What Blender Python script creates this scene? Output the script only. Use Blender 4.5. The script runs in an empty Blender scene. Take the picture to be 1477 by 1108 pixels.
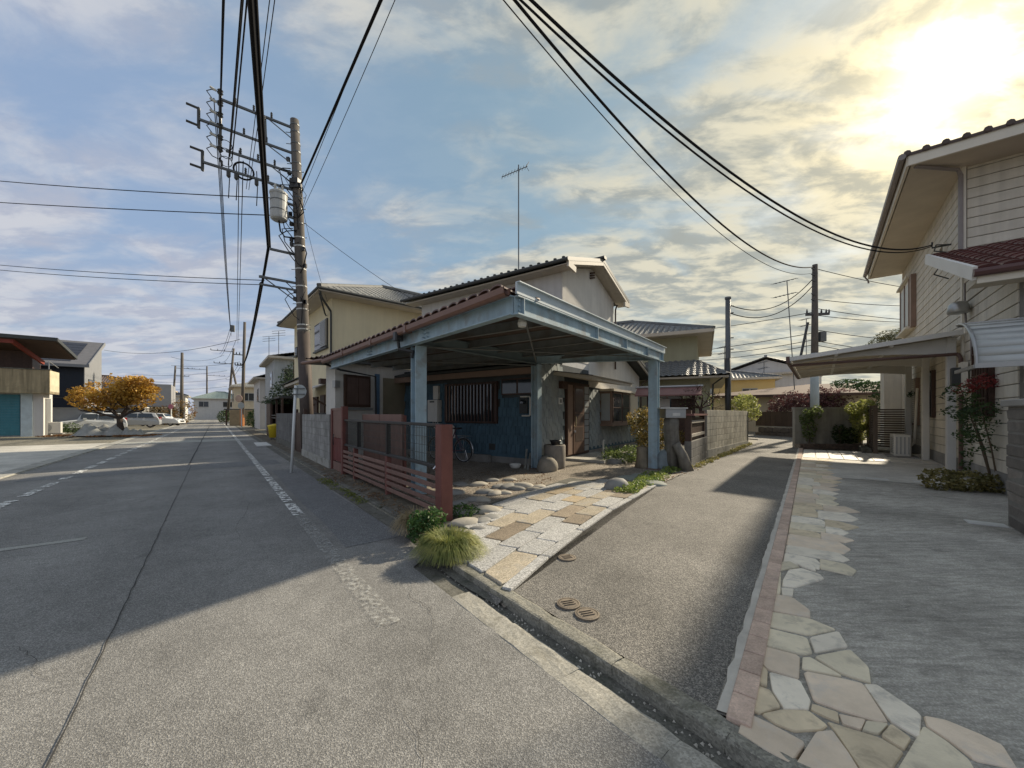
import bpy, bmesh, math, random
from mathutils import Vector, Matrix
random.seed(7)
sc = bpy.context.scene
COL = sc.collection
# ------------------------------------------------------------------ camera
EYE = 1.45
FPX = 555.0                       # focal length in photo pixels (1477 wide): a 13 mm-equivalent phone lens
HOR = 597.0
cam = bpy.data.cameras.new('camera'); co = bpy.data.objects.new('camera', cam); COL.objects.link(co)
co.location = (0, 0, EYE); co.rotation_euler = (math.radians(90), 0, 0)
cam.sensor_fit = 'HORIZONTAL'; cam.sensor_width = 36.0; cam.lens = 36.0*FPX/1477.0
cam.shift_y = (HOR-554.0)/1477.0; cam.clip_start = 0.05; cam.clip_end = 6000
sc.camera = co
# ------------------------------------------------------------------ sun and sky
SUN_AZ, SUN_EL = 48.4, 30.4        # degrees right of the view direction, degrees above the horizon
az, el = math.radians(SUN_AZ), math.radians(SUN_EL)
SDIR = Vector((math.sin(az)*math.cos(el), math.cos(az)*math.cos(el), math.sin(el)))
sl = bpy.data.lights.new('sun', 'SUN'); so = bpy.data.objects.new('sun', sl); COL.objects.link(so)
sl.energy = 4.3; sl.angle = math.radians(1.4); sl.color = (1.0, 0.875, 0.68)
so.rotation_euler = (-SDIR).to_track_quat('-Z', 'Y').to_euler()
so.location = SDIR*200
world = bpy.data.worlds.new('World'); sc.world = world; world.use_nodes = True
wt = world.node_tree; wn = wt.nodes; wl = wt.links
for n in list(wn): wn.remove(n)
def wnode(t, **kw):
    n = wn.new(t)
    for k, v in kw.items(): setattr(n, k, v)
    return n
def wmath(op, a, b=None, c=None, clamp=False):
    n = wnode('ShaderNodeMath', operation=op); n.use_clamp = clamp
    for i, v in enumerate((a, b, c)):
        if v is None: continue
        if isinstance(v, (int, float)): n.inputs[i].default_value = v
        else: wl.new(v, n.inputs[i])
    return n.outputs[0]
def wmix(f, a, b, bt='MIX'):
    n = wnode('ShaderNodeMix', data_type='RGBA', blend_type=bt)
    for i, v in ((0, f), (6, a), (7, b)):
        if isinstance(v, (int, float)): n.inputs[i].default_value = v
        elif isinstance(v, tuple): n.inputs[i].default_value = (*v, 1)
        else: wl.new(v, n.inputs[i])
    return n.outputs[2]
def wramp(f, stops):
    n = wnode('ShaderNodeMapRange'); n.interpolation_type = 'SMOOTHSTEP'
    n.inputs[1].default_value, n.inputs[2].default_value, n.inputs[3].default_value, n.inputs[4].default_value = stops
    wl.new(f, n.inputs[0]); return n.outputs[0]
tc = wnode('ShaderNodeTexCoord'); D = tc.outputs['Generated']
sky = wnode('ShaderNodeTexSky', sky_type='NISHITA'); sky.sun_disc = False
sky.sun_elevation = el; sky.sun_rotation = az; sky.dust_density = 1.6; sky.ozone_density = 1.6; sky.air_density = 1.2
nrm = wnode('ShaderNodeVectorMath', operation='NORMALIZE'); wl.new(D, nrm.inputs[0]); D = nrm.outputs[0]
sep = wnode('ShaderNodeSeparateXYZ'); wl.new(D, sep.inputs[0])
zz = wmath('ADD', wmath('MAXIMUM', sep.outputs[2], 0.0), 0.16)
cx = wmath('DIVIDE', sep.outputs[0], zz); cy = wmath('DIVIDE', sep.outputs[1], zz)
cmb = wnode('ShaderNodeCombineXYZ'); wl.new(cx, cmb.inputs[0]); wl.new(cy, cmb.inputs[1])
rot = wnode('ShaderNodeMapping'); rot.inputs['Rotation'].default_value = (0, 0, 0.5); rot.inputs['Scale'].default_value = (0.85, 1.5, 1); wl.new(cmb.outputs[0], rot.inputs[0])
def wnoise(vec, s, det, rough, dist=0.0, off=(0, 0, 0)):
    m = wnode('ShaderNodeMapping'); m.inputs['Location'].default_value = off; wl.new(vec, m.inputs[0])
    n = wnode('ShaderNodeTexNoise'); n.inputs['Scale'].default_value = s; n.inputs['Detail'].default_value = det
    n.inputs['Roughness'].default_value = rough; n.inputs['Distortion'].default_value = dist; wl.new(m.outputs[0], n.inputs['Vector']); return n.outputs['Fac']
n1 = wnoise(rot.outputs[0], 0.55, 3, 0.5, 0.3, (3.1, 1.2, 0))       # big cloud fields
n2 = wnoise(rot.outputs[0], 2.6, 7, 0.56, 0.5, (0.4, 7.7, 0))       # ragged puffs
n3 = wnoise(rot.outputs[0], 5.2, 6, 0.6, 0.25, (9, 2, 0))           # light and dark inside
dotn = wnode('ShaderNodeVectorMath', operation='DOT_PRODUCT'); wl.new(D, dotn.inputs[0]); dotn.inputs[1].default_value = SDIR
cs = dotn.outputs['Value']
near = wramp(cs, (0.1, 0.97, 0, 1))                                   # nearness to the sun
mix12 = wmath('ADD', wmath('MULTIPLY', n1, 0.55), wmath('MULTIPLY', n2, 0.45))
bias = wmath('ADD', mix12, wmath('MULTIPLY', near, 0.01))
mask = wramp(bias, (0.395, 0.56, 0.06, 0.93))
veil = wramp(sep.outputs[2], (0.0, 0.42, 0.62, 0.0))
mask = wmath('MAXIMUM', mask, veil)
skyc = wmix(0.78, sky.outputs[0], wmix(near, (1.95, 2.75, 4.1), (1.4, 2.3, 2.75)))
shade = wramp(n3, (0.40, 0.60, 0, 1))
c_far = wmix(shade, (3.05, 3.25, 3.9), (4.1, 4.2, 4.55))
c_near = wmix(shade, (2.4, 2.55, 2.4), (4.9, 4.6, 3.6))
cloud = wmix(near, c_far, c_near)
allsky = wmix(mask, skyc, cloud)
# bright aureole of the sun behind thin cloud
g1 = wmath('POWER', wmath('MAXIMUM', cs, 0.0), 75.0)
g2 = wmath('POWER', wmath('MAXIMUM', cs, 0.0), 480.0)
g0 = wmath('POWER', wmath('MAXIMUM', cs, 0.0), 9.0)
tex = wmath('ADD', 0.55, wmath('MULTIPLY', shade, 0.6))
def wscale(col, f):
    n = wnode('ShaderNodeVectorMath', operation='SCALE'); n.inputs[0].default_value = col; wl.new(f, n.inputs['Scale']); return n.outputs[0]
def wadd(a, b):
    n = wnode('ShaderNodeVectorMath', operation='ADD'); wl.new(a, n.inputs[0]); wl.new(b, n.inputs[1]); return n.outputs[0]
tot = wadd(allsky, wscale((1.0, 0.86, 0.48), wmath('MULTIPLY', g0, 0.5)))
tot = wadd(tot, wscale((3.3, 2.3, 0.5), wmath('MULTIPLY', g1, tex)))
tot = wadd(tot, wscale((18.0, 15.5, 9.5), wmath('MULTIPLY', g2, tex)))
bg = wnode('ShaderNodeBackground'); bg.inputs['Strength'].default_value = 0.1; wl.new(tot, bg.inputs['Color'])
wo = wnode('ShaderNodeOutputWorld'); wl.new(bg.outputs[0], wo.inputs['Surface'])
sc.render.engine = 'CYCLES'
sc.view_settings.view_transform = 'Standard'; sc.view_settings.look = 'None'
sc.view_settings.gamma = 1.0; sc.view_settings.exposure = 0.60; sc.view_settings.use_curve_mapping = False
sc.cycles.max_bounces = 6; sc.cycles.transparent_max_bounces = 12
# ------------------------------------------------------------------ the lie of the land
UX, UY = -0.61, 0.7924           # along the street, away from the camera
NX, NY = 0.7924, 0.61            # across the street, to the right
def nco(x, y): return NX*x+NY*y
def T(x, y):
    n = nco(x, y)
    return 0.0 if n < 1.79 else min(0.33, 0.055+0.011*(n-1.79))
def S(s, n, z=0.0): return Vector((UX*s+NX*n, UY*s+NY*n, z))
def G(px, py, off=0.0):
    """ground point surveyed at a photo pixel"""
    z = 0.0
    for _ in range(12):
        d = (EYE-z)*FPX/(py-HOR); x = (px-738.5)/FPX*d; z = T(x, d)
    return Vector((x, d, z+off))
def W(px, py, d): return Vector(((px-738.5)/FPX*d, d, EYE-(py-HOR)/FPX*d))
# ------------------------------------------------------------------ materials
MATS = {}
def M(name, col, rough=0.8, var=0.18, scale=2.5, bump=0.0, bscale=60.0, metal=0.0, rnd=0.0, spec=0.35,
      streak=0.0, stain=None, stain_amt=0.0, stain_scale=1.2, speck=0.0, speck_scale=120.0, col2=None, trans=0.0, alpha=1.0, coat=0.0):
    if name in MATS: return MATS[name]
    m = bpy.data.materials.new(name); m.use_nodes = True; MATS[name] = m
    nt = m.node_tree; N = nt.nodes; L = nt.links
    b = N['Principled BSDF']
    geo = N.new('ShaderNodeNewGeometry'); P = geo.outputs['Position']
    def noise(s, det=4, r=0.55, vec=P, d=0.0):
        n = N.new('ShaderNodeTexNoise'); n.inputs['Scale'].default_value = s; n.inputs['Detail'].default_value = det
        n.inputs['Roughness'].default_value = r; n.inputs['Distortion'].default_value = d; L.new(vec, n.inputs['Vector']); return n.outputs['Fac']
    def mrange(f, a, bb, c, d, smooth=False):
        n = N.new('ShaderNodeMapRange'); L.new(f, n.inputs[0])
        if smooth: n.interpolation_type = 'SMOOTHSTEP'
        for i, v in enumerate((a, bb, c, d)): n.inputs[i+1].default_value = v
        return n.outputs[0]
    def mix(f, a, bb, bt='MIX'):
        n = N.new('ShaderNodeMix'); n.data_type = 'RGBA'; n.blend_type = bt
        for i, v in ((0, f), (6, a), (7, bb)):
            if isinstance(v, (int, float)): n.inputs[i].default_value = v
            elif isinstance(v, tuple): n.inputs[i].default_value = (*v, 1)
            else: L.new(v, n.inputs[i])
        return n.outputs[2]
    def scalec(c, f):
        n = N.new('ShaderNodeVectorMath'); n.operation = 'SCALE'
        if isinstance(c, tuple): n.inputs[0].default_value = c
        else: L.new(c, n.inputs[0])
        L.new(f, n.inputs['Scale']); return n.outputs[0]
    c = tuple(col)
    if col2: c = mix(mrange(noise(scale*0.7, 5, 0.6), 0.4, 0.6, 0, 1, True), c, tuple(col2))
    if var: c = scalec(c, mrange(noise(scale, 6, 0.6), 0.25, 0.75, 1-var, 1+var))
    if rnd:
        oi = N.new('ShaderNodeObjectInfo')
        c = scalec(c, mrange(oi.outputs['Random'], 0, 1, 1-rnd, 1+rnd))
    if speck:
        vo = N.new('ShaderNodeTexVoronoi'); vo.inputs['Scale'].default_value = speck_scale; L.new(P, vo.inputs['Vector'])
        sx = N.new('ShaderNodeSeparateXYZ'); L.new(vo.outputs['Color'], sx.inputs[0])
        c = scalec(c, mrange(sx.outputs[0], 0, 1, 1-speck, 1+speck))
    if streak:
        mp = N.new('ShaderNodeMapping'); mp.inputs['Scale'].default_value = (1, 1, 0.06); L.new(P, mp.inputs[0])
        c = scalec(c, mrange(noise(6.0, 4, 0.6, mp.outputs[0]), 0.35, 0.7, 1.0, 1-streak))
    if stain: c = mix(mrange(noise(stain_scale, 6, 0.65, P, 0.4), 0.48, 0.68, 0, stain_amt, True), c, tuple(stain))
    if isinstance(c, tuple): b.inputs['Base Color'].default_value = (*c, 1)
    else: L.new(c, b.inputs['Base Color'])
    b.inputs['Roughness'].default_value = rough; b.inputs['Metallic'].default_value = metal
    b.inputs['Specular IOR Level'].default_value = spec
    b.inputs['Alpha'].default_value = alpha
    if coat: b.inputs['Coat Weight'].default_value = coat; b.inputs['Coat Roughness'].default_value = 0.06
    if trans: b.inputs['Transmission Weight'].default_value = trans
    if bump:
        bp = N.new('ShaderNodeBump'); bp.inputs['Strength'].default_value = bump; bp.inputs['Distance'].default_value = 0.01
        L.new(noise(bscale, 5, 0.65), bp.inputs['Height']); L.new(bp.outputs[0], b.inputs['Normal'])
    return m
def asphalt(name, c0, c1, sc_=70.0, patch=0.18, tint=None, bump=0.5, grain=None, tracks=False):
    m = bpy.data.materials.new(name); m.use_nodes = True; MATS[name] = m
    nt = m.node_tree; N = nt.nodes; L = nt.links; b = N['Principled BSDF']
    P = N.new('ShaderNodeNewGeometry').outputs['Position']
    def tex(t, s, **k):
        n = N.new(t); n.inputs['Scale'].default_value = s; L.new(P, n.inputs['Vector'])
        for a, v in k.items(): n.inputs[a].default_value = v
        return n
    v = tex('ShaderNodeTexVoronoi', sc_); v2 = tex('ShaderNodeTexVoronoi', sc_*2.3)
    sx = N.new('ShaderNodeSeparateXYZ'); L.new(v.outputs['Color'], sx.inputs[0])
    sy = N.new('ShaderNodeSeparateXYZ'); L.new(v2.outputs['Color'], sy.inputs[0])
    pw = N.new('ShaderNodeMath'); pw.operation = 'POWER'; L.new(sx.outputs[0], pw.inputs[0]); pw.inputs[1].default_value = 2.4
    ad = N.new('ShaderNodeMath'); ad.operation = 'MULTIPLY_ADD'; L.new(sy.outputs[1], ad.inputs[0]); ad.inputs[1].default_value = 0.35; L.new(pw.outputs[0], ad.inputs[2])
    mx = N.new('ShaderNodeMix'); mx.data_type = 'RGBA'; L.new(ad.outputs[0], mx.inputs[0]); mx.clamp_factor = True
    mx.inputs[6].default_value = (*c0, 1); mx.inputs[7].default_value = (*c1, 1)
    nz = tex('ShaderNodeTexNoise', 0.9, Detail=6.0, Roughness=0.6); nz2 = tex('ShaderNodeTexNoise', 7.0, Detail=5.0, Roughness=0.65)
    mr = N.new('ShaderNodeMapRange'); L.new(nz.outputs['Fac'], mr.inputs[0])
    for i, q in enumerate((0.25, 0.75, 1-patch, 1+patch)): mr.inputs[i+1].default_value = q
    mr2 = N.new('ShaderNodeMapRange'); L.new(nz2.outputs['Fac'], mr2.inputs[0])
    for i, q in enumerate((0.25, 0.75, 0.86, 1.14)): mr2.inputs[i+1].default_value = q
    mu = N.new('ShaderNodeMath'); mu.operation = 'MULTIPLY'; L.new(mr.outputs[0], mu.inputs[0]); L.new(mr2.outputs[0], mu.inputs[1])
    s2 = N.new('ShaderNodeVectorMath'); s2.operation = 'SCALE'; L.new(mx.outputs[2], s2.inputs[0]); L.new(mu.outputs[0], s2.inputs['Scale'])
    out = s2.outputs[0]
    if tracks:      # wheel-polished bands along the street and old oily patches
        dp = N.new('ShaderNodeVectorMath'); dp.operation = 'DOT_PRODUCT'; L.new(P, dp.inputs[0]); dp.inputs[1].default_value = (0.7924, 0.61, 0)
        wv = N.new('ShaderNodeMath'); wv.operation = 'SINE'; ml = N.new('ShaderNodeMath'); ml.operation = 'MULTIPLY_ADD'; L.new(dp.outputs['Value'], ml.inputs[0]); ml.inputs[1].default_value = 4.1; ml.inputs[2].default_value = 0.8
        L.new(ml.outputs[0], wv.inputs[0]); mt_ = N.new('ShaderNodeMapRange'); L.new(wv.outputs[0], mt_.inputs[0])
        for i, q in enumerate((-1, 1, 0.93, 1.08)): mt_.inputs[i+1].default_value = q
        st_ = tex('ShaderNodeTexNoise', 1.7, Detail=7.0, Roughness=0.7, Distortion=0.6); ms_ = N.new('ShaderNodeMapRange'); ms_.interpolation_type = 'SMOOTHSTEP'; L.new(st_.outputs['Fac'], ms_.inputs[0])
        for i, q in enumerate((0.56, 0.72, 1.0, 0.72)): ms_.inputs[i+1].default_value = q
        pm = N.new('ShaderNodeMath'); pm.operation = 'MULTIPLY'; L.new(mt_.outputs[0], pm.inputs[0]); L.new(ms_.outputs[0], pm.inputs[1])
        s4 = N.new('ShaderNodeVectorMath'); s4.operation = 'SCALE'; L.new(out, s4.inputs[0]); L.new(pm.outputs[0], s4.inputs['Scale']); out = s4.outputs[0]
    if grain:       # brushed or troweled drag marks
        mp = N.new('ShaderNodeMapping'); mp.inputs['Rotation'].default_value = (0, 0, 0.35); mp.inputs['Scale'].default_value = (1.6, 9, 1); L.new(P, mp.inputs[0])
        g = N.new('ShaderNodeTexNoise'); g.inputs['Scale'].default_value = 2.2; g.inputs['Detail'].default_value = 7; g.inputs['Distortion'].default_value = 1.4; L.new(mp.outputs[0], g.inputs['Vector'])
        mg = N.new('ShaderNodeMapRange'); L.new(g.outputs['Fac'], mg.inputs[0])
        for i, q in enumerate((0.3, 0.7, 1-grain, 1+grain)): mg.inputs[i+1].default_value = q
        s3 = N.new('ShaderNodeVectorMath'); s3.operation = 'SCALE'; L.new(out, s3.inputs[0]); L.new(mg.outputs[0], s3.inputs['Scale']); out = s3.outputs[0]
    L.new(out, b.inputs['Base Color'])
    b.inputs['Roughness'].default_value = 0.82; b.inputs['Specular IOR Level'].default_value = 0.3
    bp = N.new('ShaderNodeBump'); bp.inputs['Strength'].default_value = bump; bp.inputs['Distance'].default_value = 0.006
    L.new(v.outputs['Distance'], bp.inputs['Height']); L.new(bp.outputs[0], b.inputs['Normal'])
    return m
def worn_paint(name, col, cut, scale=9.0, amount=1.0, soft=0.025):
    """road paint flaked away in patches"""
    m = bpy.data.materials.new(name); m.use_nodes = True; MATS[name] = m
    nt = m.node_tree; N = nt.nodes; L = nt.links; b = N['Principled BSDF']
    P = N.new('ShaderNodeNewGeometry').outputs['Position']
    a = N.new('ShaderNodeTexNoise'); a.inputs['Scale'].default_value = scale; a.inputs['Detail'].default_value = 8; a.inputs['Roughness'].default_value = 0.75; L.new(P, a.inputs['Vector'])
    r = N.new('ShaderNodeMapRange'); L.new(a.outputs['Fac'], r.inputs[0])
    for i, q in enumerate((cut-soft, cut+soft, 0, amount)): r.inputs[i+1].default_value = q
    b.inputs['Base Color'].default_value = (*col, 1); b.inputs['Roughness'].default_value = 0.7
    t = N.new('ShaderNodeBsdfTransparent'); ms = N.new('ShaderNodeMixShader')
    L.new(r.outputs[0], ms.inputs[0]); L.new(t.outputs[0], ms.inputs[1]); L.new(b.outputs[0], ms.inputs[2])
    L.new(ms.outputs[0], N['Material Output'].inputs['Surface'])
    return m
def leafmat(name, c0, c1, scale=3.0, rough=0.6, transl=0.35):
    m = bpy.data.materials.new(name); m.use_nodes = True; MATS[name] = m
    nt = m.node_tree; N = nt.nodes; L = nt.links; b = N['Principled BSDF']
    P = N.new('ShaderNodeNewGeometry').outputs['Position']
    a = N.new('ShaderNodeTexNoise'); a.inputs['Scale'].default_value = scale; a.inputs['Detail'].default_value = 4; L.new(P, a.inputs['Vector'])
    w = N.new('ShaderNodeTexWhiteNoise'); ge = N.new('ShaderNodeNewGeometry')
    sn = N.new('ShaderNodeVectorMath'); sn.operation = 'SNAP'; L.new(P, sn.inputs[0]); sn.inputs[1].default_value = (0.05, 0.05, 0.05); L.new(sn.outputs[0], w.inputs['Vector'])
    ad = N.new('ShaderNodeMath'); ad.operation = 'MULTIPLY_ADD'; L.new(w.outputs['Value'], ad.inputs[0]); ad.inputs[1].default_value = 0.5
    mr = N.new('ShaderNodeMapRange'); L.new(a.outputs['Fac'], mr.inputs[0])
    for i, q in enumerate((0.35, 0.65, -0.2, 0.7)): mr.inputs[i+1].default_value = q
    L.new(mr.outputs[0], ad.inputs[2])
    mx = N.new('ShaderNodeMix'); mx.data_type = 'RGBA'; L.new(ad.outputs[0], mx.inputs[0]); mx.inputs[6].default_value = (*c0, 1); mx.inputs[7].default_value = (*c1, 1)
    L.new(mx.outputs[2], b.inputs['Base Color']); b.inputs['Roughness'].default_value = rough
    if transl:
        tr = N.new('ShaderNodeBsdfTranslucent'); L.new(mx.outputs[2], tr.inputs['Color'])
        ms = N.new('ShaderNodeMixShader'); ms.inputs[0].default_value = transl
        L.new(b.outputs[0], ms.inputs[1]); L.new(tr.outputs[0], ms.inputs[2]); L.new(ms.outputs[0], N['Material Output'].inputs['Surface'])
    return m
# ------------------------------------------------------------------ mesh builder
class MB:
    def __init__(s): s.v = []; s.f = []
    def add(s, vs, fs):
        o = len(s.v); s.v += [tuple(v) for v in vs]; s.f += [tuple(i+o for i in f) for f in fs]; return s
    def box(s, x0, y0, z0, x1, y1, z1):
        return s.add([(x0,y0,z0),(x1,y0,z0),(x1,y1,z0),(x0,y1,z0),(x0,y0,z1),(x1,y0,z1),(x1,y1,z1),(x0,y1,z1)],
                     [(3,2,1,0),(4,5,6,7),(0,1,5,4),(1,2,6,5),(2,3,7,6),(3,0,4,7)])
    def beam(s, p, q, w, h, up=(0,0,1), c=0.0):
        """bar of width w (sideways) and height h (along up) from p to q; c chamfers its long edges"""
        p, q = Vector(p), Vector(q); d = (q-p).normalized(); u = Vector(up)
        sd = d.cross(u)
        if sd.length < 1e-4: sd = d.cross(Vector((1,0,0)))
        sd.normalize(); u = sd.cross(d).normalized()
        if c > 0:
            sec = [(-w/2+c,-h/2),(w/2-c,-h/2),(w/2,-h/2+c),(w/2,h/2-c),(w/2-c,h/2),(-w/2+c,h/2),(-w/2,h/2-c),(-w/2,-h/2+c)]
        else: sec = [(-w/2,-h/2),(w/2,-h/2),(w/2,h/2),(-w/2,h/2)]
        n = len(sec); vs = [p+sd*a+u*b for a, b in sec]+[q+sd*a+u*b for a, b in sec]
        fs = [(i, (i+1) % n, n+(i+1) % n, n+i) for i in range(n)]+[tuple(range(n-1,-1,-1)), tuple(range(n, 2*n))]
        return s.add(vs, fs)
    def ibeam(s, p, q, w, h, t=0.02, up=(0,0,1)):
        p, q = Vector(p), Vector(q); d = (q-p).normalized(); u = Vector(up); sd = d.cross(u).normalized(); u = sd.cross(d).normalized()
        a, b = w/2, h/2; g = t*0.5
        sec = [(-a,-b),(a,-b),(a,-b+t),(g,-b+t),(g,b-t),(a,b-t),(a,b),(-a,b),(-a,b-t),(-g,b-t),(-g,-b+t),(-a,-b+t)]
        n = 12; vs = [p+sd*x+u*y for x, y in sec]+[q+sd*x+u*y for x, y in sec]
        fs = [(i, (i+1) % n, n+(i+1) % n, n+i) for i in range(n)]
        fs += [tuple(o+k for k in ids) for o in (0, n) for ids in ((0,1,2,11),(10,3,4,9),(8,5,6,7))]
        return s.add(vs, fs)
    def tube(s, pts, r, n=8, caps=True):
        pts = [Vector(p) for p in pts]; m = len(pts); rs = r if isinstance(r, (list, tuple)) else [r]*m
        vs = []; prev = None
        for i, p in enumerate(pts):
            d = (pts[min(i+1, m-1)]-pts[max(i-1, 0)]).normalized()
            if prev is None:
                a = d.cross(Vector((0,0,1)))
                if a.length < 1e-3: a = d.cross(Vector((1,0,0)))
            else: a = prev-d*prev.dot(d)
            a.normalize(); prev = a; b = d.cross(a)
            for k in range(n):
                t = 2*math.pi*k/n; vs.append(p+(a*math.cos(t)+b*math.sin(t))*rs[i])
        fs = [(i*n+k, i*n+(k+1) % n, (i+1)*n+(k+1) % n, (i+1)*n+k) for i in range(m-1) for k in range(n)]
        if caps: fs += [tuple(range(n-1,-1,-1)), tuple((m-1)*n+k for k in range(n))]
        return s.add(vs, fs)
    def lathe(s, prof, c=(0,0,0), n=16):
        c = Vector(c); vs = [c+Vector((r*math.cos(2*math.pi*k/n), r*math.sin(2*math.pi*k/n), z)) for r, z in prof for k in range(n)]
        m = len(prof)
        fs = [(i*n+k, i*n+(k+1) % n, (i+1)*n+(k+1) % n, (i+1)*n+k) for i in range(m-1) for k in range(n)]
        fs += [tuple(range(n-1,-1,-1)), tuple((m-1)*n+k for k in range(n))]
        return s.add(vs, fs)
    def ring(s, c, ax1, ax2, R, r, n=28, m=6):
        """torus around centre c in the plane of ax1, ax2"""
        c, a1, a2 = Vector(c), Vector(ax1).normalized(), Vector(ax2).normalized(); a3 = a1.cross(a2)
        vs = []
        for i in range(n):
            t = 2*math.pi*i/n; e = a1*math.cos(t)+a2*math.sin(t)
            for k in range(m):
                p = 2*math.pi*k/m; vs.append(c+e*(R+r*math.cos(p))+a3*(r*math.sin(p)))
        fs = [(i*m+k, ((i+1) % n)*m+k, ((i+1) % n)*m+(k+1) % m, i*m+(k+1) % m) for i in range(n) for k in range(m)]
        return s.add(vs, fs)
    def prism(s, poly, top, thick):
        """flat piece: poly [(x,y)], top z number or function, given thickness"""
        n = len(poly); f = top if callable(top) else (lambda x, y: top)
        vs = [(x, y, f(x, y)) for x, y in poly]+[(x, y, f(x, y)-thick) for x, y in poly]
        fs = [tuple(range(n)), tuple(range(2*n-1, n-1, -1))]+[(i+n, (i+1) % n+n, (i+1) % n, i) for i in range(n)]
        return s.add(vs, fs)
    def slab(s, quad, thick):
        """plate from 3-D polygon (counter-clockwise from above) going down by thick"""
        n = len(quad); q = [Vector(p) for p in quad]
        vs = q+[p-Vector((0,0,thick)) for p in q]
        return s.add(vs, [tuple(range(n)), tuple(range(2*n-1, n-1, -1))]+[(i+n, (i+1) % n+n, (i+1) % n, i) for i in range(n)])
    def face(s, pts): return s.add(pts, [tuple(range(len(pts)))])
    def build(s, name, mat, parent=None, smooth=False, bevel=0.0):
        me = bpy.data.meshes.new(name); me.from_pydata(s.v, [], s.f)
        bm = bmesh.new(); bm.from_mesh(me); bmesh.ops.recalc_face_normals(bm, faces=bm.faces); bm.to_mesh(me); bm.free()
        if isinstance(mat, (list, tuple)):
            for q in mat: me.materials.append(q)
        else: me.materials.append(mat)
        if smooth: me.polygons.foreach_set('use_smooth', [True]*len(me.polygons))
        me.update()
        o = bpy.data.objects.new(name, me); COL.objects.link(o)
        if parent: o.parent = parent
        if bevel:
            md = o.modifiers.new('bevel', 'BEVEL'); md.width = bevel; md.segments = 1; md.limit_method = 'ANGLE'
        return o
def thing(name, label, cat, loc=(0,0,0), rz=0.0, group=None):
    o = bpy.data.objects.new(name, None); COL.objects.link(o); o.empty_display_size = 0.2
    o.location = loc; o.rotation_euler = (0, 0, rz); o['label'] = label; o['category'] = cat
    if group: o['group'] = group
    return o
def tag(o, label, cat, group=None):
    o['label'] = label; o['category'] = cat
    if group: o['group'] = group
    return o
def struct(o): o['kind'] = 'structure'; return o
def stuff(o): o['kind'] = 'stuff'; return o
def piece(name, me, parent, loc, rz=0.0, rot=None, scale=None):
    o = bpy.data.objects.new(name, me); COL.objects.link(o); o.parent = parent; o.location = loc
    o.rotation_euler = rot if rot else (0, 0, rz)
    if scale: o.scale = scale
    return o
def dup(root, loc, rz=None, label=None):
    r = root.copy(); COL.objects.link(r); r.location = loc
    if rz is not None: r.rotation_euler = (0, 0, rz)
    if label: r['label'] = label
    for ch in list(root.children):
        c = ch.copy(); COL.objects.link(c); c.parent = r
        for g in list(ch.children):
            d = g.copy(); COL.objects.link(d); d.parent = c
    return r
def cmesh(name, sx, sy, sz, mat, c=0.006, jitter=0.0, seg=1):
    """chamfered block mesh centred in x, y with its base at z=0; shared by alike pieces"""
    bm = bmesh.new(); bmesh.ops.create_cube(bm, size=1.0)
    for v in bm.verts:
        v.co = Vector((v.co.x*sx, v.co.y*sy, (v.co.z+0.5)*sz))
        if jitter: v.co += Vector((random.uniform(-1,1), random.uniform(-1,1), random.uniform(-1,1)))*jitter
    if c: bmesh.ops.bevel(bm, geom=list(bm.edges), offset=c, segments=seg, affect='EDGES')
    me = bpy.data.meshes.new(name); bm.to_mesh(me); bm.free(); me.materials.append(mat); return me
def rockmesh(name, rx, ry, rz, mat, seed, rough=0.16, flat=0.0):
    bm = bmesh.new(); bmesh.ops.create_icosphere(bm, subdivisions=3, radius=1.0)
    from mathutils import noise as NZ
    for v in bm.verts:
        p = v.co.copy(); k = 1+rough*NZ.noise(p*1.2+Vector((seed*3.7, 0, 0)))+rough*0.5*NZ.noise(p*2.9+Vector((0, seed*2.1, 0)))
        v.co = Vector((p.x*rx*k, p.y*ry*k, max(p.z, -0.55)*rz*k))
        if flat and v.co.z > rz*(1-flat): v.co.z = rz*(1-flat)+(v.co.z-rz*(1-flat))*0.2
    me = bpy.data.meshes.new(name); bm.to_mesh(me); bm.free(); me.materials.append(mat)
    me.polygons.foreach_set('use_smooth', [True]*len(me.polygons)); return me
def leaves(name, blobs, n, size, mat, parent=None, droop=0.0, aspect=0.6, seed=1, shell=0.45):
    """leaf-sized faces spread through ellipsoids [(x,y,z,rx,ry,rz)]"""
    R = random.Random(seed); vs = []; fs = []
    vol = [b[3]*b[4]*b[5] for b in blobs]; tot = sum(vol)
    for b, vv in zip(blobs, vol):
        for _ in range(max(4, int(n*vv/tot))):
            while True:
                p = Vector((R.uniform(-1,1), R.uniform(-1,1), R.uniform(-1,1)))
                if 0.05 < p.length <= 1: break
            p = p.normalized()*(p.length**shell)
            p *= 1+0.16*math.sin(p.x*7+seed)*math.cos(p.y*6+p.z*5)
            c = Vector((b[0]+p.x*b[3], b[1]+p.y*b[4], b[2]+p.z*b[5]))
            a = Vector((R.gauss(0,1), R.gauss(0,1), R.gauss(0,0.6)-droop)).normalized()
            bb = a.cross(Vector((R.gauss(0,1), R.gauss(0,1), R.gauss(0,1)))).normalized()
            s = size*R.uniform(0.6, 1.3); o = len(vs)
            vs += [c-a*s*0.5, c+bb*s*aspect*0.5, c+a*s*0.5, c-bb*s*aspect*0.5]; fs.append((o, o+1, o+2, o+3))
    me = bpy.data.meshes.new(name); me.from_pydata(vs, [], fs); me.materials.append(mat); me.update()
    o = bpy.data.objects.new(name, me); COL.objects.link(o)
    if parent: o.parent = parent
    return o
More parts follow.
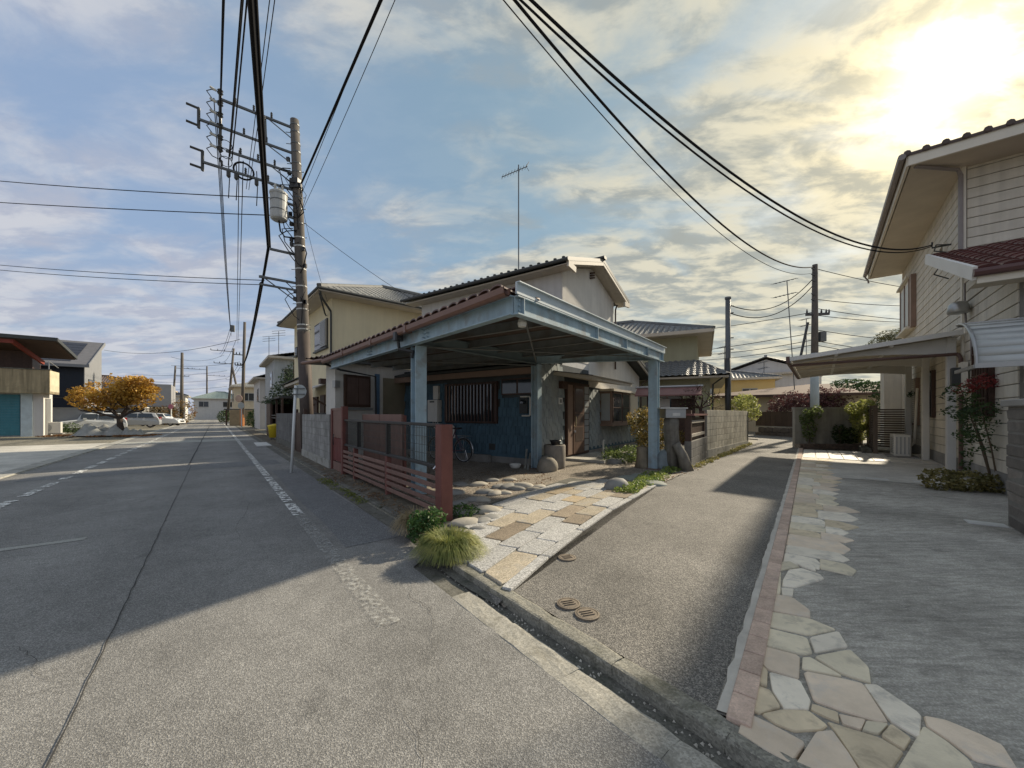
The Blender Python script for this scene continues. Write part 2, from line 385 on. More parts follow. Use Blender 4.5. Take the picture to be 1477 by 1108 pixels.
def limbs(mb, p, d, ln, r, depth, R, spread=0.6, n=3, up=0.15):
    p = Vector(p); d = Vector(d).normalized(); q = p+d*ln; mid = p+d*ln*0.5+Vector((R.gauss(0,.04), R.gauss(0,.04), 0))*ln
    mb.tube([p, mid, q], [r, r*0.85, r*0.68], 6)
    if depth:
        for _ in range(n):
            e = (d+Vector((R.gauss(0,1), R.gauss(0,1), R.gauss(0,.7)+up))*spread).normalized()
            limbs(mb, q-d*ln*R.uniform(0,0.3), e, ln*R.uniform(.6,.85), r*0.6, depth-1, R, spread, n, up)
    return mb
def sagline(a, b, sag, n=24):
    a, b = Vector(a), Vector(b)
    return [a.lerp(b, i/n)-Vector((0, 0, 4*sag*(i/n)*(1-i/n))) for i in range(n+1)]
def tiled_roof(mb, e0, e1, r1, r0, pitch=0.27, row=0.26, amp=0.028, step=0.018):
    """pantile field over the quad eave e0-e1, ridge r0-r1 (hips taper it); waves along the eave, steps up the slope"""
    e0, e1, r0, r1 = map(Vector, (e0, e1, r0, r1))
    nrm_ = (e1-e0).cross(r0-e0).normalized()
    if nrm_.z < 0: nrm_ = -nrm_
    ln = (e1-e0).length; rl = ((r0+r1)/2-(e0+e1)/2).length
    nx = max(4, int(ln/pitch*4)); ny = max(2, int(rl/row)); ed = (e1-e0).normalized()
    vs = []
    for j in range(ny):
        for jj in (j/ny, (j+1)/ny-0.001):
            a = e0.lerp(r0, jj); b = e1.lerp(r1, jj); up = step if jj == j/ny else 0.0
            for i in range(nx+1):
                p = a.lerp(b, i/nx); ph = (p-e0).dot(ed)/pitch
                vs.append(p+nrm_*(up+amp*math.sin(2*math.pi*ph)))
    w = nx+1; fs = []
    for j in range(2*ny-1):
        for i in range(nx): fs.append((j*w+i, j*w+i+1, (j+1)*w+i+1, (j+1)*w+i))
    return mb.add(vs, fs)
# ================================================================== GROUND, STREET, LANE, DRIVEWAY
m_street = asphalt('street_asphalt', (0.118, 0.115, 0.108), (0.325, 0.317, 0.297), 180, 0.24, tracks=True)
m_patch = asphalt('street_patch_asphalt', (0.085, 0.088, 0.09), (0.27, 0.27, 0.265), 150, 0.12)
m_lane = asphalt('lane_asphalt', (0.062, 0.060, 0.056), (0.30, 0.28, 0.245), 150, 0.26, bump=0.6, tracks=True)
m_drive = asphalt('driveway_concrete', (0.255, 0.24, 0.205), (0.40, 0.38, 0.335), 130, 0.30, bump=0.25, grain=0.26, tracks=True)
m_apron = asphalt('apron_concrete', (0.42, 0.40, 0.35), (0.56, 0.54, 0.48), 90, 0.3, bump=0.2)
m_dirt = asphalt('yard_gravel', (0.12, 0.10, 0.08), (0.42, 0.37, 0.30), 60, 0.3, bump=1.0)
m_ground = asphalt('open_ground', (0.13, 0.12, 0.09), (0.26, 0.24, 0.19), 20, 0.3)
m_conc = M('weathered_concrete', (0.36, 0.35, 0.31), 0.9, 0.22, 3, 0.35, 90, stain=(0.12,0.115,0.09), stain_amt=0.6, stain_scale=2.5, speck=0.15)
m_conc_d = M('damp_dark_concrete', (0.13, 0.125, 0.105), 0.85, 0.3, 5, 0.5, 60, stain=(0.045,0.05,0.03), stain_amt=0.7, stain_scale=4, speck=0.3, speck_scale=90)
m_kerb = M('mossy_kerb', (0.25, 0.24, 0.20), 0.92, 0.3, 4, 0.6, 90, stain=(0.075,0.075,0.05), stain_amt=0.75, stain_scale=4, speck=0.3, speck_scale=100)
m_crack = M('tar_seam', (0.05, 0.048, 0.045), 0.9, 0.2)
m_white = worn_paint('worn_road_paint', (0.74, 0.74, 0.70), 0.50, 12)
m_white2 = worn_paint('very_worn_road_paint', (0.55, 0.55, 0.51), 0.56, 26, 0.6, 0.09)
bm_ = MB()
for n0, n1, z0, z1 in ((-4000, 1.9, -0.06, -0.06), (1.9, 1.95, -0.06, 0.02), (1.95, 26.8, 0.02, 0.30), (26.8, 4000, 0.30, 0.30)):
    bm_.face([S(-4000, n0, z0), S(-4000, n1, z1), S(4000, n1, z1), S(4000, n0, z0)])
ground = struct(bm_.build('ground', m_ground))
street = struct(MB().face([S(-60, -3.75), S(-60, 1.48), S(3.45, 1.48), S(3.7, 1.76), S(260, 1.76), S(260, -3.75)]).build('street', m_street))
def sheet(name, pts, mat, off, parent=None):
    return struct(MB().face([Vector((p[0], p[1], T(p[0], p[1])+off)) for p in pts]).build(name, mat, parent))
# resurfaced strips and seam in the street
def strip(name, s0, s1, n0, n1, mat, z, nseg=1, wob=0.0, parent=street):
    R = random.Random(int(s0*10)); mb = MB(); pa = []; pb = []
    for i in range(nseg+1):
        s = s0+(s1-s0)*i/nseg; w = R.uniform(-wob, wob)
        pa.append(S(s, n0+w, z)); pb.append(S(s, n1+w+R.uniform(-wob, wob)*0.3, z))
    for i in range(nseg): mb.face([pa[i], pb[i], pb[i+1], pa[i+1]])
    return mb.build(name, mat, parent)
strip('asphalt_patch', 12.9, 14.2, -3.4, 1.5, m_patch, 0.004, 8, 0.0)
strip('asphalt_patch', 25.5, 27.5, -3.7, 1.7, M('pale_patch', (0.33, 0.33, 0.30), 0.9, 0.15, 1.5, speck=0.2), 0.004)
strip('asphalt_patch', 4.4, 11.5, 1.12, 1.74, m_patch, 0.004, 6, 0.02)
strip('asphalt_patch', 6.5, 6.62, -9.2+5.4, -1.2, M('pale_patch', (0.3, 0.3, 0.28)), 0.004, 6, 0.03)
strip('seam', -2.5, 14.0, -0.549, -0.542, m_crack, 0.008, 160, 0.005)
strip('seam', 14.2, 60.0, -0.62, -0.585, m_crack, 0.008, 40, 0.01)
# fine cracks wandering over the asphalt
for k, (s0, n0, s1, n1) in enumerate(((1.2, -1.9, 3.4, -2.3), (0.6, 0.4, 1.9, 0.75), (5.0, 0.2, 8.6, 0.45), (3.0, -0.55, 4.2, -1.3), (7.5, -2.0, 10.5, -1.7), (2.2, 1.1, 3.3, 1.38))):
    R = random.Random(k+50); pts = []; n_ = 26
    for i in range(n_+1):
        u = i/n_; pts.append((s0+(s1-s0)*u+R.uniform(-.02,.02), n0+(n1-n0)*u+0.05*math.sin(u*9+k)+R.uniform(-.02,.02)))
    mb = MB()
    for i in range(n_):
        w0 = 0.0012*(1-abs(2*i/n_-1))+0.0005; mb.face([S(pts[i][0], pts[i][1]-w0, 0.008), S(pts[i][0], pts[i][1]+w0, 0.008), S(pts[i+1][0], pts[i+1][1]+w0, 0.008), S(pts[i+1][0], pts[i+1][1]-w0, 0.008)])
    mb.build('crack', m_crack, street)
# painted edge lines, flaked
R = random.Random(3)
strip('edge_line', 2.6, 6.2, 0.87, 1.02, m_white2, 0.012, 20, 0.0)
s = 6.2
while s < 70:
    ln = R.uniform(0.7, 1.5); strip('edge_line', s, s+ln, 0.87, 1.01, m_white, 0.012, 3); s += ln+R.uniform(0.05, 0.22)
s = 3.0
while s < 60:
    ln = R.uniform(0.5, 1.0); strip('edge_line', s, s+ln, -2.74, -2.60, m_white if s > 6 else m_white2, 0.012, 3); s += ln+R.uniform(0.25, 0.6)
strip('stop_line', 28.5, 28.9, -0.2, 0.8, m_white, 0.012)
# left-hand forecourt, gutter and kerb
MBx = MB().face([S(3, -14, 0.02), S(3, -4.15, 0.02), S(27, -4.15, 0.02), S(27, -14, 0.02)])
forecourt = struct(MBx.build('forecourt', m_apron))
strip('asphalt_patch', 4, 15.5, -9.6, -4.6, M('stained_apron', (0.21, 0.205, 0.185), 0.9, 0.35, 0.8, speck=0.2, stain=(0.4,0.38,0.33), stain_amt=0.7, stain_scale=0.9), 0.025, parent=forecourt)
gl = struct(MB().face([S(-10, -4.15, 0.006), S(-10, -3.75, 0.006), S(120, -3.75, 0.006), S(120, -4.15, 0.006)]).build('gutter', m_conc))
gme = cmesh('gutter_lid', 0.34, 0.58, 0.03, m_conc, 0.008)
for i in range(34): piece('gutter_lid', gme, gl, S(4.0+i*0.6, -3.96, 0.0), math.atan2(-UX, UY))
# far right verge strip of concrete along the walls
gr = struct(MB().face([S(3.7, 1.76, 0.004), S(3.7, 2.02, 0.012), S(120, 2.02, 0.012), S(120, 1.76, 0.004)]).build('roadside_gutter', m_conc_d))
fo = struct(MB().face([S(3.5, 2.02, 0.05), S(3.5, 2.6, 0.075), S(40, 2.6, 0.075), S(40, 2.02, 0.05)]).build('verge', M('verge_soil', (0.10,0.085,0.06), 0.95, 0.4, 8, 0.6, 40, stain=(0.30,0.27,0.22), stain_amt=0.5, stain_scale=6)))
kme = cmesh('verge_kerb', 0.10, 0.58, 0.075, m_conc_d, 0.016, 0.008)
for i in range(36):
    piece('kerb_stone', kme, fo, S(4.9+i*0.6, 2.02, -0.02), math.atan2(-UX, UY)+random.uniform(-.02,.02))
# ---- kerb, gutter channel and gutter apron at the lane mouth
channel = struct(MB().face([S(-4, 1.46, -0.012), S(-4, 1.80, -0.012), S(3.6, 1.80, -0.012), S(3.6, 1.46, -0.012)]).build('gutter_channel', m_conc_d))
SRZ = math.atan2(-UX, UY)
from mathutils import noise as NZ_
def rough_block(name, sx, sy, sz, mat, amp, seed):
    """worn cast block: rounded edges, chips and an uneven face"""
    bm = bmesh.new(); bmesh.ops.create_cube(bm, size=1.0); bmesh.ops.subdivide_edges(bm, edges=bm.edges, cuts=5, use_grid_fill=True)
    for v in bm.verts:
        p = Vector((v.co.x*sx, v.co.y*sy, (v.co.z+0.5)*sz)); q = p+Vector((seed*3.3, 0, 0))
        ed = sum(abs(abs(c)-0.5) < 0.01 for c in v.co)
        inn = Vector((-v.co.x*sx, -v.co.y*0.06, -(v.co.z)*sz))
        p += inn*(0.05*(ed-1) if ed > 1 else 0)*(1+1.5*max(0, NZ_.noise(q*14)))
        p += Vector((NZ_.noise(q*18), NZ_.noise(q*18+Vector((7,0,0))), NZ_.noise(q*18+Vector((0,9,0)))))*amp; v.co = p
    me = bpy.data.meshes.new(name); bm.to_mesh(me); bm.free(); me.materials.append(mat); return me
k1 = [rough_block('kerb_stone', 0.115, 0.602, 0.105, m_kerb, 0.007, i) for i in range(5)]
g1_ = [rough_block('gutter_apron', 0.18, 0.602, 0.05, M('gutter_concrete', (0.34, 0.325, 0.28), 0.9, 0.25, 5, 0.4, 110, stain=(0.17,0.16,0.13), stain_amt=0.7, stain_scale=5, speck=0.25), 0.005, i+9) for i in range(5)]
for i in range(12):
    piece('kerb_stone', k1[i % 5], channel, S(-3.75+i*0.6, 1.79, -0.038), SRZ+random.uniform(-.004,.004))
    if i < 11: piece('gutter_stone', g1_[i % 5], channel, S(-3.6+i*0.6, 1.555, -0.046), SRZ+random.uniform(-.008,.008))
gb = MB(); R = random.Random(5)
for _ in range(260):
    p = S(R.uniform(-1.5, 3.4), R.uniform(1.645, 1.73), -0.011); a = R.uniform(0, 6.3); q = R.uniform(0.004, 0.012)
    gb.add([p+Vector((math.cos(a+k*2.1)*q, math.sin(a+k*2.1)*q, 0)) for k in range(3)]+[p+Vector((0,0,q*1.1))], [(0,1,3),(1,2,3),(2,0,3)])
tag(stuff(gb.build('gutter_grit', M('pale_grit', (0.5, 0.47, 0.4), 0.9, 0.3))), 'pale grit and crumbs lying in the dark gutter channel', 'grit')
# ---- lane
LL = [G(*p) for p in ((716, 874), (735, 858), (800, 800), (870, 745), (950, 700), (985, 682), (1020, 669), (1050, 656), (1082, 644), (1090, 638), (1094, 634))]
A0 = G(1030, 1030); LV = Vector((0.613, 0.790, 0)).normalized(); LR = Vector((LV.y, -LV.x, 0))
def LP(t, r): p = A0+LV*t+LR*r; return Vector((p.x, p.y, T(p.x, p.y)))
tk = -((NX*A0.x+NY*A0.y)-1.85)/(NX*LV.x+NY*LV.y)
rr = [LP(t, 0.0) for t in (tk, 2, 5, 9, 13, 16.2)]
far = [Vector((15.2, 17.6, 0)), Vector((16.4, 21.5, 0)), Vector((10.6, 21.5, 0))]
lane = sheet('lane', [S(3.05, 1.85)]+LL+far[::-1][0:1]+far[:2][::-1]+rr[::-1], m_lane, 0.004)
dr = [LP(tk, -0.02), LP(tk, 9.0), LP(5, 9.0), LP(13.4, 9.0), LP(13.4, -0.02)]
driveway = sheet('driveway', dr, m_drive, 0.002)
# concrete rim and pink edging bricks
m_pink = M('pink_paver', (0.53, 0.40, 0.315), 0.9, 0.2, 9, 0.3, 140, rnd=0.14, speck=0.12, stain=(0.24,0.2,0.17), stain_amt=0.4, stain_scale=3)
rim = MB(); R = random.Random(9); ts = [tk+i*(15.6-tk)/130 for i in range(131)]
la = [LP(t, 0.016-R.uniform(0, 0.02)) for t in ts]; lb = [LP(t, 0.05) for t in ts]
for i in range(130):
    rim.face([la[i]+Vector((0,0,.014)), lb[i]+Vector((0,0,.018)), lb[i+1]+Vector((0,0,.018)), la[i+1]+Vector((0,0,.014))])
    rim.face([la[i]-Vector((0,0,.01)), la[i]+Vector((0,0,.014)), la[i+1]+Vector((0,0,.014)), la[i+1]-Vector((0,0,.01))])
edging = struct(rim.build('lane_edging', M('mortar_haunch', (0.50, 0.47, 0.41), 0.95, 0.2, 6, 0.4, 80)))
bme = cmesh('edging_brick', 0.098, 0.197, 0.05, m_pink, 0.004)
LRZ = math.atan2(LV.y, LV.x)-math.pi/2; t = tk+0.07
while t < 15.4:
    p = LP(t, 0.10); piece('brick', bme, edging, (p.x, p.y, p.z-0.024), LRZ+random.uniform(-.008,.008), rot=(0.0, random.uniform(-.012,.012), LRZ)); t += 0.2025
# ---- crazy paving stones (traced outline by outline near the camera, laid in courses farther up)
stone_m = [M('flag_tan', (0.64, 0.535, 0.37), 0.8, 0.22, 4, 0.4, 50, rnd=0.12, stain=(0.30,0.25,0.18), stain_amt=0.6, stain_scale=9),
           M('flag_pale', (0.75, 0.68, 0.55), 0.8, 0.16, 5, 0.4, 45, rnd=0.1, stain=(0.36,0.34,0.3), stain_amt=0.6, stain_scale=8),
           M('flag_pink', (0.67, 0.555, 0.42), 0.8, 0.2, 5, 0.4, 50, rnd=0.12, stain=(0.58,0.53,0.46), stain_amt=0.6, stain_scale=7),
           M('flag_buff', (0.66, 0.585, 0.43), 0.8, 0.2, 4, 0.35, 55, rnd=0.12, stain=(0.33,0.3,0.24), stain_amt=0.5, stain_scale=10)]
tr = [(2,[(172,920),(285,975),(385,1030),(333,1105),(235,1050),(150,1000)]), (2,[(345,1108),(420,990),(475,985),(530,1060),(585,1150),(500,1200),(370,1180),(320,1140)]),
 (0,[(455,955),(480,985),(560,1105),(590,1150),(680,1120),(720,1060),(640,1012),(520,975)]), (0,[(232,930),(300,915),(395,920),(460,970),(440,985),(345,990),(280,965)]),
 (0,[(170,905),(190,822),(265,850),(300,908),(225,930)]), (1,[(258,785),(365,815),(402,885),(395,915),(310,915),(268,850)]), (0,[(205,735),(185,815),(252,838),(255,780)]),
 (2,[(203,730),(215,690),(365,730),(362,810),(255,778)]), (3,[(218,625),(390,668),(408,722),(375,728),(213,685)]), (3,[(232,572),(402,603),(490,640),(395,660),(220,620)]),
 (1,[(395,668),(497,645),(530,700),(415,720)]), (3,[(410,733),(535,708),(600,770),(608,825),(575,815),(500,790)]), (3,[(372,735),(400,735),(515,803),(370,775)]),
 (2,[(375,782),(520,810),(580,825),(665,955),(640,960),(520,925),(410,885)]), (1,[(580,828),(625,830),(780,935),(775,1015),(670,955)]), (0,[(405,895),(495,925),(500,960),(450,940),(400,915)]),
 (2,[(495,930),(590,950),(575,985),(510,965)]), (3,[(590,955),(668,965),(635,1000),(575,990)]), (0,[(675,965),(745,1015),(720,1055),(640,1005)]),
 (2,[(785,935),(860,950),(980,1000),(1060,1040),(1110,1120),(960,1088),(870,1020),(795,970)]), (3,[(755,1020),(785,970),(870,1027),(945,1090),(985,1160),(840,1200),(690,1130)]),
 (2,[(245,512),(340,530),(400,575),(400,600),(235,568)]), (1,[(300,497),(343,500),(340,525),(303,522)]), (3,[(250,450),(300,440),(298,520),(243,508)]),
 (1,[(305,470),(325,435),(370,430),(435,452),(447,464),(420,475),(345,495),(303,490)]), (3,[(255,440),(262,412),(330,405),(365,425),(320,433),(300,438)]), (1,[(335,403),(405,402),(420,440),(372,425)])]
def shrink(poly, d):
    """pull an outline in by d for the joint, and round its corners a little"""
    c = Vector((sum(p[0] for p in poly)/len(poly), sum(p[1] for p in poly)/len(poly))); out = []
    n = len(poly)
    for i in range(n):
        a, b, e = Vector(poly[i-1][:2]), Vector(poly[i][:2]), Vector(poly[(i+1) % n][:2])
        for q in (b.lerp(a, 0.07), b.lerp(e, 0.07)):
            v = c-q; out.append(tuple(q+v.normalized()*min(d, v.length*0.3)))
    return out
def plate(name, poly, mat, parent, lift, thick=0.03, joint=0.001, tilt=0.0):
    pl = shrink(poly, joint)
    cx_ = sum(p[0] for p in pl)/len(pl); cy_ = sum(p[1] for p in pl)/len(pl)
    mb = MB(); top = lambda x, y: T(x, y)+lift+tilt*(x-cx_)
    n = len(pl); inner = [tuple(Vector(p).lerp(Vector((cx_, cy_)), 0.035)) for p in pl]
    vs = [(x, y, top(x, y)) for x, y in inner]+[(x, y, top(x, y)-0.006) for x, y in pl]+[(x, y, top(x, y)-thick) for x, y in pl]
    fs = [tuple(range(n))]+[(i+n, (i+1) % n+n, (i+1) % n, i) for i in range(n)]+[(i+2*n, (i+1) % n+2*n, (i+1) % n+n, i+n) for i in range(n)]
    mb.add(vs, fs); return mb.build(name, mat, parent)
R = random.Random(12)
for k, pg in tr:
    pts = [G(1000+x/2.367, 640+y/2.367) for x, y in pg]
    plate('flagstone', [(p.x, p.y) for p in pts], stone_m[k], driveway, 0.012+R.uniform(0, 0.004), tilt=R.uniform(-.006,.006))
tt = ((G(1000+262/2.367, 640+402/2.367)-A0).dot(LV))+0.03
while tt < 12.6:
    ln = R.uniform(0.26, 0.5); w = 0.15; wide = R.uniform(0.44, 0.62); t2 = tt+ln; sk = R.uniform(-.08, .08)
    cut = R.uniform(0.4, 0.7)*wide if wide > 0.46 else None
    def quad(a, b, tip):
        pts = [LP(tt, a), LP(tt+sk*0.3, (a+b)/2), LP(tt+sk, b), LP((tt+t2)/2, b+tip), LP(t2+sk, b-0.02), LP(t2+sk*0.2, (a+b)/2), LP(t2, a)]
        return [(p.x, p.y) for p in pts]
    if cut:
        plate('flagstone', quad(w, w+cut, 0.02), R.choice(stone_m), driveway, 0.012, joint=0.005); plate('flagstone', quad(w+cut, w+wide, R.uniform(0.04,.14)), R.choice(stone_m), driveway, 0.013, joint=0.005)
    else: plate('flagstone', quad(w, w+wide, R.uniform(0.05,.16)), R.choice(stone_m), driveway, 0.012, joint=0.005)
    tt = t2+0.005
for px, py in ((1265, 691), (1335, 696), (1422, 756)):
    p = G(px, py, 0.012); MBp = MB().box(-0.16, -0.09, -0.02, 0.16, 0.09, 0.0); o = MBp.build('meter_lid', M('plastic_lid', (0.55,0.55,0.52), 0.5)); o.location = p; o.rotation_euler = (0,0,LRZ); tag(o, 'small rectangular meter lid set flush in the driveway concrete', 'lid', 'driveway meter lids')
# ---- carport yard
yard_pts = [S(3.05, 1.86)]+[p+Vector((0.06, -0.03, 0)) for p in LL[:7]]+[Vector((5.2, 14, 0)), Vector((-8, 16, 0)), S(13, 2.55), S(3.3, 2.55)]
yard = sheet('carport_yard', yard_pts, m_dirt, 0.0)
pl = [Vector((p.x, p.y, 0)) for p in LL[:7]]
def path_pt(t, off):
    """point t metres up the lane's left edge, off metres to its left"""
    d = 0.0
    for i in range(len(pl)-1):
        sg = pl[i+1]-pl[i]; l = sg.length
        if t <= d+l or i == len(pl)-2:
            dv = sg/l; nv = Vector((-dv.y, dv.x, 0)); return pl[i]+dv*(t-d)+nv*off
        d += l
slab_m = [M('granite_grey', (0.40, 0.395, 0.375), 0.85, 0.1, 5, 0.4, 150, rnd=0.1, speck=0.5, speck_scale=110), M('granite_tan', (0.41, 0.355, 0.265), 0.85, 0.18, 4, 0.4, 150, rnd=0.1, speck=0.38, speck_scale=110, stain=(0.35,0.33,0.29), stain_amt=0.7, stain_scale=5),
          M('granite_ochre', (0.44, 0.345, 0.215), 0.85, 0.2, 4, 0.4, 150, rnd=0.08, speck=0.3, speck_scale=110, stain=(0.36,0.33,0.28), stain_amt=0.8, stain_scale=4), M('granite_brown', (0.27, 0.22, 0.16), 0.85, 0.2, 4, 0.4, 150, rnd=0.15, speck=0.4, speck_scale=110)]
bed = struct(MB().face([Vector((p.x, p.y, T(p.x, p.y)+0.004)) for p in [path_pt(t, -0.0) for t in (0, .5, 1, 2, 3, 4, 5.0)]+[path_pt(t, 1.75) for t in (5.0, 4, 3, 2, 1.2)]+[path_pt(0.55, 1.3), path_pt(.18, .5)]]).build('slab_path', m_conc_d))
R = random.Random(21); row_w = (0.10, 0.27, 0.25, 0.26, 0.25, 0.26, 0.24); off = 0.0; ends = (4.9, 4.6, 4.8, 5.0, 4.7, 4.3, 3.6)
for r, w in enumerate(row_w):
    t = 0.14+off*0.46
    if r >= 5: t += 0.55*(r-4)
    first = True
    while t < ends[r]:
        ln = R.uniform(0.42, 0.72) if r else R.uniform(0.7, 1.2)
        pts = [path_pt(t, off), path_pt(t+ln, off), path_pt(t+ln, off+w), path_pt(t, off+w)]
        if first and r: pts[3] = path_pt(t+w*0.46, off+w)
        k = R.choices((0, 1, 2, 3), (0.46, 0.34, 0.09, 0.11))[0] if r else 0
        plate('slab', [(p.x, p.y) for p in pts], slab_m[k], bed, 0.024+R.uniform(-.004,.006), 0.05, 0.0105, R.uniform(-.006,.006)); t += ln; first = False
    off += w
m_river = [M('river_stone', (0.40,0.37,0.31), 0.75, 0.18, 8, 0.25, 60, rnd=0.15), M('river_stone_grey', (0.27,0.265,0.245), 0.75, 0.2, 8, 0.25, 60, rnd=0.15)]
rk = [rockmesh('river_stone', 1.0, 0.62, 0.42, m_river[i % 2], i, 0.12) for i in range(4)]
spots = [(672,756,.17),(697,753,.11),(700,738,.19),(706,749,.13),(668,772,.13),(683,722,.12),(695,722,.13),(663,727,.12),(715,713,.13),(700,711,.14),(728,712,.1),(733,703,.16),(755,702,.18),(745,706,.13),(770,707,.12),(720,703,.13),(778,703,.11),
         (655,712,.16),(690,700,.15),(665,700,.14),(640,702,.15),(710,694,.12),(735,693,.12),(672,741,.15),(655,741,.13),(690,765,.09),(679,782,.1)]
for i, (px, py, q) in enumerate(spots):
    p = G(px, py, 0.012); o = piece('river_stone', rk[i % 4], None, p, R.uniform(-.5, .9), scale=(q*1.25, q*1.25, q*0.95)); tag(o, 'smooth rounded river stone bedded beside the granite slab path', 'stone', 'river stones beside the slab path')
o = piece('boulder', rockmesh('boulder', 0.24, 0.19, 0.17, m_river[1], 11, 0.12), None, G(890, 705, 0.03), 0.3); tag(o, 'smooth grey boulder at the lane end of the slab path, beside the round lid', 'stone')
o = piece('boulder', rockmesh('boulder', 0.27, 0.22, 0.27, M('garden_boulder', (0.26,0.235,0.19), 0.85, 0.2, 6, 0.4, 40), 5, 0.14), None, G(790, 679, 0.08), 0.4); tag(o, 'rounded grey boulder leaning against the concrete planter drum by the carport post', 'stone')
# flat lids
def disc(name, p, r, mat, label, grp=None, ribs=True):
    t = thing(name, label, 'manhole cover', p, 0.3, grp)
    MB().lathe([(r, -0.03), (r, 0.010), (r*0.86, 0.012), (r*0.85, 0.004)], n=24).build('rim', mat, t)
    MB().lathe([(r*0.83, -0.02), (r*0.83, 0.008), (r*0.8, 0.011)], n=24).build('lid', mat, t)
    if ribs:
        for i in range(3):
            MB().beam((-r*0.5, (i-1)*r*0.32, 0.014), (r*0.5, (i-1)*r*0.32, 0.014), r*0.12, 0.008).build('rib', mat, t)
    return t
m_iron = M('rusty_iron', (0.20, 0.165, 0.125), 0.75, 0.35, 14, 0.4, 80, metal=0.2)
for px, py in ((818, 806), (820, 873), (847, 888)): disc('valve_cover', G(px, py, 0.006), 0.085, m_iron, 'small round rusty valve cover set in the lane asphalt', 'valve covers in the lane')
disc('manhole_cover', G(846, 700, 0.012), 0.36, m_apron, 'large round pale concrete manhole lid between slab path and door step', None, False)
# ---- grasses and small plants
def grass_clump(name, label, p, r, h, n, mat, seed, grp=None, droop=1.0, bw=0.006):
    R = random.Random(seed); vs = []; fs = []
    for _ in range(n):
        a = R.uniform(0, 6.283); q = R.random()**0.6*r*0.35; lean = R.uniform(0.55, 1.1)*droop; hh = h*R.uniform(0.6, 1.1)
        base = Vector((math.cos(a)*q, math.sin(a)*q, 0)); a2 = a+R.gauss(0, 0.5); dv = Vector((math.cos(a2), math.sin(a2), 0)); sd = Vector((-dv.y, dv.x, 0))*bw*R.uniform(.6,1.3)
        o = len(vs)
        for k in range(5):
            u = k/4; c = base+dv*(r*lean*(u**1.15))+Vector((0, 0, hh*(2.5*u-2.3*min(1,lean+0.1)*u*u))); w = 1-u*0.85
            c.z = max(c.z, 0.01); vs += [c-sd*w, c+sd*w]
        fs += [(o+2*k, o+2*k+1, o+2*k+3, o+2*k+2) for k in range(4)]
    me = bpy.data.meshes.new(name); me.from_pydata(vs, [], fs); me.materials.append(mat); me.update()
    o = bpy.data.objects.new(name, me); COL.objects.link(o); o.location = p; return tag(o, label, 'grass', grp)
m_grass = leafmat('grass_green', (0.12, 0.16, 0.035), (0.36, 0.36, 0.11), 6)
m_dry = leafmat('grass_dry', (0.25, 0.19, 0.10), (0.46, 0.38, 0.23), 6)
m_fern = leafmat('fern_green', (0.03, 0.085, 0.02), (0.09, 0.17, 0.04), 9)
m_sedum = leafmat('ground_cover_green', (0.10, 0.17, 0.03), (0.34, 0.40, 0.10), 9)
m_moss = leafmat('moss_green', (0.10, 0.13, 0.02), (0.24, 0.26, 0.05), 12)
grass_clump('grass_clump', 'big arching tuft of green ornamental grass at the foot of the end fence post', G(648, 800, 0.0), 0.31, 0.23, 2600, m_grass, 4, None, 1.0, 0.005)
grass_clump('dry_grass_clump', 'straw coloured dry grass tuft under the brown slat fence', G(598, 770, 0.02), 0.24, 0.26, 900, m_dry, 6)
p = G(612, 782, 0.0); fe = leaves('fern', [(0,0,.15,.17,.15,.17), (.1,.05,.24,.13,.12,.13), (-.08,.08,.2,.12,.12,.12)], 1500, 0.045, m_fern, None, 0.3, 0.5, 5); fe.location = p; tag(fe, 'dark green fern between the dry grass and the green grass tuft', 'fern')
p = G(668, 745, 0.0); fe = leaves('weed', [(0,0,.07,.16,.14,.1), (.12,.12,.05,.1,.1,.07)], 520, 0.035, m_fern, None, 0.0, 0.6, 15); fe.location = p; tag(fe, 'low grey green weed behind the end fence post among river stones', 'weed')
gv = []
R = random.Random(31)
for i in range(40):
    t = R.uniform(0, 1); a = G(905, 712).lerp(G(985, 678), t); gv.append((a.x-R.uniform(-.02,.38), a.y+R.uniform(-.1,.15), T(a.x, a.y)+0.04, R.uniform(.08,.17), R.uniform(.08,.17), R.uniform(.03,.075)))
o = leaves('ground_cover', gv, 5200, 0.035, m_sedum, None, 0.0, 0.75, 8); tag(stuff(o), 'pale green ground cover creeping along the lane edge by the carport post', 'ground cover')
gv = [(S(s_, 2.0+R.uniform(-.3,.2)).x, S(s_, 2.0).y+R.uniform(-.1,.1), 0.02, R.uniform(.06,.16), R.uniform(.06,.16), 0.025) for s_ in [6.4+i*0.06 for i in range(46)]]
o = leaves('moss', gv, 4200, 0.02, m_moss, None, 0.0, 0.8, 9); tag(stuff(o), 'yellow green moss growing along the gutter by the brown fence', 'moss')
gv = []
for i in range(46):
    t = i/45; a = G(1005, 676).lerp(G(1086, 641), t); gv.append((a.x-0.06+R.uniform(-.08,.08), a.y+0.06, T(a.x, a.y)+0.03, R.uniform(.05,.14), R.uniform(.05,.14), R.uniform(.02,.06)))
o = leaves('wall_foot_weeds', gv, 2600, 0.045, leafmat('weed_yellow', (0.16,0.17,0.05), (0.42,0.36,0.14), 6), None, 0.0, 0.7, 19); tag(stuff(o), 'yellowing weeds and fallen leaves along the foot of the pale block wall', 'weeds')

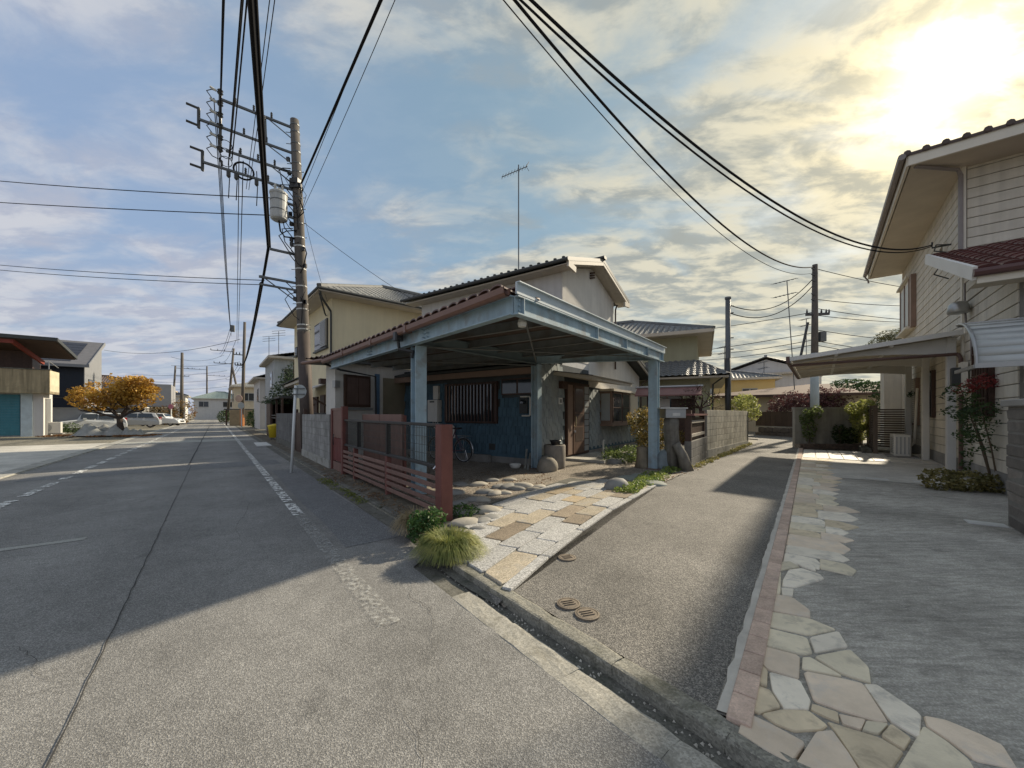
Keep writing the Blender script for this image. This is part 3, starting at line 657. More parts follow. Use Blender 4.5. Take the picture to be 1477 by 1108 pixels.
# leaf litter caught along the yard edges and the gutter
R = random.Random(77); gv = []
for i in range(60):
    t = R.random(); a = G(1005, 674).lerp(G(930, 704), t); gv.append((a.x+R.uniform(-.25,.15), a.y+R.uniform(-.05,.3), T(a.x, a.y)+0.012, .08, .08, .006))
for i in range(40): a = S(R.uniform(3.2, 10.5), R.uniform(1.95, 2.3)); gv.append((a.x, a.y, 0.075, .1, .1, .01))
for i in range(30): a = G(R.uniform(640, 800), R.uniform(680, 705)); gv.append((a.x, a.y, a.z+0.008, .12, .12, .006))
o = leaves('leaf_litter', gv, 1100, 0.035, leafmat('litter_brown', (0.10,0.055,0.03), (0.30,0.19,0.10), 8), None, 0, .6, 44); tag(stuff(o), 'scattered small dry brown leaves along the yard edges and fence foot', 'leaves')
# ================================================================== FENCE ALONG THE STREET
m_bluesteel = M('pale_blue_steel_paint', (0.34, 0.455, 0.515), 0.5, 0.12, 5, 0.1, 60, streak=0.25, stain=(0.22,0.20,0.17), stain_amt=0.55, stain_scale=3.5)
m_redpost = M('red_brown_paint', (0.17, 0.065, 0.052), 0.55, 0.15, 6, 0.1, 50, streak=0.15)
m_slat = M('brown_slat_paint', (0.19, 0.112, 0.088), 0.65, 0.2, 8, 0.15, 80, rnd=0.12)
m_darkrail = M('dark_bronze_rail', (0.05, 0.047, 0.045), 0.45, 0.15, 8, metal=0.3)
m_brownsheet = M('brown_sheet', (0.20, 0.115, 0.09), 0.55, 0.15, 5, 0.08, 70)
m_mesh = M('dark_wire', (0.06, 0.065, 0.06), 0.5, 0.1, metal=0.4)
m_red = M('red_gate_paint', (0.15, 0.036, 0.03), 0.5, 0.15, 5)
FN = 2.36
def F(s, z, n=FN): return S(s, n, z)
fence = thing('fence', 'brown slatted street fence with dark wire mesh top, in front of the blue carport', 'fence', (0,0,0))
MB().beam(F(4.52, 0.0), F(4.52, 1.31), 0.17, 0.17, (UX, UY, 0), 0.008).build('end_post', m_redpost, fence)
for s_ in (6.57, 8.52): MB().beam(F(s_, 0.0), F(s_, 0.72), 0.09, 0.07, (UX, UY, 0), 0.006).build('post', m_redpost, fence)
MB().beam(F(9.42, 0.0), F(9.42, 1.62), 0.13, 0.13, (UX, UY, 0), 0.006).build('gate_post', m_redpost, fence)
for a, b in ((4.6, 6.53), (6.61, 8.48), (8.56, 9.36)):
    for i in range(5):
        z = 0.17+i*0.105; MB().beam(F(a, z, FN-0.035), F(b, z, FN-0.035), 0.025, 0.062, (0,0,1), 0.004).build('slat', m_slat, fence)
for z in (0.74, 1.30): MB().beam(F(4.6, z), F(9.36, z), 0.05, 0.045, (0,0,1), 0.006).build('rail', m_darkrail, fence)
for s_ in (6.57, 8.3): MB().beam(F(s_, 0.76), F(s_, 1.28), 0.075, 0.03, (UX, UY, 0)).build('stile', m_darkrail, fence)
def wire_mesh(name, s0, s1, z0, z1, ds, dz, parent):
    mb = MB(); s_ = s0
    while s_ < s1:
        mb.beam(F(s_, z0), F(s_, z1), 0.006, 0.006, (UX, UY, 0)); s_ += ds
    z = z0
    while z < z1:
        mb.beam(F(s0, z), F(s1, z), 0.005, 0.005); z += dz
    return stuff(mb.build(name, m_mesh, parent))
wire_mesh('wire_mesh', 4.62, 9.34, 0.77, 1.28, 0.055, 0.12, fence)
MB().tube([F(4.64, 0.70, FN-0.06), F(4.62, 0.73, FN-0.1), F(4.6, 0.78, FN-0.06)], 0.012, 6).build('latch', M('bright_metal', (0.6,0.6,0.6), 0.3, metal=0.8), fence)
# side gate at the end of the block wall
gate = thing('side_gate', 'narrow brown gate with a dark red lower panel between fence and pale block wall', 'gate', (0,0,0))
MB().beam(F(10.5, 0.02), F(10.5, 1.58), 0.1, 0.1, (UX, UY, 0), 0.005).build('gate_post', m_redpost, gate)
MB().beam(F(9.56, 1.20), F(10.42, 1.20), 0.04, 0.66, (0,0,1)).build('upper_panel', m_brownsheet, gate)
for i in range(6):
    a = 9.56+i*0.145; MB().beam(F(a+0.07, 0.30), F(a+0.07, 0.86), 0.135, 0.03, (NX, NY, 0), 0.004).build('plank', m_red, gate)
MB().beam(F(9.56, 0.17), F(10.42, 0.17), 0.04, 0.2, (0,0,1)).build('kick_board', m_slat, gate)
MB().beam(F(9.5, 1.56), F(10.5, 1.56), 0.07, 0.06, (0,0,1)).build('top_rail', m_brownsheet, gate)
MB().tube([F(10.25, 0.95, FN-0.05), F(10.22, 0.8, FN-0.07), F(10.25, 0.68, FN-0.05)], 0.012, 6).build('handle', m_darkrail, gate)
# folding brown panel standing behind the mesh
scr = thing('privacy_screen', 'brown sheet screen with smooth top band standing behind the wire mesh fence', 'screen', (0,0,0))
for a, b in ((6.9, 8.1), (8.13, 9.3)):
    MB().beam(F(a, 1.34, 2.75), F(b, 1.34, 2.75), 0.05, 0.2, (0,0,1), 0.006).build('top_band', m_brownsheet, scr)
    mb = MB(); k = a+0.03
    while k < b-0.03:
        mb.beam(F(k, 0.1, 2.75), F(k, 1.235, 2.75), 0.045, 0.03, (NX, NY, 0), 0.008); k += 0.06
    stuff(mb.build('ribbed_sheet', m_brownsheet, scr))
for s_ in (6.9, 8.115, 9.3): MB().beam(F(s_, 0.05, 2.79), F(s_, 1.42, 2.79), 0.05, 0.04, (UX, UY, 0)).build('post', m_redpost, scr)
# ================================================================== BLOCK WALLS
m_block = M('concrete_block', (0.35, 0.34, 0.315), 0.92, 0.18, 4, 0.4, 110, rnd=0.10, streak=0.35, stain=(0.12,0.118,0.105), stain_amt=0.55, stain_scale=2.2)
m_block_p = M('pale_concrete_block', (0.56, 0.53, 0.44), 0.92, 0.16, 4, 0.4, 110, rnd=0.06, streak=0.42, stain=(0.2,0.18,0.14), stain_amt=0.5, stain_scale=2.5)
m_block_d = M('dark_concrete_block', (0.17, 0.165, 0.155), 0.92, 0.2, 4, 0.4, 110, rnd=0.12, streak=0.4, stain=(0.05,0.05,0.045), stain_amt=0.6)
m_mortar = M('mortar', (0.20, 0.19, 0.17), 0.95, 0.2, 8)
def block_wall(label, a, b, zb, courses, mat, ch=0.195, bl=0.395, th=0.12, foot=0.25, cap=False, name='block_wall', group=None):
    a, b = Vector(a), Vector(b); d = (b-a).to_2d(); L_ = d.length; rz = math.atan2(d.y, d.x)
    t = thing(name, label, 'wall', (a.x, a.y, zb), rz, group)
    MB().box(0, -th/2-0.02, -0.1, L_, th/2+0.02, foot).build('footing', m_conc if mat is not m_block_d else m_conc_d, t)
    MB().box(0.004, -th/2+0.008, foot, L_-0.004, th/2-0.008, foot+courses*ch-0.004).build('mortar', m_mortar, t)
    me = cmesh('block', bl-0.01, th, ch-0.01, mat, 0.005)
    for c in range(courses):
        x = 0.0; st = (c % 2)*bl*0.5; first = True
        while x < L_-0.03:
            ln = min(bl if not (first and st) else bl*0.5, L_-x); first = False
            piece('block', me, t, (x+ln/2, 0, foot+c*ch), scale=((ln-0.01)/(bl-0.01), 1, 1)); x += ln
    if cap: MB().box(-0.01, -th/2-0.02, foot+courses*ch, L_+0.01, th/2+0.02, foot+courses*ch+0.05).build('coping', m_conc, t)
    return t
block_wall('pale grey concrete block wall between the side gate and the utility pole', S(14.55, 2.36), S(10.62, 2.36), 0.0, 6, m_block, foot=0.27)
block_wall('dark weathered block wall beyond the utility pole, by the round sign', S(22.4, 2.45), S(16.6, 2.45), 0.0, 6, m_block_d, foot=0.3)
block_wall('short dark return wall running back behind the utility pole', S(16.5, 2.5), S(16.5, 4.6), 0.02, 6, m_block_d, foot=0.3)
# ================================================================== CARPORT
C1, C2, C3 = Vector((0.03, 4.49, 0)), Vector((3.76, 9.62, 0)), Vector((-4.68, 9.97, 0))
P1, P2, P3 = Vector((-1.60, 6.60, 0)), Vector((3.42, 9.27, 0)), Vector((0.60, 9.45, 0))
cp = thing('carport', 'open carport with pale blue steel posts and beams, brown tiled edge and dark ceiling', 'carport', (0,0,0))
def zc(p, b): return Vector((p[0], p[1], b))
def hpost(p, top, parent, w=0.2, up=(UX, UY, 0)):
    return MB().ibeam((p.x, p.y, T(p.x, p.y)-0.02), (p.x, p.y, top), w, w, 0.02, up).build('post', m_bluesteel, parent)
for q_, ln_ in ((P1, 0.3), (P2, 0.32), (P3, 0.28)):
    bp2 = MB().box(-ln_/2, -ln_/2, -0.02, ln_/2, ln_/2, 0.018).build('base_plate', M('rusty_plate', (0.17,0.12,0.09), 0.7, 0.3, 9), cp); bp2.location = (q_.x, q_.y, T(q_.x, q_.y)); bp2.rotation_euler = (0, 0, -0.6)
for k_ in (0.29, 0.62):
    q_ = Vector((0.03,4.49,0)).lerp(Vector((-4.68,9.97,0)), k_)
    for a_ in (-0.06, 0.06):
        for z_ in (2.66, 2.72, 2.78): MB().beam((q_.x+0.652*a_-0.05, q_.y-0.758*a_-0.04, z_), (q_.x+0.652*a_+0.0, q_.y-0.758*a_+0.0, z_), 0.02, 0.02).build('bolt', m_bluesteel, cp)
hpost(P1, 2.6, cp); hpost(P2, 2.74, cp, 0.21, (0.58, 0.81, 0)); hpost(P3, 2.66, cp, 0.19, (-0.817, 0.577, 0))
ldir = (C2-C1).normalized(); sdir = (C3-C1).normalized()
MB().ibeam(zc(C1+ldir*0.0, 2.72), zc(C2, 2.85), 0.11, 0.22, 0.016).build('lane_beam', m_bluesteel, cp)
MB().ibeam(zc(C1+sdir*0.02, 2.72), zc(C3, 2.72), 0.11, 0.23, 0.016).build('street_beam', m_bluesteel, cp)
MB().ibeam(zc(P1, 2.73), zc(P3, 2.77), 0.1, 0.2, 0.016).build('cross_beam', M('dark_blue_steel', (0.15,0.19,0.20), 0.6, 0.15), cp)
MB().ibeam(zc(P3, 2.77), zc(P2, 2.83), 0.1, 0.18, 0.016).build('cross_beam', m_bluesteel, cp)
for k in (0.02, 0.36, 0.575, 0.79, 0.985):
    q = C1.lerp(C2, k); z = 2.72+0.13*k; rgt = Vector((ldir.y, -ldir.x, 0))
    MB().beam(zc(q+rgt*0.03, z-0.094), zc(q+rgt*0.03, z+0.094), 0.05, 0.012, (ldir.x, ldir.y, 0)).build('stiffener', m_bluesteel, cp)
rgt = Vector((ldir.y, -ldir.x, 0))
MB().beam(zc(C1+rgt*0.045-ldir*0.03, 2.905), zc(C2+rgt*0.045+ldir*0.03, 3.03), 0.025, 0.135, (0,0,1)).build('flashing', M('pale_flashing', (0.50, 0.575, 0.61), 0.5, 0.08, 4, stain=(0.36,0.42,0.44), stain_amt=0.5), cp)
MB().beam(zc(C1+rgt*0.066-ldir*0.03, 2.972), zc(C2+rgt*0.066+ldir*0.03, 3.097), 0.06, 0.012, (0,0,1)).build('drip_edge', MATS['pale_flashing'], cp)
for k in range(3): # splice bolts near corner
    MB().lathe([(0.014, 0), (0.014, 0.018), (0.008, 0.02)], zc(C1+ldir*0.07+rgt*0.02, 2.66+0.06*k), 6).build('bolt', m_bluesteel, cp)
# deck between street edge, lane edge and house line, carried on purlins that run toward the house front
WD = Vector((-0.817, 0.577, 0)); PD = Vector((0.577, 0.817, 0))
m_deck = M('dark_brown_deck', (0.085, 0.06, 0.045), 0.8, 0.3, 6, 0.2, 60, rnd=0.25)
def deck_z(p): return 2.845+0.022*max(0, (p-C1).dot(PD))
def seg_x(p, d, a, b):
    """where the line p+t*d meets segment a-b"""
    e = b-a; den = d.x*e.y-d.y*e.x
    if abs(den) < 1e-6: return None
    t = ((a.x-p.x)*e.y-(a.y-p.y)*e.x)/den; u = ((a.x-p.x)*d.y-(a.y-p.y)*d.x)/den
    return p+d*t if -0.001 <= u <= 1.001 else None
K1 = Vector((0.69, 9.94, 0))
Hback = [C2, K1+WD*(-1.6)+PD*0.9, K1+PD*0.05, K1+WD*5.3, C3+Vector((0.9, 0.9, 0)), C3]
poly_deck = [C1, C2, K1+PD*1.1, K1+WD*5.2+PD*1.1, C3+PD*1.2, C3]
def row_span(y):
    """ends of the deck row at distance y behind the corner, along the house direction"""
    p = C1+PD*y; hits = []
    for i in range(len(poly_deck)):
        h = seg_x(p, WD, poly_deck[i], poly_deck[(i+1) % len(poly_deck)])
        if h is not None: hits.append((h-p).dot(WD))
    return (min(hits), max(hits)) if len(hits) >= 2 else None
y = 0.12
while y < 6.6:
    r = row_span(y); r2 = row_span(min(y+0.235, 6.59))
    if r and r2 and r[1]-r[0] > 0.1:
        a, b = max(r[0], r2[0])+0.02, min(r[1], r2[1])-0.02
        if b > a:
            p0 = C1+PD*(y+0.12)+WD*a; p1 = C1+PD*(y+0.12)+WD*b
            MB().beam(zc(p0, deck_z(p0)), zc(p1, deck_z(p1)), 0.232, 0.022, (0,0,1)).build('deck_board', m_deck, cp)
    y += 0.24
m_purlin = M('dark_steel_purlin', (0.16, 0.17, 0.165), 0.6, 0.2, 5, stain=(0.13,0.08,0.05), stain_amt=0.6)
for y in (1.1, 2.0, 2.9, 3.8, 4.7):
    r = row_span(y)
    if r:
        p0 = C1+PD*y+WD*(r[0]+0.05); p1 = C1+PD*y+WD*(r[1]-0.06)
        MB().ibeam(zc(p0, deck_z(p0)-0.085), zc(p1, deck_z(p1)-0.085), 0.06, 0.14, 0.012).build('purlin', m_purlin, cp)
MB().tube([zc(C1+WD*0.1+PD*0.35, 2.68), zc(P3, 2.70)], 0.014, 6).build('tie_rod', m_purlin, cp)
MB().tube([zc(P1+PD*0.2, 2.62), zc(C1.lerp(C2, 0.8), 2.72)], 0.012, 6).build('tie_rod', m_purlin, cp)
MB().tube([zc(P3, 2.64), zc(C1.lerp(C3, 0.75), 2.66)], 0.012, 6).build('tie_rod', m_purlin, cp)
# tiled verge along the street beam: one tile after another, with a gutter in front
m_btile = M('brown_glazed_tile', (0.115, 0.062, 0.045), 0.45, 0.25, 6, rnd=0.25)
m_gut = M('brown_gutter', (0.19, 0.105, 0.075), 0.45, 0.12, 4)
prof = MB(); arc = [(0.115*math.cos(math.pi*k/8), 0.055*math.sin(math.pi*k/8)) for k in range(9)]
vs = [(x, yy, z) for yy in (-0.16, 0.2) for x, z in arc]+[(x*0.82, yy, z*0.7-0.004) for yy in (-0.16, 0.2) for x, z in arc]
fs = []
for k in range(8):
    fs += [(k, k+1, 10+k, 9+k), (18+k, 27+k, 28+k, 19+k), (k, 18+k, 19+k, k+1), (9+k, 10+k, 28+k, 27+k)]
tmesh = MB().add(vs, fs).build('tile', m_btile).data
bpy.data.objects.remove(bpy.data.objects['tile'])
Lst = (C3-C1).length; i = 0; trz = math.atan2(sdir.y, sdir.x); k = 0.14
lft = Vector((-sdir.y, sdir.x, 0)); lft = lft if lft.dot(Vector((NX, NY, 0))) < 0 else -lft
while k < Lst+0.25:
    for rowi in range(2):
        q = C1+sdir*k-lft*(0.02+0.27*rowi); piece('tile', tmesh, cp, (q.x, q.y, 2.868+rowi*0.03), rot=(math.radians(-10 if lft.dot(Vector((math.cos(trz+math.pi/2), math.sin(trz+math.pi/2),0)))<0 else 10), 0, trz))
    k += 0.235
gm = MB(); sec = [(-0.055, 0.05), (-0.05, -0.02), (-0.025, -0.05), (0.025, -0.05), (0.05, -0.02), (0.055, 0.05), (0.045, 0.05), (0.04, -0.015), (0.02, -0.04), (-0.02, -0.04), (-0.04, -0.015), (-0.045, 0.05)]
a, b = C1+lft*0.13-sdir*0.02, C3+lft*0.13+sdir*0.25
vs = [zc(a+lft*x, 2.845+z) for x, z in sec]+[zc(b+lft*x, 2.815+z) for x, z in sec]
gm.add(vs, [(i, (i+1) % 12, 12+(i+1) % 12, 12+i) for i in range(12)]); gm.build('gutter', m_gut, cp)
for k in (0.35, 0.56, 0.8):
    q = C1.lerp(C3, k)+lft*0.13; MB().beam(zc(q-sdir*0.04, 2.84), zc(q+sdir*0.04, 2.84), 0.125, 0.12, (0,0,1)).build('gutter_joint', m_gut, cp)
q = C1.lerp(C3, 0.40)+lft*0.13
MB().beam(zc(q, 2.70), zc(q, 2.84), 0.15, 0.13, (sdir.x, sdir.y, 0), 0.02).build('rain_head', M('black_gutter', (0.03,0.03,0.03), 0.4), cp)
MB().tube([zc(q, 2.72), zc(q-lft*0.02, 2.56), zc(P1+lft*0.10+sdir*0.0, 2.5), zc(P1+lft*0.13, 2.4)], 0.032, 8).build('downpipe', MATS['black_gutter'], cp)
MB().lathe([(0.05, -0.1), (0.06, -0.05), (0.045, 0.0), (0.02, 0.02)], zc(C1+WD*0.16+PD*0.4, 2.66), 10).build('ceiling_lamp', M('lamp_glass', (0.7,0.7,0.66), 0.25), cp)
MB().beam(zc(C2-ldir*0.55-WD*-0.02, 2.68), zc(P2, 2.45), 0.06, 0.05).build('brace', m_bluesteel, cp)
# ================================================================== THE HOUSE BEHIND THE CARPORT
HRZ = math.atan2(-0.577, 0.817)
H = thing('corner_house', 'white two storey house with dark gable roof and blue shingled ground floor behind the carport', 'house', (K1.x, K1.y, 0.10), HRZ)
m_bluewall = M('teal_blue_shingle', (0.075, 0.135, 0.175), 0.85, 0.2, 5, 0.2, 80, rnd=0.12)
m_greywall = M('grey_blue_shingle', (0.30, 0.335, 0.335), 0.85, 0.15, 5, 0.25, 80, rnd=0.14, stain=(0.4,0.4,0.36), stain_amt=0.4)
m_stucco = M('off_white_stucco', (0.66, 0.635, 0.58), 0.9, 0.08, 2, 0.3, 160, streak=0.13)
m_stucco_g = M('grey_white_stucco', (0.60, 0.59, 0.57), 0.9, 0.08, 2, 0.3, 160, streak=0.1)
m_found = M('foundation_mortar', (0.27, 0.26, 0.24), 0.9, 0.2, 3, 0.2, 60, stain=(0.14,0.13,0.115), stain_amt=0.5)
m_eave = M('cream_fascia', (0.52, 0.47, 0.39), 0.6, 0.1, 3, streak=0.1)
m_roofmetal = M('dark_roof_metal', (0.055, 0.058, 0.056), 0.5, 0.15, 4)
m_brownwood = M('dark_brown_wood', (0.075, 0.042, 0.03), 0.5, 0.25, 12, 0.15, 60, streak=0.2)
m_glass = M('window_glass', (0.03, 0.035, 0.04), 0.06, 0, spec=0.7)
m_frost = M('frosted_glass', (0.34, 0.36, 0.36), 0.35, 0.1, spec=0.6)
m_alum = M('aluminium_sash', (0.36, 0.36, 0.35), 0.4, 0.08, metal=0.6)
m_fascia_b = M('brown_fascia', (0.24, 0.165, 0.125), 0.55, 0.12, 4)
# ground floor walls
MB().box(-5.3, 0.0, 0.30, 0.0, 8.4, 2.75).build('wall', M('dark_wall_felt', (0.07,0.08,0.085), 0.9, 0.2), H)
MB().box(-5.3, -0.03, -0.3, 0.03, 8.4, 0.17).build('foundation', m_found, H)
MB().box(-5.3, -0.012, 0.17, 0.012, 8.4, 0.30).build('sill_board', m_bluewall, H)
MB().box(-5.78, -2.45, -0.3, -5.3, 2.0, 2.85).build('wing_wall', m_stucco, H)
MB().box(-7.4, 1.0, -0.3, -5.3, 8.4, 2.9).build('rear_wall', m_stucco_g, H)
# street front: vertical blue shingles, course by course
sh = cmesh('shingle', 0.138, 0.016, 0.27, m_bluewall, 0.002)
for c in range(8):
    z = 0.27+c*0.25
    x = -5.2 + (0.07 if c % 2 else 0)
    while x < -0.05:
        under_win = (-3.35 < x < -1.25 and z > 1.08) or (-1.15 < x < 0 and z > 1.75)
        if not under_win: piece('shingle', sh, H, (x, -0.024, z+random.uniform(-.008,.008)), rot=(-0.075, 0, 0))
        x += 0.147
# door side: scalloped grey shingles (alternating drop) and the wall behind
shg = cmesh('shingle', 0.018, 0.157, 0.27, m_greywall, 0.002)
def shingle_field(y0, y1, z0, z1, skip=None):
    c = 0; z = z0
    while z < z1:
        y = y0+0.085+(0.085 if c % 2 else 0); k = c
        while y < y1-0.06:
            if not (skip and skip(y, z)): piece('shingle', shg, H, (0.026, y, z-(0.065 if k % 2 else 0)+random.uniform(-.006,.006)), rot=(0, -0.095, 0))
            y += 0.17; k += 1
        z += 0.2; c += 1
shingle_field(0.02, 1.42, 0.28, 2.5)
shingle_field(3.05, 8.3, 0.28, 2.05, lambda y, z: 4.0 < y < 6.9 and 0.95 < z)
# corner post board
MB().box(-0.06, -0.035, 0.17, 0.035, 0.02, 2.75).build('corner_board', m_bluewall, H)
# barred kitchen window
wn_ = MB().box(-3.3, -0.10, 1.08, -1.3, -0.003, 2.25).build('window_case', m_brownwood, H)
MB().box(-3.2, -0.108, 1.14, -1.4, -0.102, 2.19).build('pane', m_glass, wn_)
for i in range(15):
    x = -3.18+i*0.125; MB().box(x-0.012, -0.145, 1.1, x+0.012, -0.121, 2.23).build('bar', m_brownwood if i > 3 else m_fascia_b, wn_)
for z in (1.12, 2.2): MB().box(-3.25, -0.15, z-0.015, -1.35, -0.12, z+0.015).build('bar_rail', m_brownwood, wn_)
w2 = MB().box(-1.16, -0.06, 1.86, -0.1, -0.003, 2.3).build('window_case', m_brownwood, H)
for x in (-1.12, -0.6): MB().box(x, -0.066, 1.9, x+0.46, -0.062, 2.26).build('pane', m_glass, w2)
MB().box(-5.3, -0.42, 2.36, 0.05, -0.30, 2.52).build('eave_fascia', m_fascia_b, H)
MB().box(-5.3, -0.31, 2.50, 0.05, 0.0, 2.53).build('eave_soffit', m_brownwood, H)
# boiler and pipes
m_appl = M('appliance_cream', (0.68, 0.66, 0.6), 0.45, 0.06, 3)
bo = thing('water_heater', 'cream wall mounted gas water heater left of the barred window under the carport', 'water heater', (0,0,0)); bo.parent = None
bo.location = H.location; bo.rotation_euler = H.rotation_euler
MB().box(-3.93, -0.22, 1.10, -3.50, -0.012, 1.78).build('case', m_appl, bo, bevel=0.012)
MB().box(-3.82, -0.228, 1.70, -3.62, -0.221, 1.74).build('exhaust_slot', m_roofmetal, bo)
MB().box(-3.80, -0.1, 1.80, -3.58, -0.012, 2.22).build('upper_box', m_appl, bo)
for x in (-3.8, -3.7, -3.6): MB().tube([(x, -0.1, 1.11), (x, -0.1, 0.98), (x+0.05, -0.06, 0.9)], 0.016, 6).build('pipe', m_appl, bo)
ww = thing('waste_pipe', 'pale elbowed pipe running along the blue wall below the water heater', 'pipe', H.location, HRZ)
MB().tube([(-4.9, -0.09, 0.98), (-2.98, -0.09, 0.98), (-2.93, -0.09, 0.95), (-2.92, -0.09, 0.9), (-2.92, -0.09, 0.70)], 0.035, 8).build('pipe', m_appl, ww)
MB().tube([(-2.92, -0.09, 0.72), (-2.92, -0.09, 0.62)], 0.045, 8).build('pipe_collar', m_appl, ww)
for x in (-4.4, -3.4): MB().box(x, -0.13, 0.96, x+0.03, -0.02, 1.0).build('bracket', m_alum, ww)
# electric meter with pale loop
em = thing('electric_meter', 'electricity meter with pale bent conduit on the blue wall beside the carport post', 'meter', H.location, HRZ)
MB().lathe([(0.085, 0), (0.085, 0.05), (0.06, 0.1)], (-0.42, -0.10, 1.62), 12).build('meter_glass', m_glass, em)
MB().box(-0.55, -0.08, 1.36, -0.3, -0.012, 1.78).build('meter_board', m_roofmetal, em)
MB().tube([(-0.50, -0.1, 1.80), (-0.22, -0.1, 1.80), (-0.2, -0.1, 1.77), (-0.2, -0.1, 1.32), (-0.23, -0.1, 1.30), (-0.45, -0.1, 1.30)], 0.022, 7).build('conduit', m_appl, em)
MB().box(-1.62, -0.03, 0.34, -1.4, -0.006, 0.52).build('vent', m_roofmetal, H)
# entrance door with sidelight, name plate, lantern
dr_ = MB().box(0.0, 1.45, 0.12, 0.07, 3.0, 2.28).build('door_frame', m_brownwood, H)
MB().box(0.055, 1.50, 0.16, 0.085, 1.80, 2.2).build('side_panel', m_fascia_b, dr_)
dl = MB().box(0.06, 1.83, 0.16, 0.10, 2.56, 2.2).build('door', M('door_brown', (0.14,0.085,0.06), 0.45, 0.2, 10, streak=0.2), H)
for i, (z0, z1) in enumerate(((0.52, 0.95), (1.0, 1.35), (1.4, 2.1))): MB().box(0.1, 1.93, z0, 0.106, 2.46, z1).build('door_panel', M('door_glass_brown', (0.10,0.075,0.06), 0.2, 0.1, spec=0.6), dl)
MB().tube([(0.10, 1.89, 1.28), (0.15, 1.89, 1.26), (0.15, 1.89, 1.0), (0.10, 1.89, 0.97)], 0.014, 7).build('handle', M('brass_handle', (0.6,0.5,0.3), 0.25, metal=0.9), dl)
MB().lathe([(0.03, 0), (0.03, 0.06)], (0.11, 1.9, 0.80), 8).build('lock', MATS['bright_metal'], dl)
MB().box(0.06, 2.64, 0.2, 0.075, 2.95, 2.2).build('sidelight', m_frost, dr_)
for z in [0.36+0.2*i for i in range(9)]: MB().box(0.07, 2.64, z, 0.083, 2.95, z+0.02).build('glazing_bar', m_brownwood, dr_)
npz = MB().box(0.03, 1.0, 1.62, 0.06, 1.2, 1.80).build('name_plate', M('name_plate_white', (0.75,0.75,0.72), 0.4), H)
MB().box(0.058, 1.05, 1.66, 0.064, 1.09, 1.76).build('plate_mark', m_roofmetal, npz); MB().box(0.058, 1.12, 1.66, 0.064, 1.15, 1.76).build('plate_mark', m_roofmetal, npz)
MB().box(0.03, 1.28, 1.2, 0.055, 1.35, 1.38).build('door_phone', m_roofmetal, H)
MB().box(0.03, 1.02, 2.06, 0.16, 1.3, 2.26).build('lantern', m_brownwood, H)
MB().slab([(0.0, 0.75, 2.52), (1.15, 0.75, 2.33), (1.15, 3.9, 2.33), (0.0, 3.9, 2.52)], 0.10).build('porch_canopy', m_eave, H)
MB().slab([(-0.02, 0.7, 2.545), (1.2, 0.7, 2.345), (1.2, 3.95, 2.345), (-0.02, 3.95, 2.545)], 0.02).build('canopy_sheet', m_roofmetal, H)
# rear bay window on the door side
bw = MB().box(0.0, 4.05, 1.00, 0.42, 6.85, 2.12).build('bay_window', m_fascia_b, H)
MB().box(-0.02, 3.98, 2.12, 0.52, 6.92, 2.2).build('bay_roof', m_eave, bw)
MB().box(0.0, 4.0, 0.93, 0.47, 6.9, 1.0).build('bay_sill', m_fascia_b, bw)
for y0, y1 in ((4.15, 5.0), (5.1, 5.85)):
    MB().box(0.42, y0, 1.1, 0.428, y1, 2.05).build('pane', m_glass, bw)
    MB().box(0.42, y0-0.03, 1.05, 0.44, y0+0.02, 2.1).build('mullion', m_brownwood, bw)
    MB().box(0.42, y0, 1.55, 0.436, y1, 1.58).build('transom', m_brownwood, bw)
MB().box(0.42, 5.92, 1.05, 0.45, 6.8, 2.1).build('shutter_box', M('shutter_cream', (0.55,0.5,0.4), 0.6, 0.1), bw)
MB().box(0.06, 4.02, 1.12, 0.36, 4.05, 2.04).build('pane', m_frost, bw)
# white upper band and small gable on the door side
MB().box(-0.05, 3.1, 2.22, 0.02, 8.4, 2.95).build('upper_band', m_stucco, H)
gb_ = MB(); gb_.add([(0.02,3.1,2.95),(0.02,8.4,2.95),(0.02,5.75,3.72),(-0.5,3.1,2.95),(-0.5,8.4,2.95),(-0.5,5.75,3.72)], [(0,1,2),(5,4,3),(0,2,5,3),(2,1,4,5),(1,0,3,4)]); gb_.build('gable', m_stucco, H)
for y0, z0, y1, z1 in ((5.75, 3.82, 8.95, 2.86), (5.75, 3.82, 3.6, 3.2)):
    mb = MB(); mb.beam((0.45, y0, z0), (0.45, y1, z1), 0.05, 0.16); mb.build('verge_board', m_eave, H)
    MB().slab([(-5.0, y0, z0+0.10), (0.5, y0, z0+0.10), (0.5, y1, z1+0.10), (-5.0, y1, z1+0.10)] if y1 > y0 else [(-5.0, y1, z1+0.10), (0.5, y1, z1+0.10), (0.5, y0, z0+0.10), (-5.0, y0, z0+0.10)], 0.10).build('lower_roof', m_roofmetal, H)
MB().tube([(0.3, 8.75, 2.84), (0.1, 8.5, 2.66), (0.08, 8.45, 2.5), (0.08, 8.45, 0.2)], 0.032, 8).build('downpipe', M('downpipe_brown', (0.10,0.07,0.055), 0.45), H)
# low roof over the ground floor, in front of the upper storey
MB().slab([(-5.3, -0.40, 2.60), (0.3, -0.40, 2.60), (0.3, 1.3, 3.05), (-5.3, 1.3, 3.05)], 0.06).build('front_roof', m_roofmetal, H)
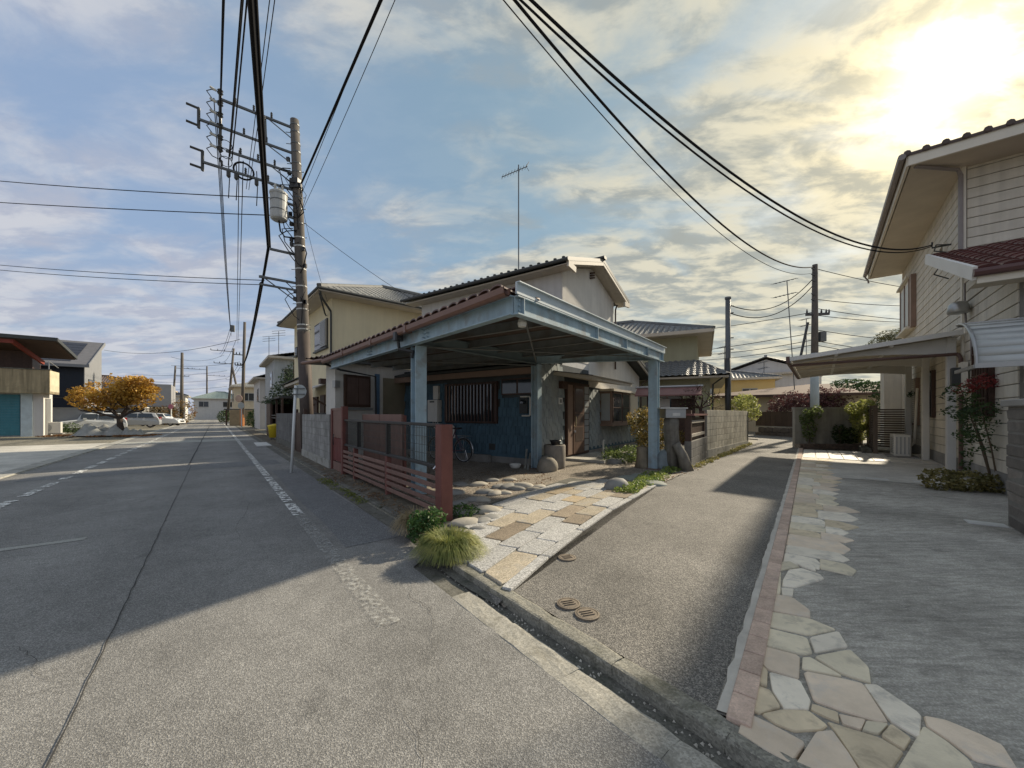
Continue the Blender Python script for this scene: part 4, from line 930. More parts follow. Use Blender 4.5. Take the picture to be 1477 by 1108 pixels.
# upper storey
MB().box(-5.9, 1.30, 2.75, 0.0, 5.30, 5.55).build('upper_wall', m_stucco_g, H)
MB().box(-0.02, 1.28, 2.95, 0.015, 5.32, 5.5).build('gable_wall', m_stucco, H)
gg = MB(); gg.add([(0.015,1.28,5.5),(0.015,5.32,5.5),(0.015,3.3,6.12),(-5.9,1.28,5.5),(-5.9,5.32,5.5),(-5.9,3.3,6.12)], [(0,1,2),(5,4,3),(0,2,5,3),(2,1,4,5),(1,0,3,4)]); gg.build('gable', m_stucco, H)
RT = H
MB().slab([(-6.35, 0.80, 5.58), (0.45, 0.80, 5.58), (0.45, 3.3, 6.33), (-6.35, 3.3, 6.33)], 0.11).build('roof_slope', m_roofmetal, H)
MB().slab([(-6.35, 3.3, 6.33), (0.45, 3.3, 6.33), (0.45, 5.80, 5.58), (-6.35, 5.80, 5.58)], 0.11).build('roof_slope', m_roofmetal, H)
for i in range(26): # tile ends along the eave
    x = -6.25+i*0.262; MB().lathe([(0.045, -0.05), (0.055, 0), (0.03, 0.02)], (x, 0.80, 5.60), 6).build('eave_tile', m_roofmetal, H)
MB().beam((-6.4, 3.3, 6.36), (0.5, 3.3, 6.36), 0.22, 0.1, (0,0,1), 0.03).build('ridge', m_roofmetal, H)
MB().tube([(-6.4, 0.74, 5.52), (0.48, 0.74, 5.50)], 0.05, 8).build('gutter', m_roofmetal, H)
MB().box(-6.3, 0.85, 5.40, 0.40, 1.29, 5.44).build('soffit', m_eave, H)
for y0, z0, y1, z1 in ((0.78, 5.47, 3.3, 6.22), (3.3, 6.22, 5.82, 5.47)):
    MB().beam((0.42, y0, z0), (0.42, y1, z1), 0.05, 0.2).build('verge_board', m_eave, H)
    MB().slab([(0.0, y0, z0-0.06), (0.40, y0, z0-0.06), (0.40, y1, z1-0.06), (0.0, y1, z1-0.06)], 0.02).build('verge_soffit', m_eave, H)
MB().beam((0.43, 0.8, 5.40), (0.43, 1.25, 5.35), 0.06, 0.16).build('verge_return', m_eave, H)
MB().beam((0.43, 5.3, 5.35), (0.43, 5.8, 5.40), 0.06, 0.16).build('verge_return', m_eave, H)
for dz in (0, 0.1, 0.2): MB().beam((0.05, 3.15, 5.75+dz*0.8), (0.05, 3.45, 5.85+dz*0.8), 0.05, 0.05).build('gable_ornament', m_brownwood, H)
MB().tube([(0.1, 5.45, 5.4), (0.07, 5.36, 5.2), (0.07, 5.36, 3.0)], 0.03, 8).build('downpipe', MATS['downpipe_brown'], H)
# left wing: window facing the carport bay, eave
ww_ = MB().box(-5.30, -2.2, 1.55, -5.22, -1.35, 2.5).build('wing_window', m_brownwood, H)
for y in (-2.12, -1.75): MB().box(-5.22, y, 1.63, -5.214, y+0.34, 2.42).build('pane', M('brown_shutter', (0.13,0.085,0.07), 0.5, 0.2, streak=0.3), ww_)
MB().box(-5.32, -2.25, 1.46, -5.18, -1.3, 1.53).build('window_sill', m_alum, ww_)
MB().box(-5.31, -1.15, 0.0, -5.25, -1.0, 2.6).build('blue_trim', M('blue_trim', (0.10,0.17,0.26), 0.5), H)
MB().box(-5.31, -0.85, 0.0, -5.27, 0.0, 2.5).build('beige_panel', M('olive_beige_board', (0.23,0.20,0.14), 0.8, 0.15), H)
MB().slab([(-6.05, -2.9, 2.87), (-4.95, -2.9, 2.87), (-4.95, 1.3, 3.1), (-6.05, 1.3, 3.1)], 0.1).build('wing_roof', m_roofmetal, H)
mb = MB(); tiled_roof(mb, (-6.05, -2.92, 2.91), (-4.95, -2.92, 2.91), (-4.95, 1.3, 3.14), (-6.05, 1.3, 3.14)); stuff(mb.build('wing_tiles', m_btile, H))
MB().tube([(-6.1, -2.98, 2.80), (-4.9, -2.98, 2.80)], 0.05, 8).build('gutter', m_gut, H)
MB().tube([(-5.2, -2.9, 2.76), (-5.12, -2.4, 2.6), (-5.12, -1.25, 2.5), (-5.12, -1.22, 0.3)], 0.03, 8).build('downpipe', MATS['black_gutter'], H)
MB().box(-5.36, -2.5, 2.1, -5.22, -2.35, 2.3).build('lamp_box', m_alum, H)
# door step
stp = struct(MB().box(0.02, 1.3, -0.3, 1.25, 3.6, 0.09).build('door_step', m_apron)); stp.location = H.location; stp.rotation_euler = (0,0,HRZ)
# antenna
an = thing('tv_antenna', 'tall thin television antenna mast above the dark gable roof of the corner house', 'antenna', (0,0,0))
top = W(748, 238, 13.2); bot = Vector((top.x, top.y, 6.2))
m_mast = M('antenna_metal', (0.14,0.14,0.14), 0.4, 0.1, metal=0.6)
MB().tube([bot, top], 0.022, 6).build('mast', m_mast, an)
MB().tube([top+Vector((-0.58,0,-0.42)), top+Vector((0.30,0,-0.05))], 0.014, 5).build('boom', m_mast, an)
for i in range(9):
    c = top+Vector((-0.55+i*0.1, 0, -0.405+i*0.042)); MB().tube([c+Vector((0.03,-0.16,-0.01)), c+Vector((-0.03,0.16,0.01))], 0.007, 4).build('element', m_mast, an)
for sgn in (1, -1): MB().tube([top+Vector((0.26,0,-0.06)), top+Vector((0.36,0.05,0.16*sgn-0.02))], 0.01, 4).build('reflector', m_mast, an)
# ---- bicycle
def bicycle(loc, rz):
    t = thing('bicycle', 'dark city bicycle parked against the blue wall under the carport', 'bicycle', loc, rz)
    m_t = M('tyre_rubber', (0.035,0.035,0.035), 0.8); m_r = M('rim_steel', (0.5,0.5,0.5), 0.3, metal=0.9); m_fr = M('bike_frame', (0.12,0.06,0.085), 0.35, coat=0.3)
    for x in (-0.54, 0.54):
        w = MB().ring((x, 0, 0.335), (1,0,0), (0,0,1), 0.315, 0.019).build('tyre', m_t, t)
        MB().ring((x, 0, 0.335), (1,0,0), (0,0,1), 0.296, 0.009, 28, 5).build('rim', m_r, w)
        sp = MB()
        for k in range(16): a = k*math.pi/8; sp.tube([(x, 0.02*(-1)**k, 0.335), (x+0.295*math.cos(a), 0, 0.335+0.295*math.sin(a))], 0.0016, 4)
        stuff(sp.build('spokes', m_r, w)); MB().tube([(x,-0.05,0.335),(x,0.05,0.335)], 0.022, 8).build('hub', m_r, w)
    fr = MB()
    for a, b, r in (((-0.05,0,0.29),(0.40,0,0.72),0.019), ((0.05,0,0.34),(-0.28,0,0.95),0.016), ((-0.03,0,0.30),(0.42,0,0.62),0.019), ((-0.05,0,0.29),(-0.54,0.06,0.335),0.012), ((-0.05,0,0.29),(-0.54,-0.06,0.335),0.012),
                    ((-0.22,0,0.78),(-0.54,0.06,0.335),0.010), ((-0.22,0,0.78),(-0.54,-0.06,0.335),0.010)): fr.tube([a, b], r, 7)
    fr.build('frame', m_fr, t)
    fk = MB(); fk.tube([(0.36,0,0.98),(0.43,0,0.62)], 0.017, 7); fk.tube([(0.43,0.05,0.64),(0.47,0.05,0.5),(0.54,0.05,0.335)], 0.011, 6); fk.tube([(0.43,-0.05,0.64),(0.47,-0.05,0.5),(0.54,-0.05,0.335)], 0.011, 6); fk.build('fork', m_fr, t)
    MB().tube([(0.20,-0.27,1.0),(0.32,-0.24,1.04),(0.37,-0.1,1.02),(0.37,0.1,1.02),(0.32,0.24,1.04),(0.20,0.27,1.0)], 0.011, 7).build('handlebar', m_r, t)
    sd = MB(); sd.add([(-0.42,-0.09,0.92),(-0.42,0.09,0.92),(-0.14,0.03,0.93),(-0.14,-0.03,0.93),(-0.42,-0.09,0.97),(-0.42,0.09,0.97),(-0.12,0.025,0.96),(-0.12,-0.025,0.96)], [(3,2,1,0),(4,5,6,7),(0,1,5,4),(1,2,6,5),(2,3,7,6),(3,0,4,7)]); sd.build('saddle', m_t, t, bevel=0.015)
    for x, a0, a1 in ((-0.54, 20, 200), (0.54, -10, 150)):
        pts = [(x+0.355*math.cos(math.radians(a)), 0, 0.335+0.355*math.sin(math.radians(a))) for a in range(a0, a1+1, 15)]
        MB().tube(pts, 0.016, 5).build('mudguard', m_r, t)
    MB().tube([(-0.02,-0.14,0.2),(-0.05,-0.08,0.29),(-0.05,0.08,0.29),(-0.09,0.14,0.38)], 0.009, 5).build('crank', m_r, t)
    MB().ring((-0.05,0.055,0.29), (1,0,0), (0,0,1), 0.085, 0.008, 20, 4).build('chainring', m_r, t)
    rk_ = MB(); rk_.tube([(-0.35,0.06,0.74),(-0.8,0.06,0.74),(-0.8,-0.06,0.74),(-0.35,-0.06,0.74)], 0.007, 5); rk_.tube([(-0.7,0.07,0.74),(-0.54,0.07,0.34)], 0.006, 5); rk_.build('rear_rack', m_r, t)
    MB().tube([(-0.54,-0.08,0.335),(-0.62,-0.1,0.02)], 0.009, 5).build('kickstand', m_r, t)
bp_ = K1+WD*2.68-PD*0.52; bicycle((bp_.x, bp_.y, T(bp_.x, bp_.y)), HRZ+math.pi)
# ---- planter drum, pot, bowl and board by the post
pd = thing('planter_drum', 'squat cylindrical concrete drum holding a black pot beside the entrance shingles', 'drum', G(800, 675, 0.0), 0)
MB().lathe([(0.25, -0.02), (0.27, 0.05), (0.27, 0.55), (0.25, 0.58), (0.21, 0.58), (0.2, 0.5)], n=24).build('drum', M('drum_concrete', (0.27,0.24,0.2), 0.9, 0.25, 5, 0.3, 50, streak=0.3), pd, True)
pt = MB().lathe([(0.09, 0), (0.12, 0.12), (0.14, 0.14), (0.14, 0.17), (0.12, 0.17), (0.1, 0.12)], n=16).build('flower_pot', M('black_pot', (0.025,0.025,0.028), 0.4), None, True)
pt.location = pd.location+Vector((0.02, -0.02, 0.52)); tag(pt, 'small black flower pot standing in the top of the concrete drum', 'pot')
MB().lathe([(0.24, 0.50), (0.24, 0.53)], n=16).build('soil', m_dirt, pd)
bowl = MB().lathe([(0.10, 0), (0.135, 0.04), (0.145, 0.09), (0.15, 0.1), (0.13, 0.1), (0.12, 0.05), (0.06, 0.02)], n=18).build('bowl', M('white_enamel', (0.72,0.7,0.64), 0.35), None, True); bowl.location = G(743, 675, 0.0); tag(bowl, 'low white enamel bowl on the gravel before the blue wall', 'bowl')
for i, (a, b) in enumerate((((757, 676), (766, 655)), ((761, 677), (768, 651)))):
    p = G(*a); q = K1+WD*(0.35-0.12*i)-PD*0.03; o = MB().beam(p+Vector((0,0,0.0)), (q.x, q.y, 0.52-0.1*i), 0.05, 0.02).build('leaning_board', m_conc); tag(o, 'thin pale wooden board leaning against the blue wall beside the post', 'board', 'boards by the post')
o = MB().beam(K1+WD*2.5-PD*0.16+Vector((0,0,.1)), K1+WD*1.5-PD*0.16+Vector((0,0,.1)), 0.16, 0.22, (0,0,1), 0.02).build('foundation_block', m_found); o.location.z = 0.1; tag(o, 'pale mortar block lying against the house foundation behind the bicycle wheel', 'block')
# ================================================================== RIGHT-HAND HOUSE WITH CREAM SIDING
RO = Vector((9.5, 8.1, 0.20)); RRZ = math.atan2(-0.627, 0.779)
RH = thing('siding_house', 'cream two storey house with horizontal siding and red brown tiled porch roof along the driveway', 'house', RO, RRZ)
m_side = M('cream_siding', (0.64, 0.59, 0.495), 0.75, 0.1, 2, 0.5, 130, rnd=0.05, streak=0.2, stain=(0.46,0.41,0.31), stain_amt=0.35, stain_scale=1.2)
m_trim = M('cream_trim', (0.68, 0.63, 0.53), 0.6, 0.08, 3)
m_soff = M('soffit_board', (0.52, 0.46, 0.37), 0.7, 0.1, 2)
m_rtile = M('brown_grey_tile', (0.085, 0.06, 0.05), 0.5, 0.25, 6)
m_maroon = M('maroon_tile', (0.10, 0.035, 0.033), 0.4, 0.25, 6, rnd=0.2)
m_gutr = M('grey_brown_gutter', (0.24, 0.21, 0.195), 0.4, 0.1, 4)
MB().box(0.02, 0.02, -0.3, 8.0, 7.6, 6.5).build('wall_core', m_mortar, RH)
MB().box(0.02, -2.9, -0.3, 8.0, 0.02, 3.4).build('porch_core', m_mortar, RH)
MB().box(-0.02, -2.95, -0.3, 8.0, 7.65, 0.28).build('foundation', m_found, RH)
def boards_left(y0, y1, z0, z1, h=0.205):
    z = z0
    while z < z1:
        hh = min(h, z1-z); cuts = [y0]+[c for c in ([y0+1.9, y0+4.93] if int(z/h) % 2 else [y0+3.03, y0+6.06]) if c < y1-0.3]+[y1]
        for ca, cb in zip(cuts, cuts[1:]): piece('siding_board', cmesh('siding_board', 0.03, cb-ca-0.005, hh-0.012, m_side, 0.006), RH, (0.012+random.uniform(0,.003), (ca+cb)/2, z), rot=(0, 0.03, 0))
        z += h
def boards_front(x0, x1, y, z0, z1, h=0.205):
    z = z0
    while z < z1:
        hh = min(h, z1-z); cuts = [x0]+([x0+1.2, x0+4.23] if int(z/h) % 2 else [x0+2.7, x0+5.73])+[x1]
        for ca, cb in zip(cuts, cuts[1:]): piece('siding_board', cmesh('siding_board', cb-ca-0.005, 0.03, hh-0.012, m_side, 0.006), RH, ((ca+cb)/2, y+0.012+random.uniform(-.003,0), z), rot=(-0.03, 0, 0))
        z += h
boards_left(0.05, 7.58, 0.28, 6.5); boards_front(0.05, 7.9, 0.0, 3.3, 6.5)
boards_left(-2.88, 0.04, 0.28, 3.55); boards_front(0.05, 7.9, -2.9, 0.28, 3.3)
# gable-shaped infill under the lean-to verge
z = 3.56
while z < 4.5:
    yt = -2.9+(z+0.2-3.45)/0.38; 
    if yt < -0.2: piece('siding_board', cmesh('siding_board', 0.03, -yt, 0.193, m_side, 0.006), RH, (0.012, yt/2, z), rot=(0, 0.03, 0))
    z += 0.205
for y in (0.0, 7.6): MB().box(-0.03, y-0.06, 0.28, 0.03, y+0.06, 6.5).build('corner_trim', m_trim, RH)
# roof: hipped, wide eaves, gutter all round
ex0, ey0, ex1, ey1 = -0.92, -0.85, 9.0, 7.8
MB().box(ex0+0.05, ey0+0.05, 6.42, ex1-0.05, ey1-0.05, 6.47).build('soffit', m_soff, RH)
for (a, b) in (((ex0, ey0), (ex1, ey0)), ((ex0, ey0), (ex0, ey1)), ((ex0, ey1), (ex1, ey1))):
    MB().beam((*a, 6.53), (*b, 6.53), 0.05, 0.24, (0,0,1)).build('fascia', m_trim, RH)
MB().tube([(ex0-0.1, ey0-0.08, 6.60), (ex0-0.1, ey1+0.05, 6.57)], 0.065, 8).build('gutter', m_gutr, RH)
MB().tube([(ex0-0.1, ey1+0.0, 6.5), (ex0-0.02, ey1-0.02, 6.36), (ex0+0.0, ey1-0.03, 6.25)], 0.03, 6).build('gutter_outlet', m_gutr, RH)
MB().slab([(ex0-0.05, ey0-0.05, 6.66), (ex1, ey0-0.05, 6.66), (4.0, 3.95, 8.2)], 0.06).build('roof_slope', m_rtile, RH)
MB().slab([(ex0-0.05, ey1+0.05, 6.66), (ex0-0.05, ey0-0.05, 6.66), (4.0, 3.95, 8.2)], 0.06).build('roof_slope', m_rtile, RH)
MB().slab([(ex1, ey0, 6.66), (ex1, ey1, 6.66), (4.0, 3.95, 8.2)], 0.06).build('roof_slope', m_rtile, RH)
MB().slab([(ex1, ey1, 6.66), (ex0, ey1, 6.66), (4.0, 3.95, 8.2)], 0.06).build('roof_slope', m_rtile, RH)
rt = MB().lathe([(0.0, -0.02), (0.055, -0.02), (0.06, 0.06), (0.04, 0.07), (0.0, 0.07)], n=8).build('eave_tile', m_rtile, RH).data
bpy.data.objects.remove(bpy.data.objects['eave_tile'])
for i in range(26): piece('eave_tile', rt, RH, (ex0-0.02+i*0.27, ey0+0.0, 6.66), rot=(math.pi/2, 0, 0))
# front downpipe at corner
MB().tube([(-0.80, -0.75, 6.40), (-0.10, -0.14, 6.36), (-0.05, -0.08, 6.25), (-0.05, -0.08, 4.62)], 0.038, 8).build('downpipe', m_gutr, RH)
MB().tube([(-0.05, -0.08, 4.66), (0.1, -0.16, 4.60), (0.55, -0.9, 4.36)], 0.038, 8).build('downpipe', m_gutr, RH)
# lean-to porch roof with tiles
MB().slab([(-0.5, -3.35, 3.40), (8.4, -3.35, 3.40), (8.4, 0.0, 4.67), (-0.5, 0.0, 4.67)], 0.05).build('porch_roof_deck', m_soff, RH)
tm = MB(); arc = [(0.12*math.cos(math.pi*k/6), 0.05*math.sin(math.pi*k/6)) for k in range(7)]
tm.add([(x, yy, z+(0.02 if yy < 0 else 0)) for yy in (-0.15, 0.15) for x, z in arc], [(k, k+1, 8+k, 7+k) for k in range(6)]+[tuple(range(7))])
tmo = tm.build('porch_tile', m_maroon); tdat = tmo.data; bpy.data.objects.remove(tmo)
for r in range(12):
    for c in range(16):
        y = -3.25+r*0.28; zz_ = 3.42+(y+3.35)*0.379
        piece('roof_tile', tdat, RH, (-0.40+c*0.25, y, zz_), rot=(math.atan(0.379), 0, 0))
MB().beam((-0.53, -3.4, 3.36), (-0.53, 0.0, 4.64), 0.05, 0.20).build('verge_board', M('white_verge', (0.70,0.68,0.63), 0.6, 0.06), RH)
MB().box(-0.5, -3.3, 3.24, 8.2, -2.9, 3.30).build('porch_soffit', m_soff, RH)
MB().beam((-0.5, -3.36, 3.30), (8.4, -3.36, 3.30), 0.04, 0.18, (0,0,1)).build('porch_fascia', m_trim, RH)
MB().tube([(-0.55, -3.43, 3.36), (8.4, -3.43, 3.36)], 0.06, 8).build('porch_gutter', M('maroon_gutter', (0.10,0.05,0.045), 0.4), RH)
MB().box(0.28, -3.54, 3.14, 0.52, -3.34, 3.42).build('rain_head', m_gutr, RH)
MB().tube([(0.4, -3.42, 3.16), (0.38, -3.1, 2.92), (0.36, -2.98, 2.82), (0.36, -2.96, 0.3)], 0.04, 8).build('downpipe', m_gutr, RH)
for z in (2.6, 1.7, 0.9): MB().box(0.28, -3.02, z, 0.46, -2.9, z+0.03).build('pipe_bracket', m_gutr, RH)
# windows on the driveway side
w = MB().box(-0.10, 5.5, 4.05, 0.0, 7.4, 5.65).build('upper_window', m_trim, RH)
MB().box(-0.108, 5.62, 4.18, -0.102, 7.28, 5.52).build('pane', m_frost, w)
for y in (5.54, 6.4, 7.28): MB().box(-0.13, y, 4.08, -0.101, y+0.06, 5.62).build('mullion', m_fascia_b, w)
MB().box(-0.22, 5.4, 4.0, 0.0, 7.5, 4.07).build('window_sill', m_trim, w); MB().box(-0.2, 5.4, 5.66, 0.0, 7.5, 5.72).build('window_head', m_trim, w)
MB().box(-0.12, 5.15, 4.02, 0.0, 5.44, 5.68).build('shutter_case', m_fascia_b, w)
w = MB().box(-0.06, 1.35, 4.85, 0.0, 1.75, 5.35).build('small_window', m_trim, RH); MB().box(-0.066, 1.41, 4.92, -0.061, 1.69, 5.29).build('pane', m_glass, w)
# low projecting bay at the far corner
MB().box(-0.5, 7.7, 0.0, 1.5, 8.9, 3.2).build('rear_bay', m_side, RH); MB().slab([(-0.7, 7.65, 3.15), (1.7, 7.65, 3.45), (1.7, 9.1, 3.45), (-0.7, 9.1, 3.15)], 0.05).build('rear_bay_roof', m_gutr, RH)
w = MB().box(-0.09, 4.6, 0.9, 0.0, 6.5, 2.35).build('ground_window', m_fascia_b, RH)
for i in range(22): MB().box(-0.12, 4.7, 0.97+i*0.062, -0.09, 6.4, 1.01+i*0.062).build('louvre', M('louvre_cream', (0.5,0.47,0.4), 0.6), w)
w = MB().box(-0.07, 2.5, 1.15, 0.0, 3.5, 2.4).build('ground_window', m_brownwood, RH); MB().box(-0.076, 2.58, 1.22, -0.071, 3.42, 2.33).build('pane', m_glass, w)
w = MB().box(-0.07, -1.9, 1.2, 0.0, -1.0, 2.55).build('lattice_window', m_brownwood, RH); MB().box(-0.073, -1.84, 1.26, -0.071, -1.06, 2.49).build('pane', m_glass, w)
for i in range(6):
    MB().box(-0.1, -1.86+i*0.155, 1.22, -0.074, -1.83+i*0.155, 2.53).build('lattice_bar', m_brownwood, w); MB().box(-0.098, -1.88, 1.3+i*0.21, -0.076, -1.02, 1.33+i*0.21).build('lattice_bar', m_brownwood, w)
# bracket and hood on the wall
MB().lathe([(0.15, 0), (0.165, 0.02), (0.15, 0.16), (0.11, 0.22), (0.03, 0.24)], (-0.17, -0.55, 3.28), 14).build('vent_hood', M('galvanised', (0.42,0.42,0.40), 0.35, metal=0.7), RH, True)
MB().tube([(-0.06, -0.42, 3.9), (-0.06, -0.42, 3.5), (-0.06, -0.5, 3.1), (-0.06, -0.62, 2.95), (-0.06, -0.86, 2.8), (-0.06, -0.88, 2.3)], 0.018, 6).build('conduit', m_gutr, RH)
MB().box(-0.1, -0.66, 2.86, 0.0, -0.56, 3.0).build('junction_box', m_trim, RH)
cb = MB(); cb.tube([(0, 0.97, 5.15), (-0.25, 0.9, 5.18), (-0.3, 0.75, 5.0), (-0.05, 0.6, 4.85)], 0.014, 6); cb.tube([(-0.02, 0.8, 4.55), (-0.22, 0.7, 4.62), (-0.28, 0.9, 4.5), (-0.02, 1.1, 4.4)], 0.014, 6); cb.tube([(0.0, 0.97, 5.15), (-0.3, 0.97, 5.15), (-0.3, 0.97, 5.28)], 0.02, 6)
cb.build('cable_bracket', m_roofmetal, RH)
# ---- white aluminium carport
m_wal = M('white_aluminium', (0.62, 0.60, 0.55), 0.4, 0.06, 3, metal=0.1)
m_poly = M('smoked_polycarbonate', (0.42, 0.36, 0.27), 0.4, 0.08, 3)
wc = thing('cantilever_carport', 'cream aluminium cantilever carport roof with smoked panels over the driveway', 'carport', RO, RRZ)
X0, X1, Y0, Y1 = -2.95, -0.12, -0.25, 5.6
def zr(x): return 2.60+0.11*(x-X0)
for y in (0.1, 2.7, 5.3):
    MB().beam((-0.16, y, -0.1), (-0.16, y, zr(-0.16)-0.02), 0.16, 0.14, (1,0,0), 0.01).build('post', m_wal, wc)
    mb = MB(); n = 10
    pts = [(-0.16-k*(2.75)/n, zr(-0.16-k*2.75/n)-0.06-0.34*(1-k/n)**2.2) for k in range(n+1)]
    for k in range(n):
        (xa, za), (xb, zb) = pts[k], pts[k+1]; mb.add([(xa,y-.04,za),(xa,y+.04,za),(xb,y+.04,zb),(xb,y-.04,zb),(xa,y-.04,zr(xa)-.02),(xa,y+.04,zr(xa)-.02),(xb,y+.04,zr(xb)-.02),(xb,y-.04,zr(xb)-.02)], [(3,2,1,0),(4,5,6,7),(0,1,5,4),(2,3,7,6),(1,2,6,5),(3,0,4,7)])
    mb.build('cantilever_arm', m_wal, wc)
ny = 8; dy = (Y1-Y0)/ny
for i in range(ny):
    y = Y0+i*dy; MB().slab([(X0+.04, y+0.02, zr(X0)+0.0), (X1-.04, y+0.02, zr(X1)), (X1-.04, y+dy-0.02, zr(X1)), (X0+.04, y+dy-0.02, zr(X0))], 0.012).build('roof_panel', m_poly, wc)
for i in range(ny+1):
    y = Y0+i*dy; MB().beam((X0, y, zr(X0)+0.01), (X1, y, zr(X1)+0.01), 0.045, 0.07).build('rafter', m_wal, wc)
for x in (X0, -2.05, -1.1, X1): MB().beam((x, Y0, zr(x)-0.005), (x, Y1, zr(x)-0.005), 0.06, 0.10).build('purlin', m_wal, wc)
MB().beam((X0-0.04, Y0-0.05, zr(X0)+0.02), (X0-0.04, Y1+0.05, zr(X0)+0.02), 0.08, 0.16).build('edge_gutter', M('bronze_gutter', (0.11,0.065,0.05), 0.45), wc)
MB().beam((X0, Y0-0.04, zr(X0)+0.03), (X1+0.1, Y0-0.04, zr(X1)+0.03), 0.035, 0.10).build('front_edge', m_wal, wc)
MB().tube([(X0, Y0+0.1, zr(X0)-0.12), (-0.1, Y0+0.1, zr(X0)-0.10)], 0.035, 8).build('drain_pipe', MATS['bronze_gutter'], wc)
MB().tube([(-0.1, Y0+0.1, zr(X0)-0.1), (-0.07, Y0+0.05, 2.4), (-0.07, Y0+0.05, 0.1)], 0.035, 8).build('drain_pipe', MATS['bronze_gutter'], wc)
wl_ = thing('wall_lantern', 'dark boxy wall lantern on a white back board under the carport roof', 'lamp', RO, RRZ)
MB().box(-0.24, -0.42, 1.82, -0.10, -0.28, 2.2).build('lantern_case', m_roofmetal, wl_, bevel=0.015); MB().box(-0.11, -0.5, 1.65, -0.03, -0.2, 2.3).build('back_board', m_trim, wl_)
# ---- AC unit
ac = thing('air_conditioner', 'white outdoor air conditioner unit standing by the cream wall under the carport', 'air conditioner', RO+Vector((0.627*3.4-0.779*0.55, 0.779*3.4+0.627*0.55, 0)), RRZ)
MB().box(-0.18, -0.42, 0.06, 0.16, 0.42, 0.66).build('case', m_wal, ac, bevel=0.012)
MB().box(-0.32, -0.5, 0.0, 0.3, 0.5, 0.06).build('base', m_found, ac)
for i in range(9): MB().box(-0.192, -0.36, 0.14+i*0.05, -0.178, 0.16, 0.162+i*0.05).build('grille_slat', m_alum, ac)
for i in range(4): MB().box(-0.14+i*0.08, -0.435, 0.12, -0.11+i*0.08, -0.42, 0.6).build('side_slat', m_alum, ac)
MB().tube([(0.1, 0.44, 0.25), (0.2, 0.55, 0.2), (0.35, 0.55, 0.4), (0.4, 0.5, 2.0)], 0.03, 7).build('hose', m_trim, ac)
# ---- curved awning over the front door
aw = thing('curved_awning', 'grey translucent barrel awning with ribs over the front door of the siding house', 'awning', RO, RRZ)
m_awn = M('grey_polycarbonate', (0.40, 0.41, 0.39), 0.22, 0.12, 3, spec=0.6, stain=(0.25,0.25,0.23), stain_amt=0.5)
AY0, AX0, AX1 = -2.93, -0.62, 3.4
arcp = [(AY0-1.0*math.sin(math.radians(a)), 1.93+0.74*math.cos(math.radians(a))) for a in range(0, 91, 10)]
n_p = 5; dx = (AX1-AX0)/n_p
for i in range(n_p):
    mb = MB(); x0, x1 = AX0+i*dx+0.012, AX0+(i+1)*dx-0.012
    for k in range(len(arcp)-1):
        (ya, za), (yb, zb) = arcp[k], arcp[k+1]; mb.add([(x0,ya,za),(x1,ya,za),(x1,yb,zb),(x0,yb,zb)], [(0,1,2,3)])
    o = mb.build('awning_panel', m_awn, aw, True); md = o.modifiers.new('s', 'SOLIDIFY'); md.thickness = 0.008
for i in range(n_p+1):
    x = AX0+i*dx; MB().tube([(x, y, z+0.004) for y, z in arcp], 0.02, 6).build('rib', m_alum, aw)
MB().beam((AX0-.02, arcp[-1][0], arcp[-1][1]), (AX1+.02, arcp[-1][0], arcp[-1][1]), 0.05, 0.07).build('front_bar', m_alum, aw)
MB().beam((AX0, AY0, arcp[0][1]), (AX1, AY0, arcp[0][1]), 0.04, 0.06).build('wall_bar', m_alum, aw)
MB().beam((AX0-.01, arcp[-1][0], arcp[-1][1]-0.01), (AX0-.01, AY0, arcp[-1][1]-0.01), 0.04, 0.05).build('end_bar', m_alum, aw)
# ---- stacked stone gate pillar
gp = G(1506, 772); pil = thing('gate_pillar', 'stacked brown grey stone gate pillar beside the driveway near the front door', 'pillar', gp, RRZ)
m_pst = [M('pillar_stone', (0.23,0.205,0.18), 0.85, 0.25, 6, 0.6, 30, rnd=0.2), M('pillar_stone_dark', (0.15,0.135,0.12), 0.85, 0.25, 6, 0.6, 30, rnd=0.2)]
MB().box(-0.17, -0.27, 0, 0.43, 0.33, 1.42).build('core', m_mortar, pil)
R = random.Random(8); z = 0.0; ps = [cmesh('pillar_stone', 0.30, 0.6, 0.13, m_pst[i % 2], 0.012, 0.008) for i in range(4)]
while z < 1.4:
    for x in (-0.02, 0.29): piece('stone', R.choice(ps), pil, (x+R.uniform(-.02,.02), 0.03+R.uniform(-.02,.02), z), rot=(0, 0, R.uniform(-.02,.02)), scale=(1, 1.06, 1)); 
    z += 0.14
MB().box(-0.22, -0.32, 1.42, 0.48, 0.38, 1.5).build('cap', M('pillar_cap', (0.28,0.27,0.25), 0.8, 0.15), pil, bevel=0.01)
# ---- nandina with red berries
nd = thing('nandina', 'tall slender nandina with dark leaves and red tops growing against the cream wall', 'shrub', G(1443, 706), 0)
R = random.Random(3); mb = MB(); bl = []
for i in range(7):
    a = i*0.9; b0 = Vector((0.08*math.cos(a), 0.08*math.sin(a), 0)); t_ = b0+Vector((0.3*math.cos(a)+R.uniform(-.1,.1)-0.05, 0.2*math.sin(a)+0.05, R.uniform(1.3, 1.85)))
    mb.tube([b0, b0.lerp(t_, 0.5)+Vector((0.03,0,0)), t_], [0.014, 0.012, 0.008], 5)
    bl += [(t_.x, t_.y, t_.z-0.1, .24, .22, .17), (t_.x-.05, t_.y, t_.z-0.42, .22, .2, .12), (b0.lerp(t_,.5).x, b0.lerp(t_,.5).y, t_.z*0.5, .13, .12, .07)]
mb.build('stems', M('plant_stem', (0.12,0.09,0.06), 0.8), nd)
leaves('foliage', bl, 3000, 0.06, leafmat('nandina_leaf', (0.02,0.045,0.015), (0.07,0.12,0.03), 5), nd, 0.3, 0.4, 2)
